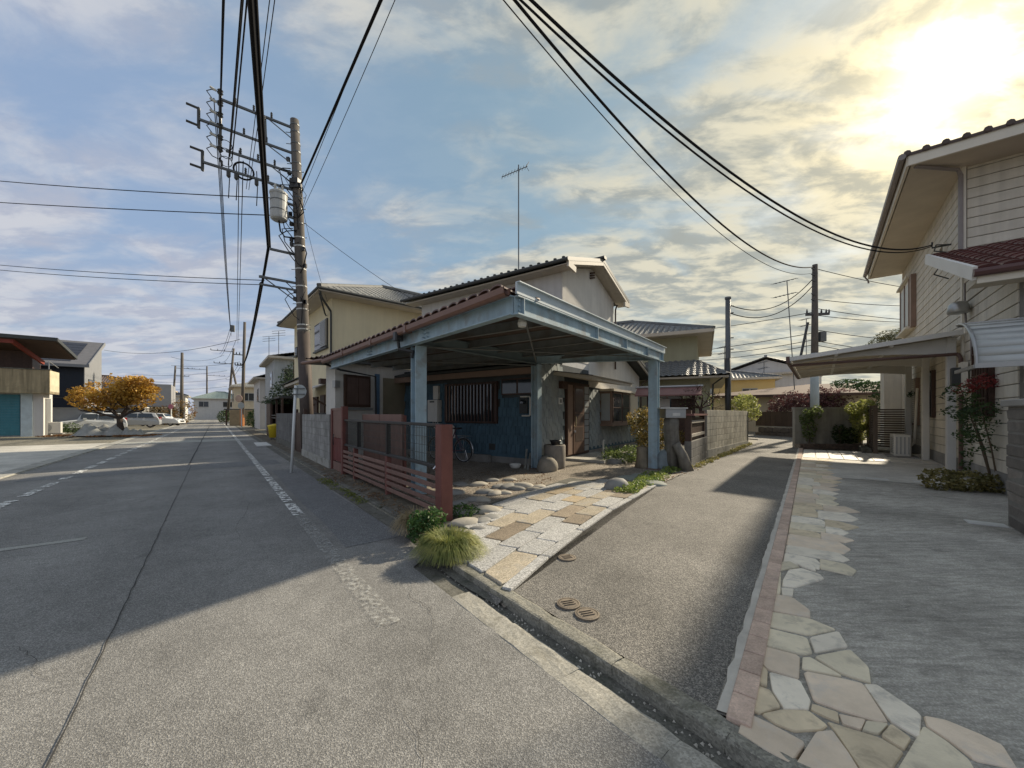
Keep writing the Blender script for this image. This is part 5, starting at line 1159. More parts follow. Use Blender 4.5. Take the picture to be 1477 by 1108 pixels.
leaves('red_leaves', [(-.32,0,1.83,.24,.2,.1), (.0,.05,1.95,.2,.2,.1), (.12,0,1.35,.15,.15,.08), (-.5,.1,1.72,.16,.15,.08)], 800, 0.05, leafmat('nandina_red', (0.13,0.02,0.02), (0.36,0.06,0.05), 6), nd, 0.3, 0.45, 3)
o = leaves('low_shrub', [(0,0,.16,.34,.25,.18), (.35,-.1,.13,.3,.25,.15), (-.3,.15,.16,.28,.25,.2), (.7,-.35,.14,.3,.25,.15)], 2600, 0.06, leafmat('low_shrub_leaf', (0.10,0.10,0.03), (0.30,0.25,0.09), 6), None, 0.0, 0.6, 5); o.location = G(1398, 708); tag(o, 'low yellow green shrub sprawling at the foot of the nandina', 'shrub')
o = leaves('creeper', [(0,0,.5,.12,.12,.5), (.05,.05,1.2,.14,.12,.4)], 500, 0.06, MATS['nandina_leaf'], None, 0.0, 0.6, 6); o.location = G(1398, 690); tag(o, 'sparse leafy creeper climbing the white carport post', 'creeper')
# ---- far end of the driveway: concrete painted paler as sunlit, tiles, planter wall, louvre screen
def RP(x, y): return Vector((RO.x+0.779*x+0.627*y, RO.y-0.627*x+0.779*y, 0))
apr = sheet('sunlit_concrete', [LP(8.3, 0.16), LP(8.2, 4.3), LP(11.9, 4.3), LP(11.9, 0.16)], m_apron, 0.006)  # same concrete as the driveway; its sunlight is put into the paler colour
ter = sheet('tile_terrace', [LP(11.9, 0.16), LP(11.9, 3.9), LP(14.6, 3.9), LP(14.6, 0.16)], m_conc, 0.008)
tl = cmesh('tile', 0.29, 0.29, 0.02, M('pale_tile', (0.60,0.57,0.50), 0.6, 0.12, 5, rnd=0.1), 0.004)
for i in range(12):
    for j in range(9):
        p = LP(12.06+j*0.305, 0.32+i*0.305); piece('tile', tl, ter, (p.x, p.y, p.z+0.0), LRZ)
pw0, pw1 = W(1155, 650, 13.6), W(1256, 650, 13.3)
pz = T(pw0.x, pw0.y); d_ = Vector((pw1.x-pw0.x, pw1.y-pw0.y, 0)); prz = math.atan2(d_.y, d_.x)
pw = thing('planter_wall', 'pale concrete planter wall with low brick edging at the end of the driveway', 'wall', (pw0.x, pw0.y, pz), prz)
MB().box(0, 0.35, -0.1, d_.length, 0.5, 1.42).build('back_wall', M('pale_render', (0.42,0.40,0.34), 0.9, 0.2, 2, streak=0.4, stain=(0.2,0.19,0.15), stain_amt=0.5), pw)
MB().box(-0.02, 0.33, 1.42, d_.length+0.02, 0.52, 1.47).build('coping', m_conc, pw)
MB().box(0.0, 0.03, -0.1, d_.length, 0.35, 0.16).build('soil', m_dirt, pw)
bk = cmesh('planter_brick', 0.20, 0.10, 0.058, M('dark_brick', (0.17,0.13,0.10), 0.85, 0.2, 6, rnd=0.2), 0.004)
for c in range(3):
    x = -0.05+(0.1 if c % 2 else 0)
    while x < d_.length: piece('brick', bk, pw, (x+0.1, -0.02, c*0.064)); x += 0.208
def plant(name, label, loc, blobs, n, size, mat, stem=None, seed=1, cat='shrub'):
    t = thing(name, label, cat, loc, 0)
    if stem: limbs(MB(), (0,0,0), (0,0,1), stem, 0.02, 2, random.Random(seed), 0.6, 3).build('stems', MATS['plant_stem'], t)
    leaves('foliage', blobs, n, size, mat, t, 0.1, 0.55, seed); return t
m_lime = leafmat('lime_leaf', (0.22,0.26,0.05), (0.58,0.58,0.22), 4)
m_dkg = leafmat('dark_leaf', (0.025,0.05,0.015), (0.09,0.14,0.04), 4)
m_midg = leafmat('mid_leaf', (0.07,0.11,0.03), (0.22,0.28,0.09), 4)
def PW(x, y, z=0.16): c_, s_ = math.cos(prz), math.sin(prz); return Vector((pw0.x+x*c_-y*s_, pw0.y+x*s_+y*c_, pz+z))
plant('lime_shrub', 'tall lime green shrub in the planter near the louvre screen', PW(2.0, 0.15), [(0,0,.9,.32,.22,.4), (-.2,0,1.25,.3,.22,.22), (.2,0,1.4,.28,.22,.2), (0,0,.45,.25,.2,.35)], 1700, 0.09, m_lime, 0.5, 3)
plant('dark_shrub', 'dark leafy shrub low in the planter beside the lime shrub', PW(1.35, 0.14), [(0,0,.35,.25,.18,.35), (.4,0,.3,.25,.18,.3)], 900, 0.08, m_dkg, 0.3, 4)
plant('thin_shrub', 'thin airy shrub in the planter at the lane corner of the pale wall', PW(0.35, 0.15), [(0,0,.6,.22,.2,.5), (.25,0,1.15,.2,.18,.25), (-.1,0,.95,.2,.18,.3)], 700, 0.09, m_midg, 0.5, 6)
# louvre screens
ls = thing('louvre_screen', 'brown horizontal louvre screen between the planter wall and the air conditioner', 'screen', PW(d_.length+0.02, 0.3, 0), RRZ)
for (y0, y1, x) in ((-2.2, -0.05, 0.1),):
    for i in range(17): MB().box(x-0.02, y0, 0.1+i*0.078, x+0.02, y1, 0.152+i*0.078).build('slat', M('louvre_brown', (0.15,0.115,0.085), 0.6, 0.15, rnd=0.1), ls)
    for y in (y0, (y0+y1)/2, y1): MB().box(x-0.05, y-0.04, -0.1, x+0.05, y+0.04, 1.5).build('post', M('louvre_post', (0.13,0.1,0.075), 0.6), ls)
    MB().box(x-0.3, y0, -0.1, x-0.08, y1, 0.14).build('kerb', m_conc_d, ls)
for i in range(17): MB().box(0.15, -0.09, 0.1+i*0.078, 1.7, -0.05, 0.152+i*0.078).build('slat', MATS['louvre_brown'], ls)
MB().box(1.6, -0.12, -0.1, 1.7, -0.02, 1.5).build('post', MATS['louvre_post'], ls)
# cloud-pruned garden pine
pine = thing('pruned_pine', 'cloud pruned dark green pine with a bare leaning trunk behind the louvre screen', 'tree', PW(d_.length+0.95, -1.35, 0), 0)
MB().tube([(0.12,-.2,0), (0.05,-.1,.7), (-.12,0,1.4), (-.05,.1,1.95)], [0.07, .06, .05, .03], 7).build('trunk', M('pine_bark', (0.12,0.085,0.06), 0.9, 0.3, 10, 0.5, 30), pine)
leaves('crown', [(-.3,0,1.85,.5,.45,.2), (.2,.1,1.95,.45,.4,.2), (-.1,0,2.15,.4,.35,.15), (.55,0,1.75,.35,.3,.13)], 3200, 0.09, leafmat('pine_needles', (0.015,0.04,0.015), (0.05,0.10,0.03), 6), pine, 0, 0.25, 2)
# ================================================================== GENERIC NEIGHBOUR HOUSES
m_ktile = M('grey_pantile', (0.155, 0.16, 0.16), 0.5, 0.2, 5, stain=(0.09,0.09,0.085), stain_amt=0.5)
m_dtile = M('dark_pantile', (0.075, 0.075, 0.075), 0.55, 0.2, 5)
m_ygrn = M('cream_yellow_stucco', (0.72, 0.635, 0.43), 0.9, 0.06, 1.5, 0.2, 120, streak=0.08)
m_olive = M('olive_stucco', (0.36, 0.345, 0.235), 0.9, 0.08, 1.5, streak=0.12)
m_beige = M('beige_stucco', (0.55, 0.48, 0.36), 0.9, 0.08, 1.5, streak=0.1)
m_offw = M('white_stucco', (0.62, 0.60, 0.57), 0.9, 0.06, 1.5, streak=0.1)
def win(parent, face, a, b, z0, z1, frame=None, glass=None, bars=1, at=0.0):
    """window on a face of a box house: face 'x' = plane x=at looking -x or +x, 'y' = plane y=at looking -y"""
    fr = frame or m_alum; gl_ = glass or m_glass
    sg = -1 if face in ('y', 'x-') else 1
    def bx(u0, u1, w0, w1, d0, d1):
        lo, hi = sorted((at+sg*d0, at+sg*d1))
        return MB().box(u0, lo, w0, u1, hi, w1) if face == 'y' else MB().box(lo, u0, w0, hi, u1, w1)
    f = bx(a, b, z0, z1, -0.02, 0.05).build('window', fr, parent)
    w_ = (b-a)/(bars+1)
    for i in range(bars+1): bx(a+i*w_+0.05, a+(i+1)*w_-0.04, z0+0.06, z1-0.06, 0.052, 0.056).build('pane', gl_, f)
    bx(a-0.05, b+0.05, z0-0.06, z0, -0.02, 0.11).build('sill', fr, f)
    return f
def hip_roof(parent, x0, x1, y0, y1, ze, rise, tile, soff, over=0.6, ridge_along='x', name='roof', gable=False):
    X0, X1, Y0, Y1 = x0-over, x1+over, y0-over, y1+over
    if ridge_along == 'x':
        h = (Y1-Y0)/2; ins = 0.0 if gable else h; r0, r1 = Vector((X0+ins, (Y0+Y1)/2, ze+rise)), Vector((X1-ins, (Y0+Y1)/2, ze+rise))
    else:
        h = (X1-X0)/2; ins = 0.0 if gable else h; r0, r1 = Vector(((X0+X1)/2, Y0+ins, ze+rise)), Vector(((X0+X1)/2, Y1-ins, ze+rise))
    A, B, C, D_ = Vector((X0,Y0,ze)), Vector((X1,Y0,ze)), Vector((X1,Y1,ze)), Vector((X0,Y1,ze))
    rf = MB().box(X0+0.04, Y0+0.04, ze-0.16, X1-0.04, Y1-0.04, ze-0.10).build(name, soff, parent)
    for a, b in ((A,B),(B,C),(C,D_),(D_,A)): MB().beam(a-Vector((0,0,.06)), b-Vector((0,0,.06)), 0.05, 0.16).build('fascia', soff, rf)
    quads = ((A,B,r1,r0),(C,D_,r0,r1),(D_,A,r0,r0),(B,C,r1,r1)) if ridge_along == 'x' else ((A,B,r0,r0),(C,D_,r1,r1),(D_,A,r0,r1),(B,C,r1,r0))
    for e0, e1, q1, q0 in quads:
        if gable and (q1-q0).length < 1e-6: continue
        mb = MB(); tiled_roof(mb, e0, e1, q1, q0); stuff(mb.build('roof_tiles', tile, rf))
    MB().beam(r0+Vector((0,0,.06)), r1+Vector((0,0,.06)), 0.24, 0.18, (0,0,1), 0.04).build('ridge', tile, rf)
    if not gable:
        for c_, r in ((A, r0), (B, r1 if ridge_along == 'x' else r0), (C, r1), (D_, r0 if ridge_along == 'x' else r1)):
            MB().beam(c_+Vector((0,0,.05)), r+Vector((0,0,.06)), 0.18, 0.14, (0,0,1), 0.03).build('hip_ridge', tile, rf)
    return rf
def house(name, label, loc, rz, w, dp, h, rise, wall, tile, soff=None, over=0.5, ridge='x', gable=False, wins=(), cat='house', x0=None):
    t = thing(name, label, cat, loc, rz); a = -w if x0 is None else x0
    MB().box(a, 0, -0.5, a+w, dp, h-0.1).build('wall', wall, t)
    if gable:
        if ridge == 'x': 
            for x in (a, a+w-0.06): MB().add([(x,0,h-.1),(x,dp,h-.1),(x,dp/2,h-.1+rise*dp/(dp+2*over)),(x+.06,0,h-.1),(x+.06,dp,h-.1),(x+.06,dp/2,h-.1+rise*dp/(dp+2*over))], [(0,1,2),(5,4,3),(0,2,5,3),(2,1,4,5),(1,0,3,4)]).build('gable', wall, t)
        else:
            for y in (0, dp-0.06): MB().add([(a,y,h-.1),(a+w,y,h-.1),(a+w/2,y,h-.1+rise*w/(w+2*over)),(a,y+.06,h-.1),(a+w,y+.06,h-.1),(a+w/2,y+.06,h-.1+rise*w/(w+2*over))], [(0,1,2),(5,4,3),(0,2,5,3),(2,1,4,5),(1,0,3,4)]).build('gable', wall, t)
    hip_roof(t, a, a+w, 0, dp, h, rise, tile, soff or m_eave, over, ridge, 'roof', gable)
    for q in wins: win(t, *q)
    return t
# ---- yellow house beyond the corner house
YR = math.atan2(0.651, 0.759)
YH = thing('yellow_house', 'cream yellow two storey house with grey tiled hip roof behind the utility pole', 'house', (-7.02, 15.0, 0.08), YR)
MB().box(0, 0, -0.4, 9, 6.6, 5.9).build('wall', m_ygrn, YH)
hip_roof(YH, 0, 9, 0, 6.6, 6.05, 1.75, m_ktile, m_soff, 0.62, 'x')
MB().tube([(-0.66, -0.7, 6.0), (-0.66, 7.25, 5.97)], 0.05, 8).build('gutter', m_roofmetal, YH); MB().tube([(-0.7, -0.66, 6.0), (9.5, -0.66, 5.97)], 0.05, 8).build('gutter', m_roofmetal, YH)
MB().tube([(-0.6, -0.6, 5.95), (-0.5, -0.5, 5.7), (-0.06, -0.06, 5.35), (-0.05, -0.05, 5.2), (-0.05, -0.05, 0.2)], 0.04, 8).build('downpipe', m_roofmetal, YH)
MB().tube([(-0.6, -0.6, 5.8), (-0.12, 0.5, 5.35), (-0.05, 0.6, 5.3)], 0.03, 6).build('downpipe', m_roofmetal, YH)
w = win(YH, 'x-', 0.5, 2.4, 4.05, 5.2, m_roofmetal, m_glass, 1); MB().box(-0.12, 0.5, 4.1, -0.06, 1.3, 5.15).build('shutter', m_alum, w)
for i in range(14): MB().box(-0.14, 0.55, 4.16+i*0.07, -0.12, 1.25, 4.19+i*0.07).build('shutter_slat', m_alum, w)
win(YH, 'x-', 5.8, 6.25, 4.3, 4.75, m_roofmetal)
MB().slab([(-0.9, 0.7, 2.25), (-0.9, 2.5, 2.25), (0, 2.5, 2.62), (0, 0.7, 2.62)][::-1], 0.05).build('porch_canopy', m_offw, YH)
for y in (0.75, 2.4): MB().beam((-0.85, y, 2.2), (0, y, 1.7), 0.05, 0.07).build('canopy_bracket', m_brownwood, YH)
MB().box(-0.06, 0.85, 0.3, 0.0, 1.5, 2.15).build('door', m_brownwood, YH); MB().box(-0.08, 1.9, 0.9, 0.0, 2.6, 2.1).build('window_lattice', m_brownwood, YH)
MB().box(-0.35, 0.25, 2.55, 0.0, 0.55, 2.75).build('wall_box', m_brownwood, YH)
# tile-roofed low annex left of it, with a pink beige wall
h_ = thing('annex', 'low annex with pinkish beige wall and dark tiled lean-to roof beyond the yellow house', 'building', S(21.2, 3.6, 0.05), math.atan2(-UX, UY))
MB().box(0, -0.4, -0.3, 4, 4.5, 3.0).build('wall', M('pink_beige_stucco', (0.52,0.40,0.32), 0.9, 0.08), h_)
mb = MB(); tiled_roof(mb, (-0.6, 5.0, 3.05), (-0.6, -0.9, 3.05), (2.2, -0.9, 4.2), (2.2, 5.0, 4.2)); stuff(mb.build('roof_tiles', m_dtile, h_)); MB().box(-0.5, -0.8, 2.9, 2.2, 4.9, 3.02).build('eave', m_eave, h_)
# conifer
cf = thing('conifer', 'small dark conifer standing above the open shed beyond the yellow house', 'tree', S(26.2, 3.7, 0.05), 0)
MB().tube([(0,0,0), (0,0,4.6)], [0.08, 0.03], 7).build('trunk', MATS['pine_bark'], cf)
R = random.Random(4); bl = []
for i in range(12):
    z = 2.2+i*0.21; r = 1.5*(1-i/13)+0.15
    for k in range(5): a = k*1.256+i; bl.append((r*0.6*math.cos(a), r*0.6*math.sin(a), z-0.1, r*0.45, r*0.45, 0.14))
leaves('crown', bl, 3600, 0.16, leafmat('conifer_leaf', (0.015,0.03,0.012), (0.07,0.11,0.05), 2), cf, 0.2, 0.35, 3)
# open dark shed
sh_ = thing('open_shed', 'dark open fronted storage shed with brown board end at the street edge', 'shed', S(23.2, 2.75, 0.03), math.atan2(UY, UX))
MB().box(0, -3.2, 2.25, 7.2, 0.15, 2.35).build('roof', m_roofmetal, sh_)
MB().box(0, -3.2, 0, 7.2, -3.1, 2.25).build('back_wall', m_brownwood, sh_)
for x in (0.05, 2.4, 4.8, 7.1): MB().box(x-0.05, -0.05, 0, x+0.05, 0.05, 2.25).build('post', m_brownwood, sh_)
for i in range(11): MB().box(5.0+i*0.2, 0.03, 0.05, 5.18+i*0.2, 0.07, 2.2).build('board', m_brownwood, sh_)
MB().box(7.15, -3.1, 0, 7.2, 0.05, 2.25).build('end_wall', m_brownwood, sh_)
for z in (1.15, 1.3): MB().box(0.05, -0.02, z, 4.9, 0.02, z+0.06).build('rail', m_roofmetal, sh_)
yb = thing('yellow_bin', 'bright yellow plastic bin on a stand in front of the dark shed', 'bin', S(24.2, 2.5, 0.03), 0.3)
MB().lathe([(0.24, 0.15), (0.3, 0.7), (0.33, 0.75), (0.33, 0.8), (0.05, 0.88)], n=14).build('bin_body', M('yellow_plastic', (0.62,0.46,0.03), 0.45), yb, True)
for a in range(3): MB().tube([(0.2*math.cos(a*2.1), 0.2*math.sin(a*2.1), 0), (0.22*math.cos(a*2.1), 0.22*math.sin(a*2.1), 0.2)], 0.02, 6).build('foot', m_roofmetal, yb)
o = MB().beam(S(20.2, 1.72, 0.03), S(22.6, 1.75, 0.03), 0.55, 0.04).build('kerb_ramp', M('pale_ramp', (0.60,0.60,0.57), 0.8)); tag(o, 'pale flat ramp plate laid in the gutter before the dark block wall', 'ramp')
gpst = thing('brown_gate', 'dark brown slatted gate closing the gap in the weathered block wall', 'gate', S(15.55, 2.42, 0.0), math.atan2(UY, UX))
for i in range(8): MB().box(-0.85+i*0.22, -0.03, 0.05, -0.66+i*0.22, 0.03, 1.5).build('plank', m_brownwood, gpst)
MB().box(-0.9, -0.05, 0.0, -0.82, 0.05, 1.62).build('post', m_brownwood, gpst); MB().box(0.88, -0.05, 0.0, 0.96, 0.05, 1.62).build('post', m_brownwood, gpst)
# ---- buildings farther up the right side and across the end of the street
def rz_street(): return math.atan2(UY, UX)-math.pi/2
SR = rz_street()
house('corrugated_house', 'pale blue grey corrugated house with low gable roof behind the conifer', S(33, 3.4, 0.05), SR, 7, 6.5, 5.6, 0.9, M('blue_grey_sheet', (0.40,0.43,0.44), 0.6, 0.08, streak=0.25), m_dtile, over=0.4, ridge='y', gable=True, wins=[('y', 0.6, 1.8, 3.6, 4.8), ('x-', 1.0, 2.2, 3.4, 4.6)], x0=0)
house('white_house', 'small white house with gable end beyond the corrugated house', S(42, 3.2, 0.05), SR, 7, 7, 4.7, 1.4, m_offw, m_ktile, over=0.5, ridge='y', gable=True, wins=[('y', 0.8, 2.0, 2.9, 4.0), ('x-', 1.0, 2.5, 2.6, 3.8)], x0=0)
house('beige_house', 'beige house with grey roof beyond the leaning pole strut', S(72, 2.2, 0.05), SR, 9, 9, 5.6, 1.4, m_beige, m_ktile, wins=[('y', 1, 2.6, 3.4, 4.6), ('x-', 1, 2.6, 3.4, 4.6), ('x-', 5, 6.6, 3.4, 4.6), ('y', 4, 5.5, 1, 2.2)], x0=0)
house('end_house', 'cream house with teal grey roof closing the view at the street end', S(128, -4.5, 0.05), SR, 11, 9, 5.4, 2.0, m_offw, M('teal_tile', (0.16,0.21,0.21), 0.5), wins=[('y', 1, 3, 3.2, 4.6), ('y', 6, 8, 3.2, 4.6), ('y', 6, 8, 0.8, 2.2)], x0=0)
house('end_house', 'yellowish house with pale roof next to the teal roofed house at the street end', S(120, 6.5, 0.05), SR, 10, 9, 5.6, 1.8, m_beige, m_ktile, wins=[('y', 1, 3, 3.2, 4.6), ('y', 5, 7, 3.2, 4.6)], x0=0)
house('end_house', 'grey white house behind the roadside greenery on the left of the street end', S(105, -14, 0.05), SR, 9, 9, 5.2, 1.7, m_offw, m_dtile, wins=[('y', 1, 3, 3.2, 4.6), ('y', 5, 7, 3.2, 4.6)], x0=0)
o = leaves('roadside_bush', [(0,0,1,1.1,1.1,1.1)], 900, 0.22, m_dkg, None, 0, .6, 3); o.location = S(84, 1.2, 0); tag(o, 'round dark green bush at the road edge near the leaning pole strut', 'bush')
o = leaves('roadside_bush', [(0,0,1.4,1.6,1.6,1.5), (1.8,1,1.8,1.4,1.6,1.6)], 1400, 0.25, leafmat('autumn_mix', (0.10,0.09,0.03), (0.30,0.16,0.06), 1.2), None, 0, .6, 4); o.location = S(70, -5.6, 0); tag(o, 'green and reddish bush beside the no entry signs across the street', 'bush')
o = leaves('roadside_hedge', [(0,0,.9,.8,.8,1.0), (.9,-1.2,.9,.8,.8,1.0)], 1000, 0.2, m_dkg, None, 0, .6, 5); o.location = S(50, 3.4, 0); tag(o, 'clipped dark hedge beside the round mirror pole', 'hedge')
o = MB().box(-1.6, -0.1, 0, 1.6, 0.1, 1.9).build('wooden_screen', M('tan_wood', (0.25,0.2,0.13), 0.8, 0.2)); o.location = S(57, 2.9, 0); o.rotation_euler = (0,0,SR); tag(o, 'tan wooden screen beyond the dark hedge by the mirror pole', 'screen')
o = MB().box(-3.4, -2, 1.95, 0.4, 2, 2.05).build('canopy_roof', m_roofmetal); o.location = S(60, 4.2, 0); o.rotation_euler = (0,0,SR); o2 = MB().box(-3.2,-1.8,0,-3.1,-1.7,1.95).box(0.1,-1.8,0,0.2,-1.7,1.95).box(-3.2,1.7,0,-3.1,1.8,1.95).box(.1,1.7,0,.2,1.8,1.95).build('posts', m_brownwood, o); tag(o, 'flat dark canopy on posts behind the tan wooden screen', 'canopy')
# ================================================================== LEFT SIDE OF THE STREET
LRZ_ = math.atan2(NY, NX)      # local +x points across to the right, +y up the street
gc = G(62, 628); GB = thing('garage_building', 'garage with teal roller shutter, concrete balcony and dark red overhanging roof', 'garage', (gc.x, gc.y, 0.0), LRZ_)
m_teal = M('teal_shutter', (0.05, 0.20, 0.25), 0.45, 0.12, 3, streak=0.2)
m_balc = M('stained_concrete', (0.40, 0.33, 0.21), 0.9, 0.2, 1.2, streak=0.55, stain=(0.17,0.14,0.09), stain_amt=0.5)
MB().box(-11, 0.12, -0.1, 0, 1.9, 2.8).build('wall', m_offw, GB)
for i in range(26): MB().box(-10.6, 0.03-0.018*(i % 2), 0.02+i*0.104, -1.0, 0.11, 0.12+i*0.104).build('shutter_slat', m_teal, GB)
MB().box(-0.95, -0.05, -0.1, -0.45, 0.12, 2.8).build('shutter_jamb', M('pale_blue_metal', (0.50,0.58,0.60), 0.5), GB); MB().box(-0.45, 0.0, -0.1, 0.02, 0.12, 2.8).build('corner_pier', m_offw, GB)
MB().box(0.0, 0.4, -0.1, 0.06, 1.3, 2.5).build('side_door', m_alum, GB)
MB().box(-11, -0.7, 2.8, 0.45, 1.3, 2.95).build('balcony_floor', m_balc, GB); MB().box(-11, -0.7, 2.95, 0.45, -0.58, 4.35).build('balcony_parapet', m_balc, GB); MB().box(0.33, -0.58, 2.95, 0.45, 1.3, 4.35).build('balcony_side', M('pale_parapet', (0.55,0.50,0.36), 0.9, 0.1), GB)
MB().box(-11, -0.74, 4.35, 0.49, -0.54, 4.42).build('coping', m_conc_d, GB)
MB().tube([(0.4,-.6,4.42),(0.4,-.6,4.95),(0.4,1.3,4.7)], 0.03, 6).build('balcony_rail', m_alum, GB)
MB().box(-11, 1.4, 2.95, -0.8, 3.0, 5.9).build('upper_wall', m_brownwood, GB)
MB().slab([(-11, -1.6, 6.45), (1.0, -1.6, 6.45), (1.0, 3.0, 5.75), (-11, 3.0, 5.75)], 0.22).build('roof', m_roofmetal, GB)
MB().slab([(-11, -1.5, 6.21), (0.9, -1.5, 6.21), (0.9, 2.9, 5.51), (-11, 2.9, 5.51)], 0.03).build('roof_underside', M('dark_soffit', (0.07,0.045,0.035), 0.8), GB)
for (a, b) in (((-11,-1.3,6.05), (-0.9,-1.3,6.05)), ((-0.95,-1.4,6.05), (-0.3,1.4,5.0))): MB().beam(a, b, 0.12, 0.26).build('red_beam', M('red_oxide_beam', (0.22,0.045,0.03), 0.6), GB)
house('tiled_house', 'house with dark tiled roof and yellow gable seen over the garage roof', (gc.x-13.5, gc.y+5.2, 0), LRZ_, 7, 7, 7.6, 1.9, m_ygrn, m_dtile, over=0.4, ridge='y', gable=True)
sc_ = W(122, 597, 34.0); SH = thing('solar_house', 'modern house with navy wall, light grey side and solar panels on a steep dark roof', 'house', (sc_.x, sc_.y, 0.0), LRZ_)
m_navy = M('navy_siding', (0.018, 0.024, 0.036), 0.6, 0.1, 2); m_lgrey = M('light_grey_siding', (0.22, 0.225, 0.235), 0.7, 0.06, 2)
MB().box(-9, 0.0, -0.1, -0.05, 6.4, 5.9).build('wall', m_navy, SH)
MB().add([(0,0,-.1),(0,6.4,-.1),(0,6.4,8.3),(0,5.2,8.3),(0,0,5.9),(-.06,0,-.1),(-.06,6.4,-.1),(-.06,6.4,8.3),(-.06,5.2,8.3),(-.06,0,5.9)], [(0,1,2,3,4),(9,8,7,6,5),(0,5,6,1),(1,6,7,2),(2,7,8,3),(3,8,9,4),(4,9,5,0)]).build('side_wall', m_lgrey, SH)
MB().slab([(-9.5, -0.6, 5.75), (0.35, -0.6, 5.75), (0.35, 5.6, 8.55), (-9.5, 5.6, 8.55)], 0.2).build('roof', M('slate_grey_roof', (0.13,0.13,0.14), 0.7), SH)
MB().beam((0.37, -0.62, 5.66), (0.37, 5.62, 8.46), 0.06, 0.3).build('verge', m_lgrey, SH); MB().box(-9.5, -0.68, 5.5, 0.4, -0.6, 5.75).build('eave_fascia', m_lgrey, SH)
mp_ = M('solar_panel', (0.012,0.014,0.022), 0.4, 0.05, spec=0.3)
for r in range(7):
    for c in range(6):
        y0 = 0.0+r*0.72; z0 = 5.75+(y0+0.6)*2.8/6.2+0.03; y1 = y0+0.66; z1 = 5.75+(y1+0.6)*2.8/6.2+0.03; x = -0.7-c*1.25-0.15*(r == 0)
        MB().slab([(x-1.2, y0, z0), (x, y0, z0), (x, y1, z1), (x-1.2, y1, z1)], 0.03).build('solar_panel', mp_, SH)
win(SH, 'x', 1.2, 3.2, 3.2, 4.6, m_roofmetal, m_glass, 1, 0.0); win(SH, 'x', 4.4, 5.2, 0.8, 2.4, m_roofmetal, m_glass, 0, 0.0)
MB().box(-9, -0.06, 2.8, -0.05, -0.0, 2.9).build('belt_course', m_roofmetal, SH)
bw_ = thing('boundary_wall', 'plain grey boundary wall behind the covered heap and the orange tree', 'wall', (sc_.x, sc_.y, 0), LRZ_); MB().box(-8, -2.2, -0.1, 1.5, -2.0, 1.9).build('panel', M('grey_render', (0.33,0.33,0.33), 0.9, 0.1, 2), bw_); MB().box(-8, -2.25, 1.9, 1.55, -1.95, 1.97).build('coping', m_conc, bw_)
house('brown_roof_house', 'grey white house with brown tiled roof behind the orange tree', W(205, 597, 58)-Vector((0,0,EYE)), LRZ_, 11, 8, 5.6, 1.6, m_offw, M('brown_tile', (0.16,0.12,0.10), 0.6, 0.2), wins=[('y', -9, -7, 3.4, 4.8), ('y', -5, -3.5, 3.4, 4.8), ('x', 1, 2.5, 3.4, 4.8)])
house('brown_roof_house', 'small house with orange brown roof above the grey carport building', W(245, 597, 66)-Vector((0,0,EYE)), LRZ_, 8, 8, 5.6, 1.6, m_beige, M('orange_tile', (0.25,0.14,0.09), 0.6, 0.2), wins=[('y', -6, -4, 3.4, 4.8)])
gcp = W(247, 597, 52)-Vector((0,0,EYE)); g_ = thing('grey_garage', 'grey box shaped garage on dark posts sheltering the white car', 'garage', gcp, LRZ_)
MB().box(-9, 0, 2.4, 0, 7, 5.4).build('upper_box', M('grey_panel', (0.30,0.30,0.31), 0.7, 0.06), g_)
for x in (-8.8, -0.2):
    for y in (0.1, 6.8): MB().box(x-0.1, y-0.1, 0, x+0.1, y+0.1, 2.4).build('post', m_roofmetal, g_)
for i in range(12): MB().box(-9, 6.7, 0.15+i*0.18, 0, 6.76, 0.28+i*0.18).build('screen_slat', m_roofmetal, g_)
# ---- orange tree
tp = G(172, 628); ot = thing('orange_tree', 'low spreading tree with orange autumn leaves beside the parked cars', 'tree', (tp.x, tp.y, 0), 0)
R = random.Random(14); mb = MB(); mb.tube([(0.15,0,0), (0.05,0,0.7), (-0.1,0.1,1.4)], [0.24, 0.17, 0.14], 9)
for d in ((0.7,0,0.9), (-1,0.1,0.7), (0.2,0.4,1), (-0.3,-0.4,1), (1,-0.2,0.5), (-1.2,-.2,.35)): limbs(mb, (0,0.05,1.15), d, 0.95, 0.085, 2, R, 0.5, 3)
mb.build('trunk', M('tree_bark', (0.06,0.045,0.035), 0.9, 0.3, 8, 0.5, 25), ot)
bl = [(R.gauss(0.75,.75), R.uniform(-.8,.8), R.gauss(3.05,.5), R.uniform(.28,.55), R.uniform(.25,.5), R.uniform(.2,.38)) for _ in range(42)]+[(0.7,0,3.0,1.0,.9,.9), (1.6,0.1,2.5,.5,.6,.6), (0.0,-.2,2.3,.8,.8,.5), (-1.0,0,2.6,0.8,.8,.6), (-2.3,0,2.75,0.75,.7,.55), (-2.9,0.1,2.4,0.6,.6,.45), (-1.6,-.1,2.0,.8,.7,.4), (1.2,0,3.6,.7,.7,.45), (-3.1,0,3.0,.35,.35,.3), (-.4,0,3.9,.3,.3,.25)]
leaves('crown', bl, 7000, 0.17, leafmat('orange_leaf', (0.26,0.125,0.02), (0.68,0.42,0.07), 1.6), ot, 0.2, 0.65, 7, 0.6)
gv = [(tp.x+R.uniform(-4,2.6), tp.y+R.uniform(-1.4,.8), 0.03, .5, .4, .03) for _ in range(26)]
o = leaves('fallen_leaves', gv, 2200, 0.1, leafmat('fallen_leaf', (0.12,0.05,0.02), (0.36,0.17,0.05), 3), None, 0, .7, 8); tag(stuff(o), 'fallen brown and orange leaves on the ground under the orange tree', 'leaves')
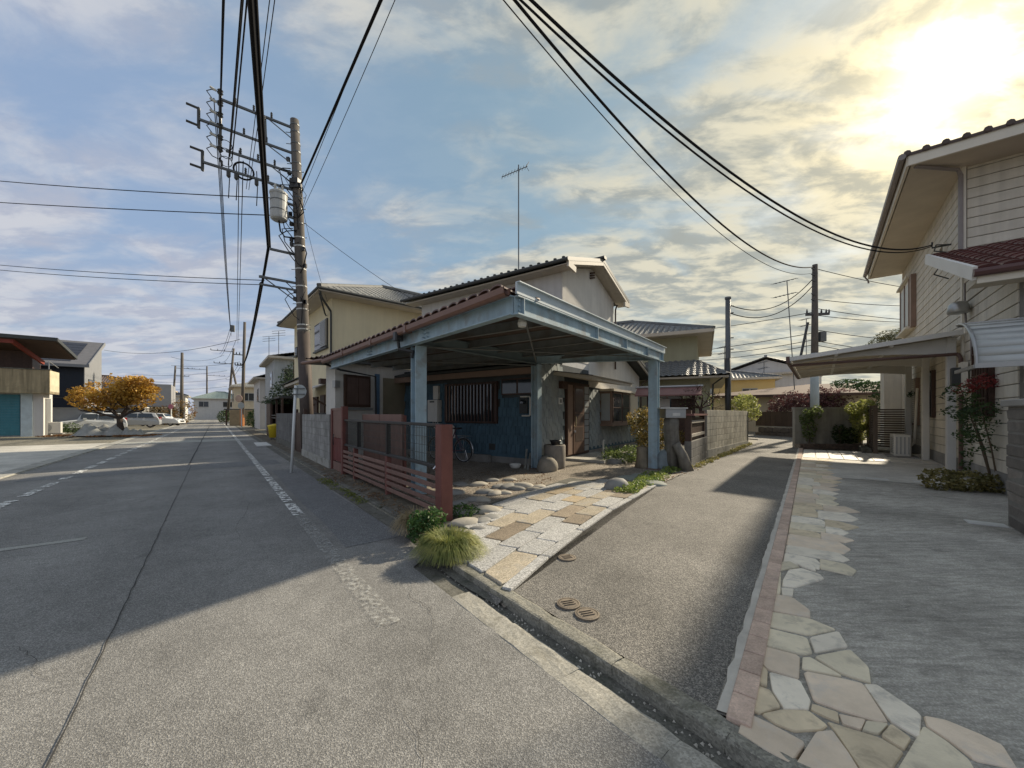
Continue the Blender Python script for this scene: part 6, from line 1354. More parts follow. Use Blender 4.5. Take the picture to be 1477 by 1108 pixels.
# tarp heaps
def tarp(label, px, d, w, dp, h, seed, mat):
    R = random.Random(seed); n = 16; mb = MB(); vs = []
    hs = [[0]*(n+1) for _ in range(n+1)]
    peaks = [(R.uniform(.12,.88), R.uniform(.25,.75), R.uniform(.5,1)) for _ in range(9)]
    for i in range(n+1):
        for j in range(n+1):
            u, v = i/n, j/n; z = max(a[2]*max(0, 1-3.4*math.hypot(u-a[0], (v-a[1])*0.8)) for a in peaks); e = min(u, 1-u, v, 1-v)*6
            vs.append(((u-.5)*w, (v-.5)*dp, h*z*min(1, e)+0.03*math.sin(u*31)*math.cos(v*17)*min(1,e)+0.01))
    mb.add(vs, [(i*(n+1)+j, (i+1)*(n+1)+j, (i+1)*(n+1)+j+1, i*(n+1)+j+1) for i in range(n) for j in range(n)])
    o = mb.build('tarp_heap', mat, None, True); p = W(px, HOR, d); o.location = (p.x, p.y, 0.02); o.rotation_euler = (0,0,LRZ_*0.6); return tag(o, label, 'tarp')
m_tarp = M('silver_tarp', (0.30,0.30,0.275), 0.4, 0.25, 4, 0.5, 9)
tarp('silver grey tarp draped over a wide peaked heap beside the orange tree', 147, 25.6, 2.9, 1.6, 0.95, 3, m_tarp); tarp('small tarp covered pile at the foot of the orange tree trunk', 193, 26.2, 1.2, 1.0, 0.6, 8, m_tarp)
lac = W(72, HOR, 26.8); l2 = thing('outdoor_unit', 'white outdoor unit on the ground beside the teal shuttered garage', 'air conditioner', (lac.x, lac.y, 0.02), LRZ_)
MB().box(-0.55, -0.2, 0.08, 0.55, 0.2, 0.85).build('case', m_wal, l2, bevel=0.02); MB().box(-0.65,-.3,0,.65,.3,.08).build('base', m_found, l2); MB().lathe([(0.28,0),(0.28,0.02)], (0,0,0), 16).build('fan_grille', m_alum, l2).matrix_local = Matrix.Translation((-0.15,-0.2,0.46)) @ Matrix.Rotation(math.pi/2, 4, 'X')
o = leaves('clipped_hedge', [(0,0,.4,.9,.4,.42), (1.2,0,.4,.8,.4,.4)], 1000, 0.1, m_dkg, None, 0, .6, 5); o.location = W(82, HOR, 29)-Vector((0,0,EYE)); tag(o, 'low dark hedge before the grey boundary wall', 'hedge')
# ---- cars
def car(label, loc, rz, L_, W_, H_, col, hatch=True):
    t = thing('parked_car', label, 'car', loc, rz, None)
    mp = M('paint_'+col[0], col[1], 0.25, 0.02, coat=0.6); mg = M('car_glass', (0.02,0.025,0.03), 0.05, 0, spec=0.8); mt = M('tyre_rubber', (0.035,0.035,0.035)); mr = M('alloy', (0.45,0.45,0.45), 0.3, metal=0.8)
    h = H_; f, r = L_/2, -L_/2
    prof = [(r,0.32),(r-0.0,0.62),(r+0.06,0.92),(r+0.16,h*0.66),(r+0.42,h*0.96),(r+1.2,h),(r+2.2,h*0.99),(r+2.75,h*0.9),(f-1.25,h*0.62),(f-0.35,h*0.53),(f-0.06,0.62),(f,0.45),(f-0.02,0.28),(r+0.05,0.26)]
    mb = MB(); n = len(prof); vs = []
    for k, yy in enumerate((-1, -0.93, 0.93, 1)):
        for x, z in prof:
            tum = 1.0 if z < h*0.66 else 1-0.26*(z-h*0.66)/(h*0.34)
            inset = 0.94 if abs(yy) == 1 else 1.0
            vs.append((x*(0.985 if abs(yy)==1 else 1), yy*W_/2*tum, 0.3+(z-0.3)*inset if abs(yy)==1 else z))
    fs = [(k*n+i, k*n+(i+1) % n, (k+1)*n+(i+1) % n, (k+1)*n+i) for k in range(3) for i in range(n)]+[tuple(range(n-1,-1,-1)), tuple(3*n+i for i in range(n))]
    mb.add(vs, fs); mb.build('body', mp, t, False, 0.03)
    for s in (-1, 1):
        yb, yt = s*(W_/2+0.006), s*(W_/2*0.80+0.02)
        for (xa, xb, xc, xd) in ((r+0.5, r+1.75, r+1.72, r+0.68), (r+1.82, f-1.42, r+2.72, r+1.80)):
            MB().add([(xa, yb, h*0.66), (xb, yb, h*0.66), (xc, yt, h*0.93), (xd, yt, h*0.93)], [(0,1,2,3)]).build('side_window', mg, t)
        MB().box(f-0.5, s*W_/2*0.62-0.16, 0.66, f-0.09, s*W_/2*0.62+0.16, 0.80).build('headlight', M('lamp_clear', (0.7,0.72,0.74), 0.1, spec=0.8), t)
        MB().box(r+0.02, s*W_/2*0.8-0.1, 0.82, r+0.16, s*W_/2*0.8+0.1, 1.1).build('tail_light', M('lamp_red', (0.45,0.02,0.02), 0.2), t)
        MB().box(f-1.75, s*(W_/2+0.02)-0.09, h*0.62, f-1.55, s*(W_/2+0.02)+0.09, h*0.71).build('mirror', mp, t)
        for x in (r+0.8, f-0.85):
            w = MB().ring((x, s*(W_/2-0.1), 0.31), (1,0,0), (0,0,1), 0.24, 0.085, 24, 8).build('wheel', mt, t)
            MB().tube([(x, s*(W_/2-0.16), 0.31), (x, s*(W_/2-0.02), 0.31)], 0.19, 14).build('rim', mr, w)
    MB().add([(f-1.3, -W_*0.40, h*0.635+0.012), (f-1.3, W_*0.40, h*0.635+0.012), (r+2.78, W_*0.34, h*0.90+0.012), (r+2.78, -W_*0.34, h*0.90+0.012)], [(0,1,2,3)]).build('windscreen', mg, t)
    MB().add([(r+0.145, -W_*0.4, h*0.66), (r+0.145, W_*0.4, h*0.66), (r+0.40, W_*0.34, h*0.94), (r+0.40, -W_*0.34, h*0.94)], [(0,1,2,3)]).build('rear_window', mg, t)
    MB().box(f-0.06, -0.45, 0.42, f+0.012, 0.45, 0.62).build('grille', m_roofmetal, t); MB().box(r-0.012, -0.17, 0.6, r, 0.17, 0.72).build('number_plate', M('plate_white', (0.7,0.7,0.68), 0.5), t)
    return t
car('pale silver hatchback parked behind the covered heap, left of the tree trunk', W(132, HOR, 33)-Vector((0,0,EYE)), LRZ_+math.pi+0.25, 4.2, 1.7, 1.55, ('silver_white', (0.55,0.57,0.58)))
car('silver car parked with its tail lights toward the white car under the grey garage', W(193, HOR, 41)-Vector((0,0,EYE)), LRZ_+math.pi, 4.3, 1.7, 1.6, ('silver', (0.42,0.43,0.44)))
car('white car nosing out from under the grey garage', W(232, HOR, 47.5)-Vector((0,0,EYE)), LRZ_-0.35, 4.4, 1.8, 1.55, ('white', (0.72,0.72,0.71)))
# ================================================================== ALONG THE LANE
A_, B_ = G(1022, 660), G(1080, 641.5)
block_wall('pale concrete block wall with dark streaks lining the lane', (A_.x-0.08, A_.y+0.06, 0), (B_.x-0.08, B_.y+0.06, 0), T(A_.x, A_.y)-0.02, 6, m_block_p, foot=0.24, ch=0.198)
g0, g1 = G(1000, 676), A_; gd = Vector((g1.x-g0.x, g1.y-g0.y, 0)); grz = math.atan2(gd.y, gd.x)
block_wall('low dark stone base under the wooden lane gate', (g0.x-0.1, g0.y+0.07, 0), (g1.x-0.12, g1.y, 0), T(g0.x, g0.y)-0.03, 3, m_block_d, foot=0.08, bl=0.62, ch=0.2, th=0.16)
lg = thing('lane_gate', 'dark weathered plank gate panel with two pale rails and a red cap', 'gate', (g0.x-0.1, g0.y+0.07, T(g0.x, g0.y)), grz)
for i in range(15): MB().box(0.15+i*0.135, -0.03, 0.66, 0.275+i*0.135, 0.03, 1.22).build('plank', m_brownwood, lg)
for z in (0.78, 1.12): MB().box(0.1, -0.075, z-0.035, 2.1, -0.03, z+0.035).build('rail', M('weathered_rail', (0.36,0.33,0.28), 0.8, 0.2), lg)
for x in (0.08, 2.2): MB().box(x-0.06, -0.07, 0.62, x+0.06, 0.07, 1.4).build('post', m_brownwood, lg)
MB().box(0.0, -0.14, 1.27, 2.3, 0.14, 1.32).build('cap', M('faded_red_sheet', (0.19,0.085,0.08), 0.5, 0.2), lg)
sp = G(984, 679); mbx = thing('mailbox', 'grey metal mailbox on a thick weathered log post by the lane gate', 'mailbox', (sp.x-0.1, sp.y+0.35, T(sp.x, sp.y)), 0)
MB().tube([(0,0,-.05), (0.02,0,.5), (-.02,0,.95), (0,0,1.22)], [0.2, 0.17, 0.18, 0.17], 12).build('log_post', M('grey_log', (0.22,0.2,0.165), 0.9, 0.3, 8, 0.6, 25, streak=0.5), mbx, True)
MB().box(-0.22, -0.2, 1.22, 0.26, 0.2, 1.44).build('box', m_alum, mbx, bevel=0.01); MB().box(-0.36, -0.23, 1.44, 0.29, 0.23, 1.47).build('lid', M('pale_lid', (0.55,0.54,0.5), 0.5), mbx); MB().box(-0.06, -0.206, 1.27, 0.12, -0.2, 1.34).build('flap', MATS['pale_lid'], mbx)
lo_ = thing('leaning_log', 'grey weathered log leaning at the foot of the mailbox post', 'log', (sp.x, sp.y, T(sp.x, sp.y)), 0); MB().tube([(0.12,0,-.03), (0.02,.04,.35), (-.1,.1,.62)], [0.15, 0.12, 0.1], 10).build('log', MATS['grey_log'], lo_, True)
o = piece('slate_boulder', rockmesh('slate_boulder', 0.34, 0.26, 0.52, M('slate_blue', (0.20,0.23,0.235), 0.7, 0.2, 5, 0.4, 25), 9, 0.2, 0.2), None, G(966, 677, 0.02)+Vector((0,.25,0)), 0.4); tag(o, 'blue grey slate boulder between the carport post and the log', 'stone')
m_autg = leafmat('autumn_green', (0.09,0.10,0.025), (0.38,0.26,0.08), 3.5)
bs = thing('garden_bush', 'loose bush with green, yellow and orange leaves behind the lane side carport post', 'bush', (3.55, 9.95, T(3.5, 9.9)), 0)
limbs(MB(), (0,0,0.3), (0,0,1), 0.35, 0.03, 3, random.Random(2), 0.7, 3).build('stems', MATS['plant_stem'], bs)
leaves('foliage', [(0,0,.95,.5,.45,.4), (-.25,0,1.2,.35,.3,.25), (.3,.05,1.15,.35,.3,.25), (.1,-.05,.6,.45,.4,.25), (.62,-.1,.75,.3,.3,.2), (-.1,0,1.4,.22,.2,.15)], 3600, 0.065, m_autg, bs, 0.1, 0.55, 6, 0.6)
st = thing('tree_stump', 'pale fluted tree stump under the garden bush beside the carport post', 'stump', G(930, 675, -0.02)+Vector((0,.1,0)), 0)
MB().lathe([(0.22, 0), (0.19, 0.1), (0.16, 0.3), (0.165, 0.52), (0.12, 0.53)], n=14).build('stump', M('pale_stump', (0.33,0.28,0.2), 0.9, 0.25, 6, 0.5, 20, streak=0.5), st, True)
plant('door_plant', 'low leafy plants beside the stump near the door step', G(905, 668), [(0,0,.2,.35,.3,.2), (-.35,.2,.16,.3,.25,.16), (.2,.3,.25,.3,.3,.22)], 1300, 0.06, m_midg, None, 4, 'plant')
grass_clump('agave', 'spiky green strap leaved plant against the grey shingle wall', G(884, 662, 0.0), 0.42, 0.35, 60, leafmat('agave_leaf', (0.04,0.09,0.03), (0.14,0.2,0.07), 3), 12, None, 0.8, 0.03)
for i, (px, py, q) in enumerate(((872, 664, .2), (889, 668, .22), (905, 690, .24), (925, 688, .26), (936, 697, .3))):
    o = piece('garden_stone', rockmesh('garden_stone', 1.3, 0.9, 0.8 if i < 2 else 0.22, m_river[1] if i < 2 else M('green_flag', (0.25,0.27,0.24), 0.8, 0.2, 5, 0.3, 40), i+20, 0.15, 0.3), None, G(px, py, 0.0), 0.5*i, scale=(q, q, q)); tag(o, ['rounded garden stone by the grey shingle wall below the bay window', 'garden boulder beside the spiky plant', 'flat green grey stepping stone by the door step', 'flat green grey stepping stone before the tree stump', 'largest flat stepping stone by the round lid'][i], 'stone')
o = MB().tube([(0,0,0), (0,0,.42), (0.04,0,.46)], 0.03, 8).build('water_stake', m_appl); o.location = G(870, 655); tag(o, 'short white standpipe by the wall below the bay window', 'standpipe')
# ---- olive house
OR_ = math.atan2(-0.447, 0.894)
OH = thing('olive_house', 'olive beige two storey house with grey tiled roofs behind the lane gate', 'house', (8.9, 18.5, 0.2), OR_)
MB().box(-9, 0, -0.3, 0, 7, 5.0).build('wall', m_olive, OH); MB().box(-9.6, -1.2, -0.3, 0.55, 6, 2.9).build('ground_floor_wall', m_olive, OH)
hip_roof(OH, -9, 0, 0, 7, 5.15, 1.6, m_ktile, m_soff, 0.7, 'x')
for e0, e1, q1, q0 in (((-10.2,-1.9,2.95), (1.3,-1.9,2.95), (0,0,3.85), (-9,0,3.85)), ((1.3,-1.9,2.95), (1.3,6.6,2.95), (0,7,3.85), (0,0,3.85))):
    mb = MB(); tiled_roof(mb, e0, e1, q1, q0); stuff(mb.build('lower_tiles', m_ktile, OH))
MB().box(-10.1, -1.8, 2.82, 1.25, 6.5, 2.9).build('lower_eave', m_eave, OH)
MB().tube([(1.0, -1.75, 2.8), (0.65, -1.3, 2.55), (0.62, -1.25, 0)], 0.04, 7).build('downpipe', m_roofmetal, OH)
win(OH, 'y', -1.9, -0.6, 0.9, 2.3, m_brownwood, m_glass, 1, -1.2); win(OH, 'y', -7, -5.4, 3.9, 4.8, m_alum, m_glass, 1, 0.0)
# small roofed garden gate
p = W(975, 597, 13.4); gt = thing('roofed_gate', 'small garden gate with a faded red and grey sheet roof behind the garden bush', 'gate', (p.x, p.y, T(p.x, p.y)), OR_)
for x in (-0.9, 0.55): MB().box(x-0.06, -0.06, 0, x+0.06, 0.06, 1.95).build('post', m_brownwood, gt)
MB().slab([(-1.3, -0.55, 1.92), (0.8, -0.55, 1.92), (0.8, 0, 2.2), (-1.3, 0, 2.2)], 0.04).build('roof_sheet', MATS['faded_red_sheet'], gt); MB().slab([(-1.3, 0, 2.2), (0.8, 0, 2.2), (0.8, 0.5, 1.95), (-1.3, 0.5, 1.95)], 0.04).build('roof_sheet', m_alum, gt)
MB().tube([(-1.35, 0, 2.22), (0.85, 0, 2.22)], 0.05, 6).build('ridge_cap', m_alum, gt); MB().box(-0.85, -0.02, 0.2, -0.2, 0.02, 1.8).build('door_leaf', m_offw, gt); MB().box(-0.15, -0.02, 0.2, 0.5, 0.02, 1.8).build('door_leaf', m_brownwood, gt)
# bare twiggy tree
p = W(1012, 597, 13.0); bt = thing('bare_tree', 'small bare tree with tangled dark twigs behind the lane gate', 'tree', (p.x, p.y, T(p.x, p.y)), 0)
mb = MB(); R = random.Random(6); mb.tube([(0,0,0), (0.05,0,0.8), (-.05,0,1.5)], [0.09, 0.07, 0.05], 7)
for d in ((-1,0,.5), (.6,.2,.6), (-.6,-.3,.7), (.1,-.2,1), (-1,.2,.2), (.5,0,.2)): limbs(mb, (-.04,0,1.45), d, 0.38, 0.025, 3, R, 0.75, 3, -0.05)
mb.build('trunk', M('twig_bark', (0.07,0.04,0.035), 0.9), bt)
leaves('last_leaves', [(-.1,0,1.7,.7,.6,.35)], 160, 0.06, m_midg, bt, 0, .6, 2)
# fences and wall at the bend
fa, fb = G(1080, 641.5), Vector((12.4, 20.2, 0)); fd = (fb-fa).to_2d(); fr_ = thing('dark_fence', 'dark panel fence on a pale base past the end of the block wall', 'fence', (fa.x-0.05, fa.y+0.1, T(fa.x, fa.y)), math.atan2(fd.y, fd.x))
for i in range(3):
    x = i*fd.length/3; MB().box(x+0.05, -0.03, 0.5, x+fd.length/3-0.05, 0.03, 1.22).build('panel', M('dark_grey_panel', (0.09,0.085,0.08), 0.6), fr_); MB().box(x-0.05, -0.08, 0, x+0.07, 0.04, 1.3).build('post', m_roofmetal, fr_)
MB().box(0, -0.06, -0.1, fd.length, 0.06, 0.45).build('base', m_conc, fr_); MB().box(0, -0.07, 0.47, fd.length, -0.02, 0.54).build('rail', m_roofmetal, fr_)
ba, bb_ = Vector((13.45, 21.2, 0)), Vector((14.3, 18.2, 0)); bd = (bb_-ba).to_2d(); bf = thing('brown_fence', 'dark brown board fence on a rough stone base at the lane bend', 'fence', (ba.x, ba.y, 0.28), math.atan2(bd.y, bd.x))
i = 0
while i*0.3 < bd.length: MB().box(i*0.3, -0.03, 0.52, i*0.3+0.288, 0.03, 1.28).build('board', M('brown_board', (0.085,0.06,0.045), 0.75, 0.2, rnd=0.15), bf); i += 1
MB().box(0, -0.06, 0.46, bd.length, 0.08, 0.52).build('ledge', m_conc, bf)
stm = cmesh('base_stone', 0.42, 0.2, 0.24, M('rough_stone', (0.12,0.105,0.09), 0.9, 0.3, 5, 0.5, 30, rnd=0.2), 0.03, 0.02)
for c in range(2):
    x = 0.2 if c else 0.0
    while x < bd.length: piece('stone', stm, bf, (x+0.2, 0, -0.05+c*0.25)); x += 0.43
m_purp = leafmat('purple_leaf', (0.05,0.02,0.022), (0.17,0.075,0.07), 2.2)
for k, (px, d, rr_, hh) in enumerate(((1140, 22.0, 1.15, 2.0), (1180, 22.4, 1.05, 2.3), (1213, 22.6, 1.0, 2.2))):
    p = W(px, HOR, d); t = thing('purple_shrub', ['wide purple leaved shrub above the brown fence at the lane bend', 'purple leaved shrub behind the grey pole cover above the planter wall', 'purple leaved shrub under the carport roof behind the planter wall'][k], 'shrub', (p.x, p.y, 0.28), 0, 'purple shrubs at the lane bend')
    limbs(MB(), (0,0,0), (0,0,1), 0.8, 0.05, 2, random.Random(k), 0.6, 4).build('stems', MATS['plant_stem'], t)
    leaves('foliage', [(0,0,1.35,rr_,rr_*.8,.8), (-.5,0,1.75,rr_*.6,.7,.5), (.5,0,hh-.1,rr_*.6,.7,.5), (0,0,hh,rr_*.5,.6,.5)], 3600, 0.12, m_purp, t, 0, .5, 40+k, 0.6)
plant('pale_shrub', 'light green shrub spilling over the end of the pale block wall', W(1074, 597, 17)-Vector((0,0,1.2)), [(0,0,1.75,.5,.4,.35), (.35,.2,1.45,.4,.4,.35), (-.35,0,1.6,.35,.3,.25), (.6,.3,1.2,.3,.3,.3)], 1500, 0.1, m_lime, 0.8, 8)
plant('garden_tree', 'dark green layered garden tree behind the planter shrubs', W(1262, 597, 17)-Vector((0,0,1.2)), [(0,0,2.4,.9,.7,.22), (-.9,.2,2.55,.8,.6,.2), (.6,0,2.0,.6,.6,.2), (-.2,0,1.5,.5,.5,.3)], 2600, 0.1, MATS['pine_needles'], 1.1, 9, 'tree')
pt_ = thing('tall_pine', 'rounded green pine crown rising behind the far corner of the siding house', 'tree', W(1290, 597, 21)-Vector((0,0,1.2)), 0)
MB().tube([(0.3,0,0), (0.1,0,2.5), (-.1,0,4.6)], [0.16, 0.12, 0.08], 8).build('trunk', MATS['pine_bark'], pt_)
leaves('crown', [(-.5,0,5.0,.75,.8,.42), (.3,0,5.25,.9,.8,.42), (-.1,0,5.5,.7,.7,.3), (-.9,0,4.75,.4,.5,.22), (.9,0,4.9,.6,.6,.3)], 4200, 0.13, leafmat('pine_dull', (0.05,0.055,0.025), (0.15,0.15,0.07), 2), pt_, 0, .25, 3)
# houses behind the bend
p = W(1118, 597, 31); house('yellow_back_house', 'yellow house with grey hip roof and small windows behind the block wall', (p.x, p.y, 0.25), -0.45, 7.5, 7, 4.15, 1.05, M('warm_yellow_stucco', (0.58,0.43,0.19), 0.9, 0.06), m_ktile, over=0.4, wins=[('y', -6.9, -4.4, 2.2, 3.5, m_offw, m_frost), ('y', -2.3, -1.2, 2.5, 3.3)])
p = W(1152, 597, 23.5); sb = thing('beige_outbuilding', 'plain beige outbuilding with a long brown lean-to roof behind the purple shrubs', 'building', (p.x, p.y, 0.25), -0.62)
MB().box(-5.2, 0, -0.3, 4.5, 6, 2.35).build('wall', m_beige, sb); MB().slab([(-5.8, -0.5, 2.4), (5, -0.5, 2.4), (5, 4.5, 3.25), (0.6, 4.5, 3.25)], 0.12).build('roof', M('brown_metal_roof', (0.17,0.125,0.10), 0.85, 0.12, spec=0.1), sb); MB().beam((-5.8, -0.52, 2.32), (5, -0.52, 2.32), 0.06, 0.14).build('fascia', m_brownwood, sb)
p = W(1185, 597, 33); house('grey_roof_house', 'house with pale grey gable roof rising behind the beige outbuilding', (p.x, p.y, 0.25), -0.6, 8, 8, 4.9, 1.5, m_offw, M('pale_tile', (0.27,0.27,0.275), 0.5) if False else M('pale_grey_tile', (0.27,0.27,0.275), 0.5), over=0.4, ridge='y', gable=True)
# ================================================================== UTILITY POLES AND WIRES
m_pole = M('pole_concrete', (0.135, 0.12, 0.105), 0.85, 0.2, 2, 0.2, 40, streak=0.3)
m_poled = M('pole_dark', (0.10, 0.085, 0.07), 0.8, 0.2, 2)
m_galv = M('galvanised_arm', (0.13, 0.135, 0.135), 0.5, 0.15, metal=0.5)
m_ins = M('insulator_dark', (0.05, 0.05, 0.05), 0.35); m_insw = M('insulator_white', (0.55,0.55,0.52), 0.3)
m_wire = M('black_cable', (0.02, 0.02, 0.022), 0.9, 0, spec=0.05)
PB = Vector((-7.14, 13.5, 0)); LEAN = -0.0415
def pa(z): return Vector((PB.x+LEAN*z, PB.y, z))
NV = Vector((NX, NY, 0)); UV = Vector((UX, UY, 0))
up = thing('utility_pole', 'tall leaning concrete utility pole with crossarms and grey transformer behind the block wall', 'utility pole', (0,0,0))
MB().tube([pa(-0.3), pa(4), pa(8), pa(11.75)], [0.215, 0.195, 0.17, 0.14], 14).build('shaft', m_pole, up, True)
MB().tube([pa(0.0), pa(4.3)], [0.222, 0.203], 14).build('guard_sleeve', M('brown_sleeve', (0.085,0.065,0.055), 0.7, 0.2, 3, streak=0.3), up, True)
for z in (4.4, 4.55, 5.1, 5.3, 5.9, 6.5, 7.3, 7.6, 8.1, 8.6, 9.0, 9.3, 9.6, 9.9, 10.2, 10.6, 10.9, 11.3, 11.55):
    MB().tube([pa(z-0.02), pa(z+0.02)], 0.212-0.0062*z+0.012, 12).build('band', m_insw if z < 8 else m_galv, up)
    sg = random.choice((-1, 1)); MB().tube([pa(z), pa(z)+Vector((0.3*sg, -0.05, 0))], 0.012, 5).build('step_bolt', m_galv, up)
def arm(z, ln, tip=0.0, w=0.065, start=0.1):
    a = pa(z)+NV*start; b = pa(z)-NV*ln+Vector((0,0,tip)); MB().beam(a, b, w, w).build('crossarm', m_galv, up)
    MB().tube([pa(z-0.45), pa(z)-NV*min(0.9, ln*0.4)], 0.018, 5).build('arm_brace', m_galv, up); return b
def insul(p, h=0.3, r=0.05, mat=None):
    MB().lathe([(r*0.5, 0), (r, h*0.15), (r*0.6, h*0.3), (r, h*0.45), (r*0.6, h*0.6), (r, h*0.75), (r*0.3, h)], p, 8).build('insulator', mat or m_ins, up)
e1 = arm(11.45, 2.1); e2 = arm(10.55, 2.65); e3 = arm(9.85, 2.0); e4 = arm(9.25, 2.6); arm(7.0, 0.9, 0, 0.07); arm(6.0, 1.25, 0, 0.07); arm(5.75, 1.25, 0, 0.06)
for e in (e2, e4):
    MB().beam(e+Vector((0,0,-0.28)), e+Vector((0,0,0.36)), 0.07, 0.05).build('arm_end_post', m_ins, up)
    for dz in (0.33, -0.2): MB().tube([e+Vector((0,0,dz)), e-NV*0.3+Vector((0,0,dz+0.02))], 0.035, 6).build('strain_insulator', m_ins, up)
stk = pa(10.5)-NV*2.12
MB().beam(stk+Vector((0,0,-0.75)), stk+Vector((0,0,1.25)), 0.06, 0.06).build('insulator_post', m_ins, up)
for i in range(6):
    p = stk+Vector((0,0,1.15-0.36*i)); MB().lathe([(0.03,-0.1),(0.085,-0.04),(0.05,0),(0.085,0.05),(0.03,0.1)], p, 8).build('insulator', m_ins, up)
    MB().tube([p, p-NV*0.22+UV*0.1+Vector((0,0,0.05)), p-NV*0.34+Vector((0,0,-0.12)), p-NV*0.2+Vector((0,0,-0.3)), p+Vector((0,0,-0.34))], 0.014, 5).build('jumper', m_wire, up)
    MB().tube([p-NV*0.1, p-NV*0.26+Vector((0,0,.05))], 0.035, 6).build('strain_insulator', m_insw, up)
for e, ln in ((11.45, 2.0), (10.55, 2.5), (9.25, 2.5), (9.85, 1.9)):
    for k in (0.35, 0.6, 0.85): insul(pa(e)-NV*ln*k+Vector((0,0,0.05)), 0.2, 0.04)
tr_ = pa(8.0)-NV*0.62+UV*-0.1
MB().lathe([(0.20,0),(0.25,0.04),(0.26,0.1),(0.26,0.84),(0.28,0.86),(0.28,0.92),(0.2,0.98),(0.06,1.02)], tr_, 20).build('transformer', M('transformer_grey', (0.42,0.43,0.42), 0.5, 0.1, 3, streak=0.2), up)
for z in (0.3, 0.62): MB().lathe([(0.268,z),(0.268,z+0.03)], tr_, 20).build('transformer_band', m_galv, up)
for a in (0, 2.1, 4.2): insul(tr_+Vector((0.12*math.cos(a), 0.12*math.sin(a), 0.98)), 0.22, 0.045, m_insw)
for z in (0.25, 0.7): MB().beam(tr_+Vector((0,0,z)), pa(8.0+z), 0.08, 0.06).build('hanger', m_galv, up)
MB().tube([tr_+Vector((0,0,0)), tr_+Vector((0.05,0,-.35)), tr_+Vector((.2,0,-.55)), pa(7.6)], 0.025, 6).build('cable_drop', m_wire, up)
MB().ring(pa(9.25)-NV*1.55+Vector((0,0,0.12)), NV, (0,0,1), 0.27, 0.03, 20, 5).build('cable_coil', m_wire, up)
for k in range(3): MB().ring(pa(9.7)-NV*2.0+Vector((0,0,0.26*k-.2)), NV, (0,0,1), 0.16, 0.012, 16, 4).build('cable_coil', m_wire, up)
MB().beam(pa(9.45), pa(9.45)-NV*0.02+Vector((0,-0.2,0)), 0.3, 0.32).build('splice_box', m_ins, up)
for k in range(5):
    z = 9.9-0.5*k; MB().tube([pa(z)+NV*-0.2, pa(z-0.2)-NV*0.55+UV*-0.2, pa(z-0.55)-NV*0.45, pa(z-0.9)-NV*0.15], 0.016, 5).build('jumper', m_wire, up)
MB().beam(pa(11.45)-NV*0.9, pa(10.6)-NV*0.9, 0.07, 0.07).build('arm_link', m_galv, up)
MB().tube([pa(6.05)-NV*1.2, pa(5.3)-NV*0.1], 0.02, 5).build('arm_brace', m_galv, up)
WIRES = {}
def wire(label, a, b, sag, r=0.012, grp=None, n=26, name='overhead_wire'):
    o = MB().tube(sagline(a, b, sag, n), r, 6).build(name, m_wire); return tag(o, label, 'wire', grp)
def along(p, s1, n1, z1): return S(s1, n1, z1)
BS, FS = -26.0, 54.0
# street lines toward the near side and beyond the pole
hv = [(stk+Vector((0,0,1.15)), 0.30, 11.7), (stk+Vector((0,0,0.8)), 0.34, 11.4), (stk+Vector((0,0,0.43)), 0.38, 11.1), (stk+Vector((0,0,0.07)), 0.42, 10.8)]
for p, n_, z in hv: wire('thin high voltage line strung along the street from the insulator stack on the pole', p, S(BS, n_, z+0.3), 0.5, 0.011, 'high voltage lines')
for dn, z in ((0.75, 10.0), (0.80, 9.9), (0.70, 9.7)): wire('low voltage line over the street attached at the middle crossarms', pa(z-0.3)-NV*(2.65-dn+0.0), S(BS, dn, z+0.1), 0.6, 0.016, 'low voltage lines')
wire('thick black cable bundle swooping low along the street past the utility pole', pa(7.0)-NV*0.95, S(-15, -2.2, 9.2), 0.0, 0.042)
wire('second thick black cable hugging the swooping cable bundle', pa(7.06)-NV*0.9, S(-15, -2.1, 9.35), -0.05, 0.030)
wire('thick black cable from the pole splice box toward the lane mouth', pa(9.5)+NV*0.1, S(BS, 2.75, 9.4), 0.5, 0.032)
wire('thin messenger wire beside the thick cable to the lane mouth', pa(9.2)+NV*0.12, S(BS, 2.6, 10.6), 0.4, 0.008)
wire('slack thin wire hanging from the pole toward the lane mouth', pa(8.6)+NV*0.12, S(BS, 2.2, 11.2), 1.2, 0.007)
for i, (z, n_) in enumerate(((11.4, 0.4), (11.0, 0.45), (10.5, 0.5), (10.0, 1.0), (9.7, 1.1))): wire('line running up the street from the big pole to the mirror pole', pa(z)-NV*(2.65-n_), S(FS, n_+0.9, z*0.98), 0.7, 0.014, 'lines up the street')
wire('sagging black cable running up the street toward the mirror pole', pa(7.0)-NV*0.95, S(FS, 2.3, 7.2), 1.3, 0.045)
wire('thinner cable below the sagging street cable', pa(5.8)-NV*1.2, S(FS, 2.3, 6.8), 0.8, 0.03)
wire('guy wire slanting from the pole down to the yellow house roof', pa(8.3), Vector((-4.2, 16.4, 6.3)), 0.1, 0.008)
wire('thin service wire dropping from the pole to the yellow house eave', pa(9.6), Vector((-7.0, 14.6, 5.7)), 0.3, 0.006)
L1 = W(-300, 265, 24); wire('service wire crossing the left sky from the pole, upper one', pa(8.9)-NV*0.3, W(-260, 232, 20), 0.25, 0.016); wire('service wire crossing the left sky from the pole, second one', pa(8.3)-NV*0.3, W(-260, 272, 20), 0.15, 0.016)
wire('low service wire to the garage side, upper of a close pair', pa(5.9)-NV*1.1, W(-250, 352, 22), 0.3, 0.012); wire('low service wire to the garage side, lower of a close pair', pa(5.75)-NV*1.1, W(-250, 357, 22), 0.35, 0.012)
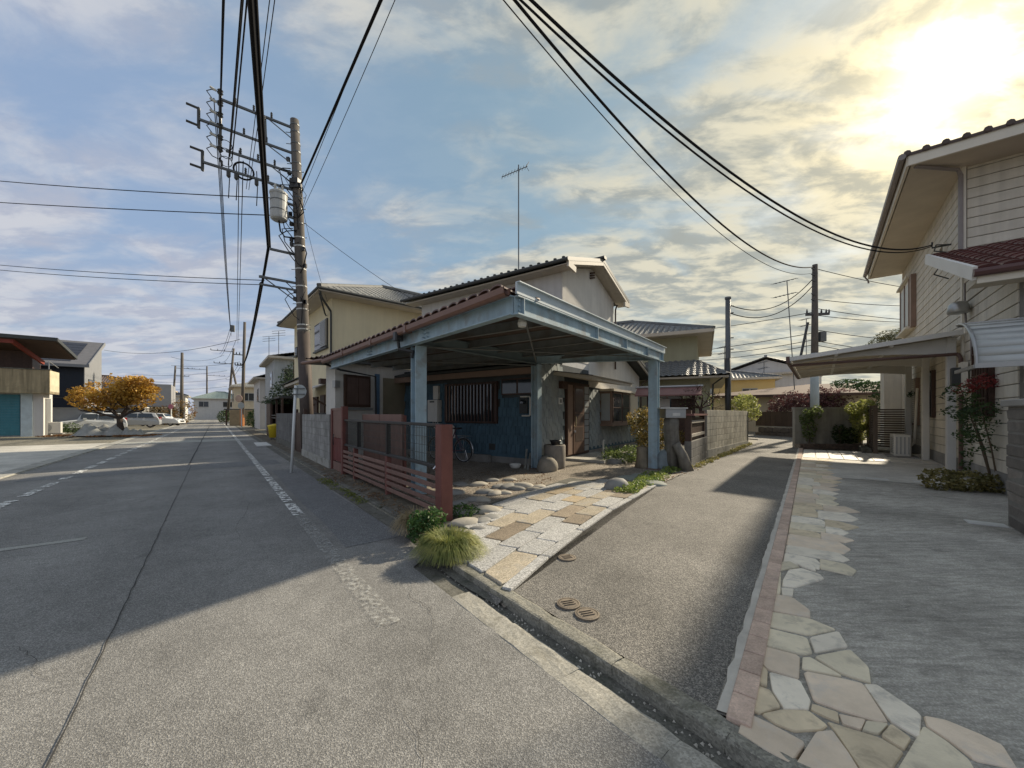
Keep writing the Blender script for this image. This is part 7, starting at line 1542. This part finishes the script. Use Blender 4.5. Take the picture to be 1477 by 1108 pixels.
# farther poles up the street
def pole(label, base, h, r, lean=0.0, arms=(), mat=None, strut=None):
    t = thing('distant_pole', label, 'utility pole', base, 0)
    MB().tube([(0,0,-0.2), (lean,0,h)], [r, r*0.7], 10).build('shaft', mat or m_pole, t, True)
    for z, ln, sg in arms:
        x = lean*z/h; a = Vector((x,0,z)); b = a-NV*ln*sg; MB().beam(a+NV*0.1*sg, b, 0.1, 0.1).build('crossarm', m_galv, t)
        for k in (0.4, 0.7, 1.0): MB().lathe([(0.03,0),(0.07,0.1),(0.03,0.3)], a.lerp(b, k), 6).build('insulator', m_ins, t)
    if strut: MB().tube([(lean*strut[2]/h,0,strut[2]), (strut[0], strut[1], -0.2)], r*0.7, 8).build('strut', mat or m_pole, t)
    return t
f1 = pole('slender pole carrying a round mirror with an orange guard, up the street', S(FS, 2.4, 0), 12.0, 0.2, 0.3, ((8.2, 1.0, 1), (7.0, 0.8, 1)))
MB().tube([(-0.75,-.5,10.8), (-0.75,-.5,11.5)], 0.24, 10).build('transformer', m_galv, f1)
MB().tube([(0.0,0,0), (0.0,0,2.6)], 0.225, 10).build('orange_guard', M('orange_guard', (0.42,0.16,0.05), 0.6), f1); 
mr_ = MB().lathe([(0.0,0),(0.40,0.0),(0.42,0.05),(0.38,0.09),(0,0.1)], n=18).build('mirror', M('mirror_back', (0.42,0.30,0.24), 0.4), f1); mr_.matrix_local = Matrix.Translation((-0.1,-0.35,3.2)) @ Matrix.Rotation(math.pi/2, 4, 'X')
pole('leaning pole with a slanting strut beyond the mirror pole', S(86, 1.6, 0), 13.2, 0.24, 1.2, ((12.6, 3.2, 1), (10.4, 2.6, 1)), m_pole, (3.8, -1.0, 10.0))
pole('plain dark pole on the left of the street behind the white car', W(247, HOR, 52)-Vector((1.2,-3,EYE)), 10.2, 0.24, 0.1, (), m_pole)
pole('thin framed pole with crossarms at the far left of the street end', S(118, -8, 0), 12.5, 0.25, 0.8, ((12, 3.0, -1), (10.2, 2.5, -1)))
pole('far pole with crossarms in the haze at the street end', S(140, -2, 0), 15, 0.25, 0.0, ((14, 4, 1), (12.4, 4, -1)))
for i, (z, n_) in enumerate(((11.2, 1.3), (10.8, 1.4), (9.8, 1.8), (7.2, 2.1), (6.8, 2.2))): wire('distant line from the mirror pole to the leaning pole', S(FS, n_, z), S(86, n_-0.8, z+0.9), 0.6, 0.02, 'distant lines')
wire('long line drooping from the mirror pole across to the left side houses', S(FS, 2.2, 10.0), W(150, 505, 60), 1.0, 0.025); wire('long lower line from the mirror pole to the plain dark pole', S(FS, 2.2, 7.4), W(247, 527, 55), 0.3, 0.02)
for k in range(3): wire('far wire stretched across the end of the street', W(190+8*k, 540+9*k, 70), S(86, 1.6, 9.2-1.4*k), 0.5, 0.022, 'far cross wires')
wire('faint wire from the plain dark pole to the leaning pole', W(247, 515, 55), S(86, 1.2, 12.0), 0.8, 0.02)
for px, py, d in ((402, 478, 40), (388, 486, 42)):
    t_ = W(px, py, d); an2 = thing('tv_antenna', 'television antenna on the roofs beyond the yellow house', 'antenna', (0,0,0), 0, 'far roof antennas'); MB().tube([t_, Vector((t_.x, t_.y, 5.4))], 0.03, 5).build('mast', m_mast, an2)
    for k in range(3): MB().tube([t_+Vector((-0.7,0,-0.25*k)), t_+Vector((0.7,0,-0.25*k+0.1))], 0.02, 4).build('boom', m_mast, an2)
# ---- right-hand poles
RP_ = W(1175, HOR, 20.0)-Vector((0,0,EYE)); rp = thing('lane_pole', 'dark utility pole with small brackets and pale lower sleeve beyond the planter wall', 'utility pole', RP_, 0)
MB().tube([(0,0,-0.1), (0,0,4.2), (0.02,0,9.2)], [0.19, 0.165, 0.12], 12).build('shaft', m_poled, rp, True); MB().tube([(0,0,0.3), (0,0,4.6)], [0.2, 0.18], 12).build('sleeve', M('pale_sleeve', (0.36,0.42,0.44), 0.5, 0.1), rp, True)
for z in (8.9, 8.6, 8.3, 7.6, 7.3): MB().tube([(0,-.05,z), (-0.28,-.15,z+0.05)], 0.03, 5).build('bracket', m_ins, rp)
MB().beam((-0.45,0,6.6), (0.75,0,6.65), 0.1, 0.12).build('crossarm', m_ins, rp)
for x in (-0.4, 0.35, 0.6, 0.75): MB().lathe([(0.02,0),(0.05,0.08),(0.02,0.24)], (x,0,6.65), 6).build('insulator', m_ins, rp)
MB().box(0.2, -0.15, 5.2, 0.5, 0.15, 5.7).build('terminal_box', m_galv, rp); MB().tube([(-0.9,0,3.6), (-0.35,0,6.2)], 0.06, 6).build('strut', m_ins, rp)
LPl = W(1050, HOR, 17.0)-Vector((0,0,EYE)); lp = thing('steel_pole', 'thin grey steel pole with dark lower half behind the pale block wall', 'utility pole', LPl, 0)
MB().tube([(0,0,-0.1), (0,0,6.55)], [0.115, 0.105], 10).build('shaft', m_galv, lp, True); MB().tube([(0,0,0), (0.0,0,3.9)], [0.125, 0.12], 10).build('dark_sleeve', m_ins, lp, True); MB().tube([(0,0,6.52),(0,0,6.6)], 0.13, 10).build('cap', m_galv, lp)
for z in (6.2, 5.9, 4.8, 4.3): MB().tube([(0,0,z), (0.22,-.05,z)], 0.025, 5).build('bracket', m_ins, lp)
RT_ = RP_+Vector((0,0,9.1)); ST = Vector((-8, -1.5, 10.8))
wire('thick cable sagging over the lane from the near sky to the lane pole', ST, RT_, 2.85, 0.026, None, 60); wire('thin wire following the thick cable to the lane pole', ST+Vector((0,0,.05)), RT_+Vector((0,0,-.3)), 3.0, 0.010, None, 60)
HB = Vector((RO.x+0.627*0.97-0.779*0.3, RO.y+0.779*0.97+0.627*0.3, 5.42))
wire('paired service cable sagging across the sky to the bracket on the siding house', Vector((-8, -1.5, 9.7)), HB, 2.75, 0.015, None, 60); wire('twin of the service cable to the siding house bracket', Vector((-8, -1.5, 9.75)), HB+Vector((0,0,-.03)), 2.85, 0.011, None, 60)
for k in range(2): wire('drooping cable between the lane pole and the thin steel pole', RP_+Vector((-0.2,-.1,8.4-0.35*k)), LPl+Vector((0.1,0,6.25-0.35*k)), 0.75, 0.02, 'cables to the steel pole')
for k, (a, b) in enumerate((((1175, 450), (880, 488)), ((1175, 480), (860, 520)), ((1175, 490), (980, 512)), ((1175, 497), (980, 520)))): wire('straight line running left from the lane pole behind the olive house', W(a[0], a[1], 20), W(b[0], b[1], 34), 0.25, 0.018, 'lines left of the lane pole')
for k, (y0, y1) in enumerate(((388, 425), (432, 436), (445, 462), (455, 460), (476, 492), (492, 512), (498, 520))): wire('straight line running right from the lane pole behind the siding house', W(1178, y0, 20), W(1420, y1, 26), 0.3, 0.016, 'lines right of the lane pole')
for label, px, py, d, bot_ in (('leaning television antenna on the beige outbuilding', 1135, 405, 25, 3.0), ('small television antenna near the lane pole', 1163, 460, 33, 5.0), ('low television antenna on the yellow back house', 1045, 500, 33, 4.8), ('small antenna over the grey gable roof', 1102, 522, 34, 4.8)):
    t_ = W(px, py, d); a2 = thing('tv_antenna', label, 'antenna', (0,0,0)); sc2 = 1.0 if py < 450 else 0.6
    MB().tube([t_, Vector((t_.x+(0.5 if py < 420 else 0), t_.y, bot_))], 0.03, 5).build('mast', m_mast, a2)
    for k in range(2):
        c = t_+Vector((0,0,-0.9*k*sc2)); MB().tube([c+Vector((-0.9*sc2,0,-0.22*sc2)), c+Vector((0.6*sc2,0,0.15*sc2))], 0.022, 5).build('boom', m_mast, a2)
        for j in range(6): q = c+Vector(((-0.85+0.27*j)*sc2, 0, (-0.21+0.066*j)*sc2)); MB().tube([q+Vector((0.0,-.3,-.08)), q+Vector((0,.3,.08))], 0.012, 4).build('element', m_mast, a2)
# ---- round sign seen from the back
rs = thing('road_sign', 'white pole with the grey back of a small round road sign by the block wall', 'road sign', G(420, 682), 0)
MB().tube([(0,0,-0.1), (0.115,0,2.15)], 0.034, 10).build('pole', M('white_pole', (0.66,0.68,0.66), 0.4, 0.06), rs, True)
pl_ = MB().lathe([(0,0),(0.165,0),(0.168,0.012),(0,0.014)], n=24).build('sign_plate', M('sign_back', (0.36,0.39,0.39), 0.45, 0.1, metal=0.4), rs); pl_.matrix_local = Matrix.Translation((0.20, 0.03, 2.0)) @ Matrix.Rotation(math.pi/2, 4, 'X')
for z in (1.93, 2.07): MB().box(0.06, -0.045, z-0.012, 0.34, -0.02, z+0.012).build('clamp', m_galv, rs)
for lab, s_, n_, h in (('slim white post with a round sign near the hedge up the street', 46, 2.0, 2.6), ('red and blue round no entry sign on a white post across the street', 64, -4.4, 2.7)):
    t_ = thing('road_sign', lab, 'road sign', S(s_, n_, 0)); MB().tube([(0,0,0),(0,0,h)], 0.05, 8).build('pole', MATS['white_pole'], t_)
    pp = MB().lathe([(0,0),(0.32,0),(0.32,0.02),(0,0.02)], n=18).build('sign_plate', M('sign_red', (0.35,0.12,0.16), 0.5) if n_ < 0 else MATS['sign_back'], t_); pp.matrix_local = Matrix.Translation((0,-0.06,h-0.35)) @ Matrix.Rotation(math.pi/2, 4, 'X')

# tangle of drop cables, clamps and clips round the upper pole
R = random.Random(91)
for k in range(16):
    z = R.uniform(5.2, 10.6); a = pa(z)+Vector((R.uniform(-.2,.2), -0.17, 0)); e = R.choice((-1, 1))
    b = a+NV*e*R.uniform(.1,.5)+Vector((0, -0.1, -R.uniform(.15,.5))); c = pa(z-R.uniform(.5,1.1))+Vector((R.uniform(-.15,.15), -0.17, 0))
    MB().tube([a, a.lerp(b, .6)+Vector((0,0,.08)), b, b.lerp(c, .6)-Vector((0,0,.12)), c], R.choice((0.009, 0.013, 0.018)), 5).build('drop_cable', m_wire, up)
for k in range(14):
    z = R.uniform(4.8, 11.2); e = R.choice((-1, 1)); q = pa(z)+Vector((e*R.uniform(.15,.24), -0.12, 0)); MB().box(q.x-.05, q.y-.04, q.z-.06, q.x+.05, q.y+.04, q.z+.07).build('clamp', m_ins, up)
for k, off in enumerate((1.75, 1.95, 1.2)):
    p = pa(9.25)-NV*off; MB().tube([p+Vector((0,0,.25)), p+Vector((.03,0,-.3)), p+Vector((0,0,-.9))], 0.014, 5).build('drop_cable', m_wire, up); MB().lathe([(0.02,-.25),(0.06,-.2),(0.06,-.05),(0.02,0)], p, 7).build('fuse_switch', m_ins, up)
for dn in (0.55, 0.62): wire('fine twin wire strung below the low voltage lines over the street', pa(8.8)-NV*(2.65-dn-0.6), S(BS, dn, 10.4), 0.7, 0.008, 'fine twin wires')
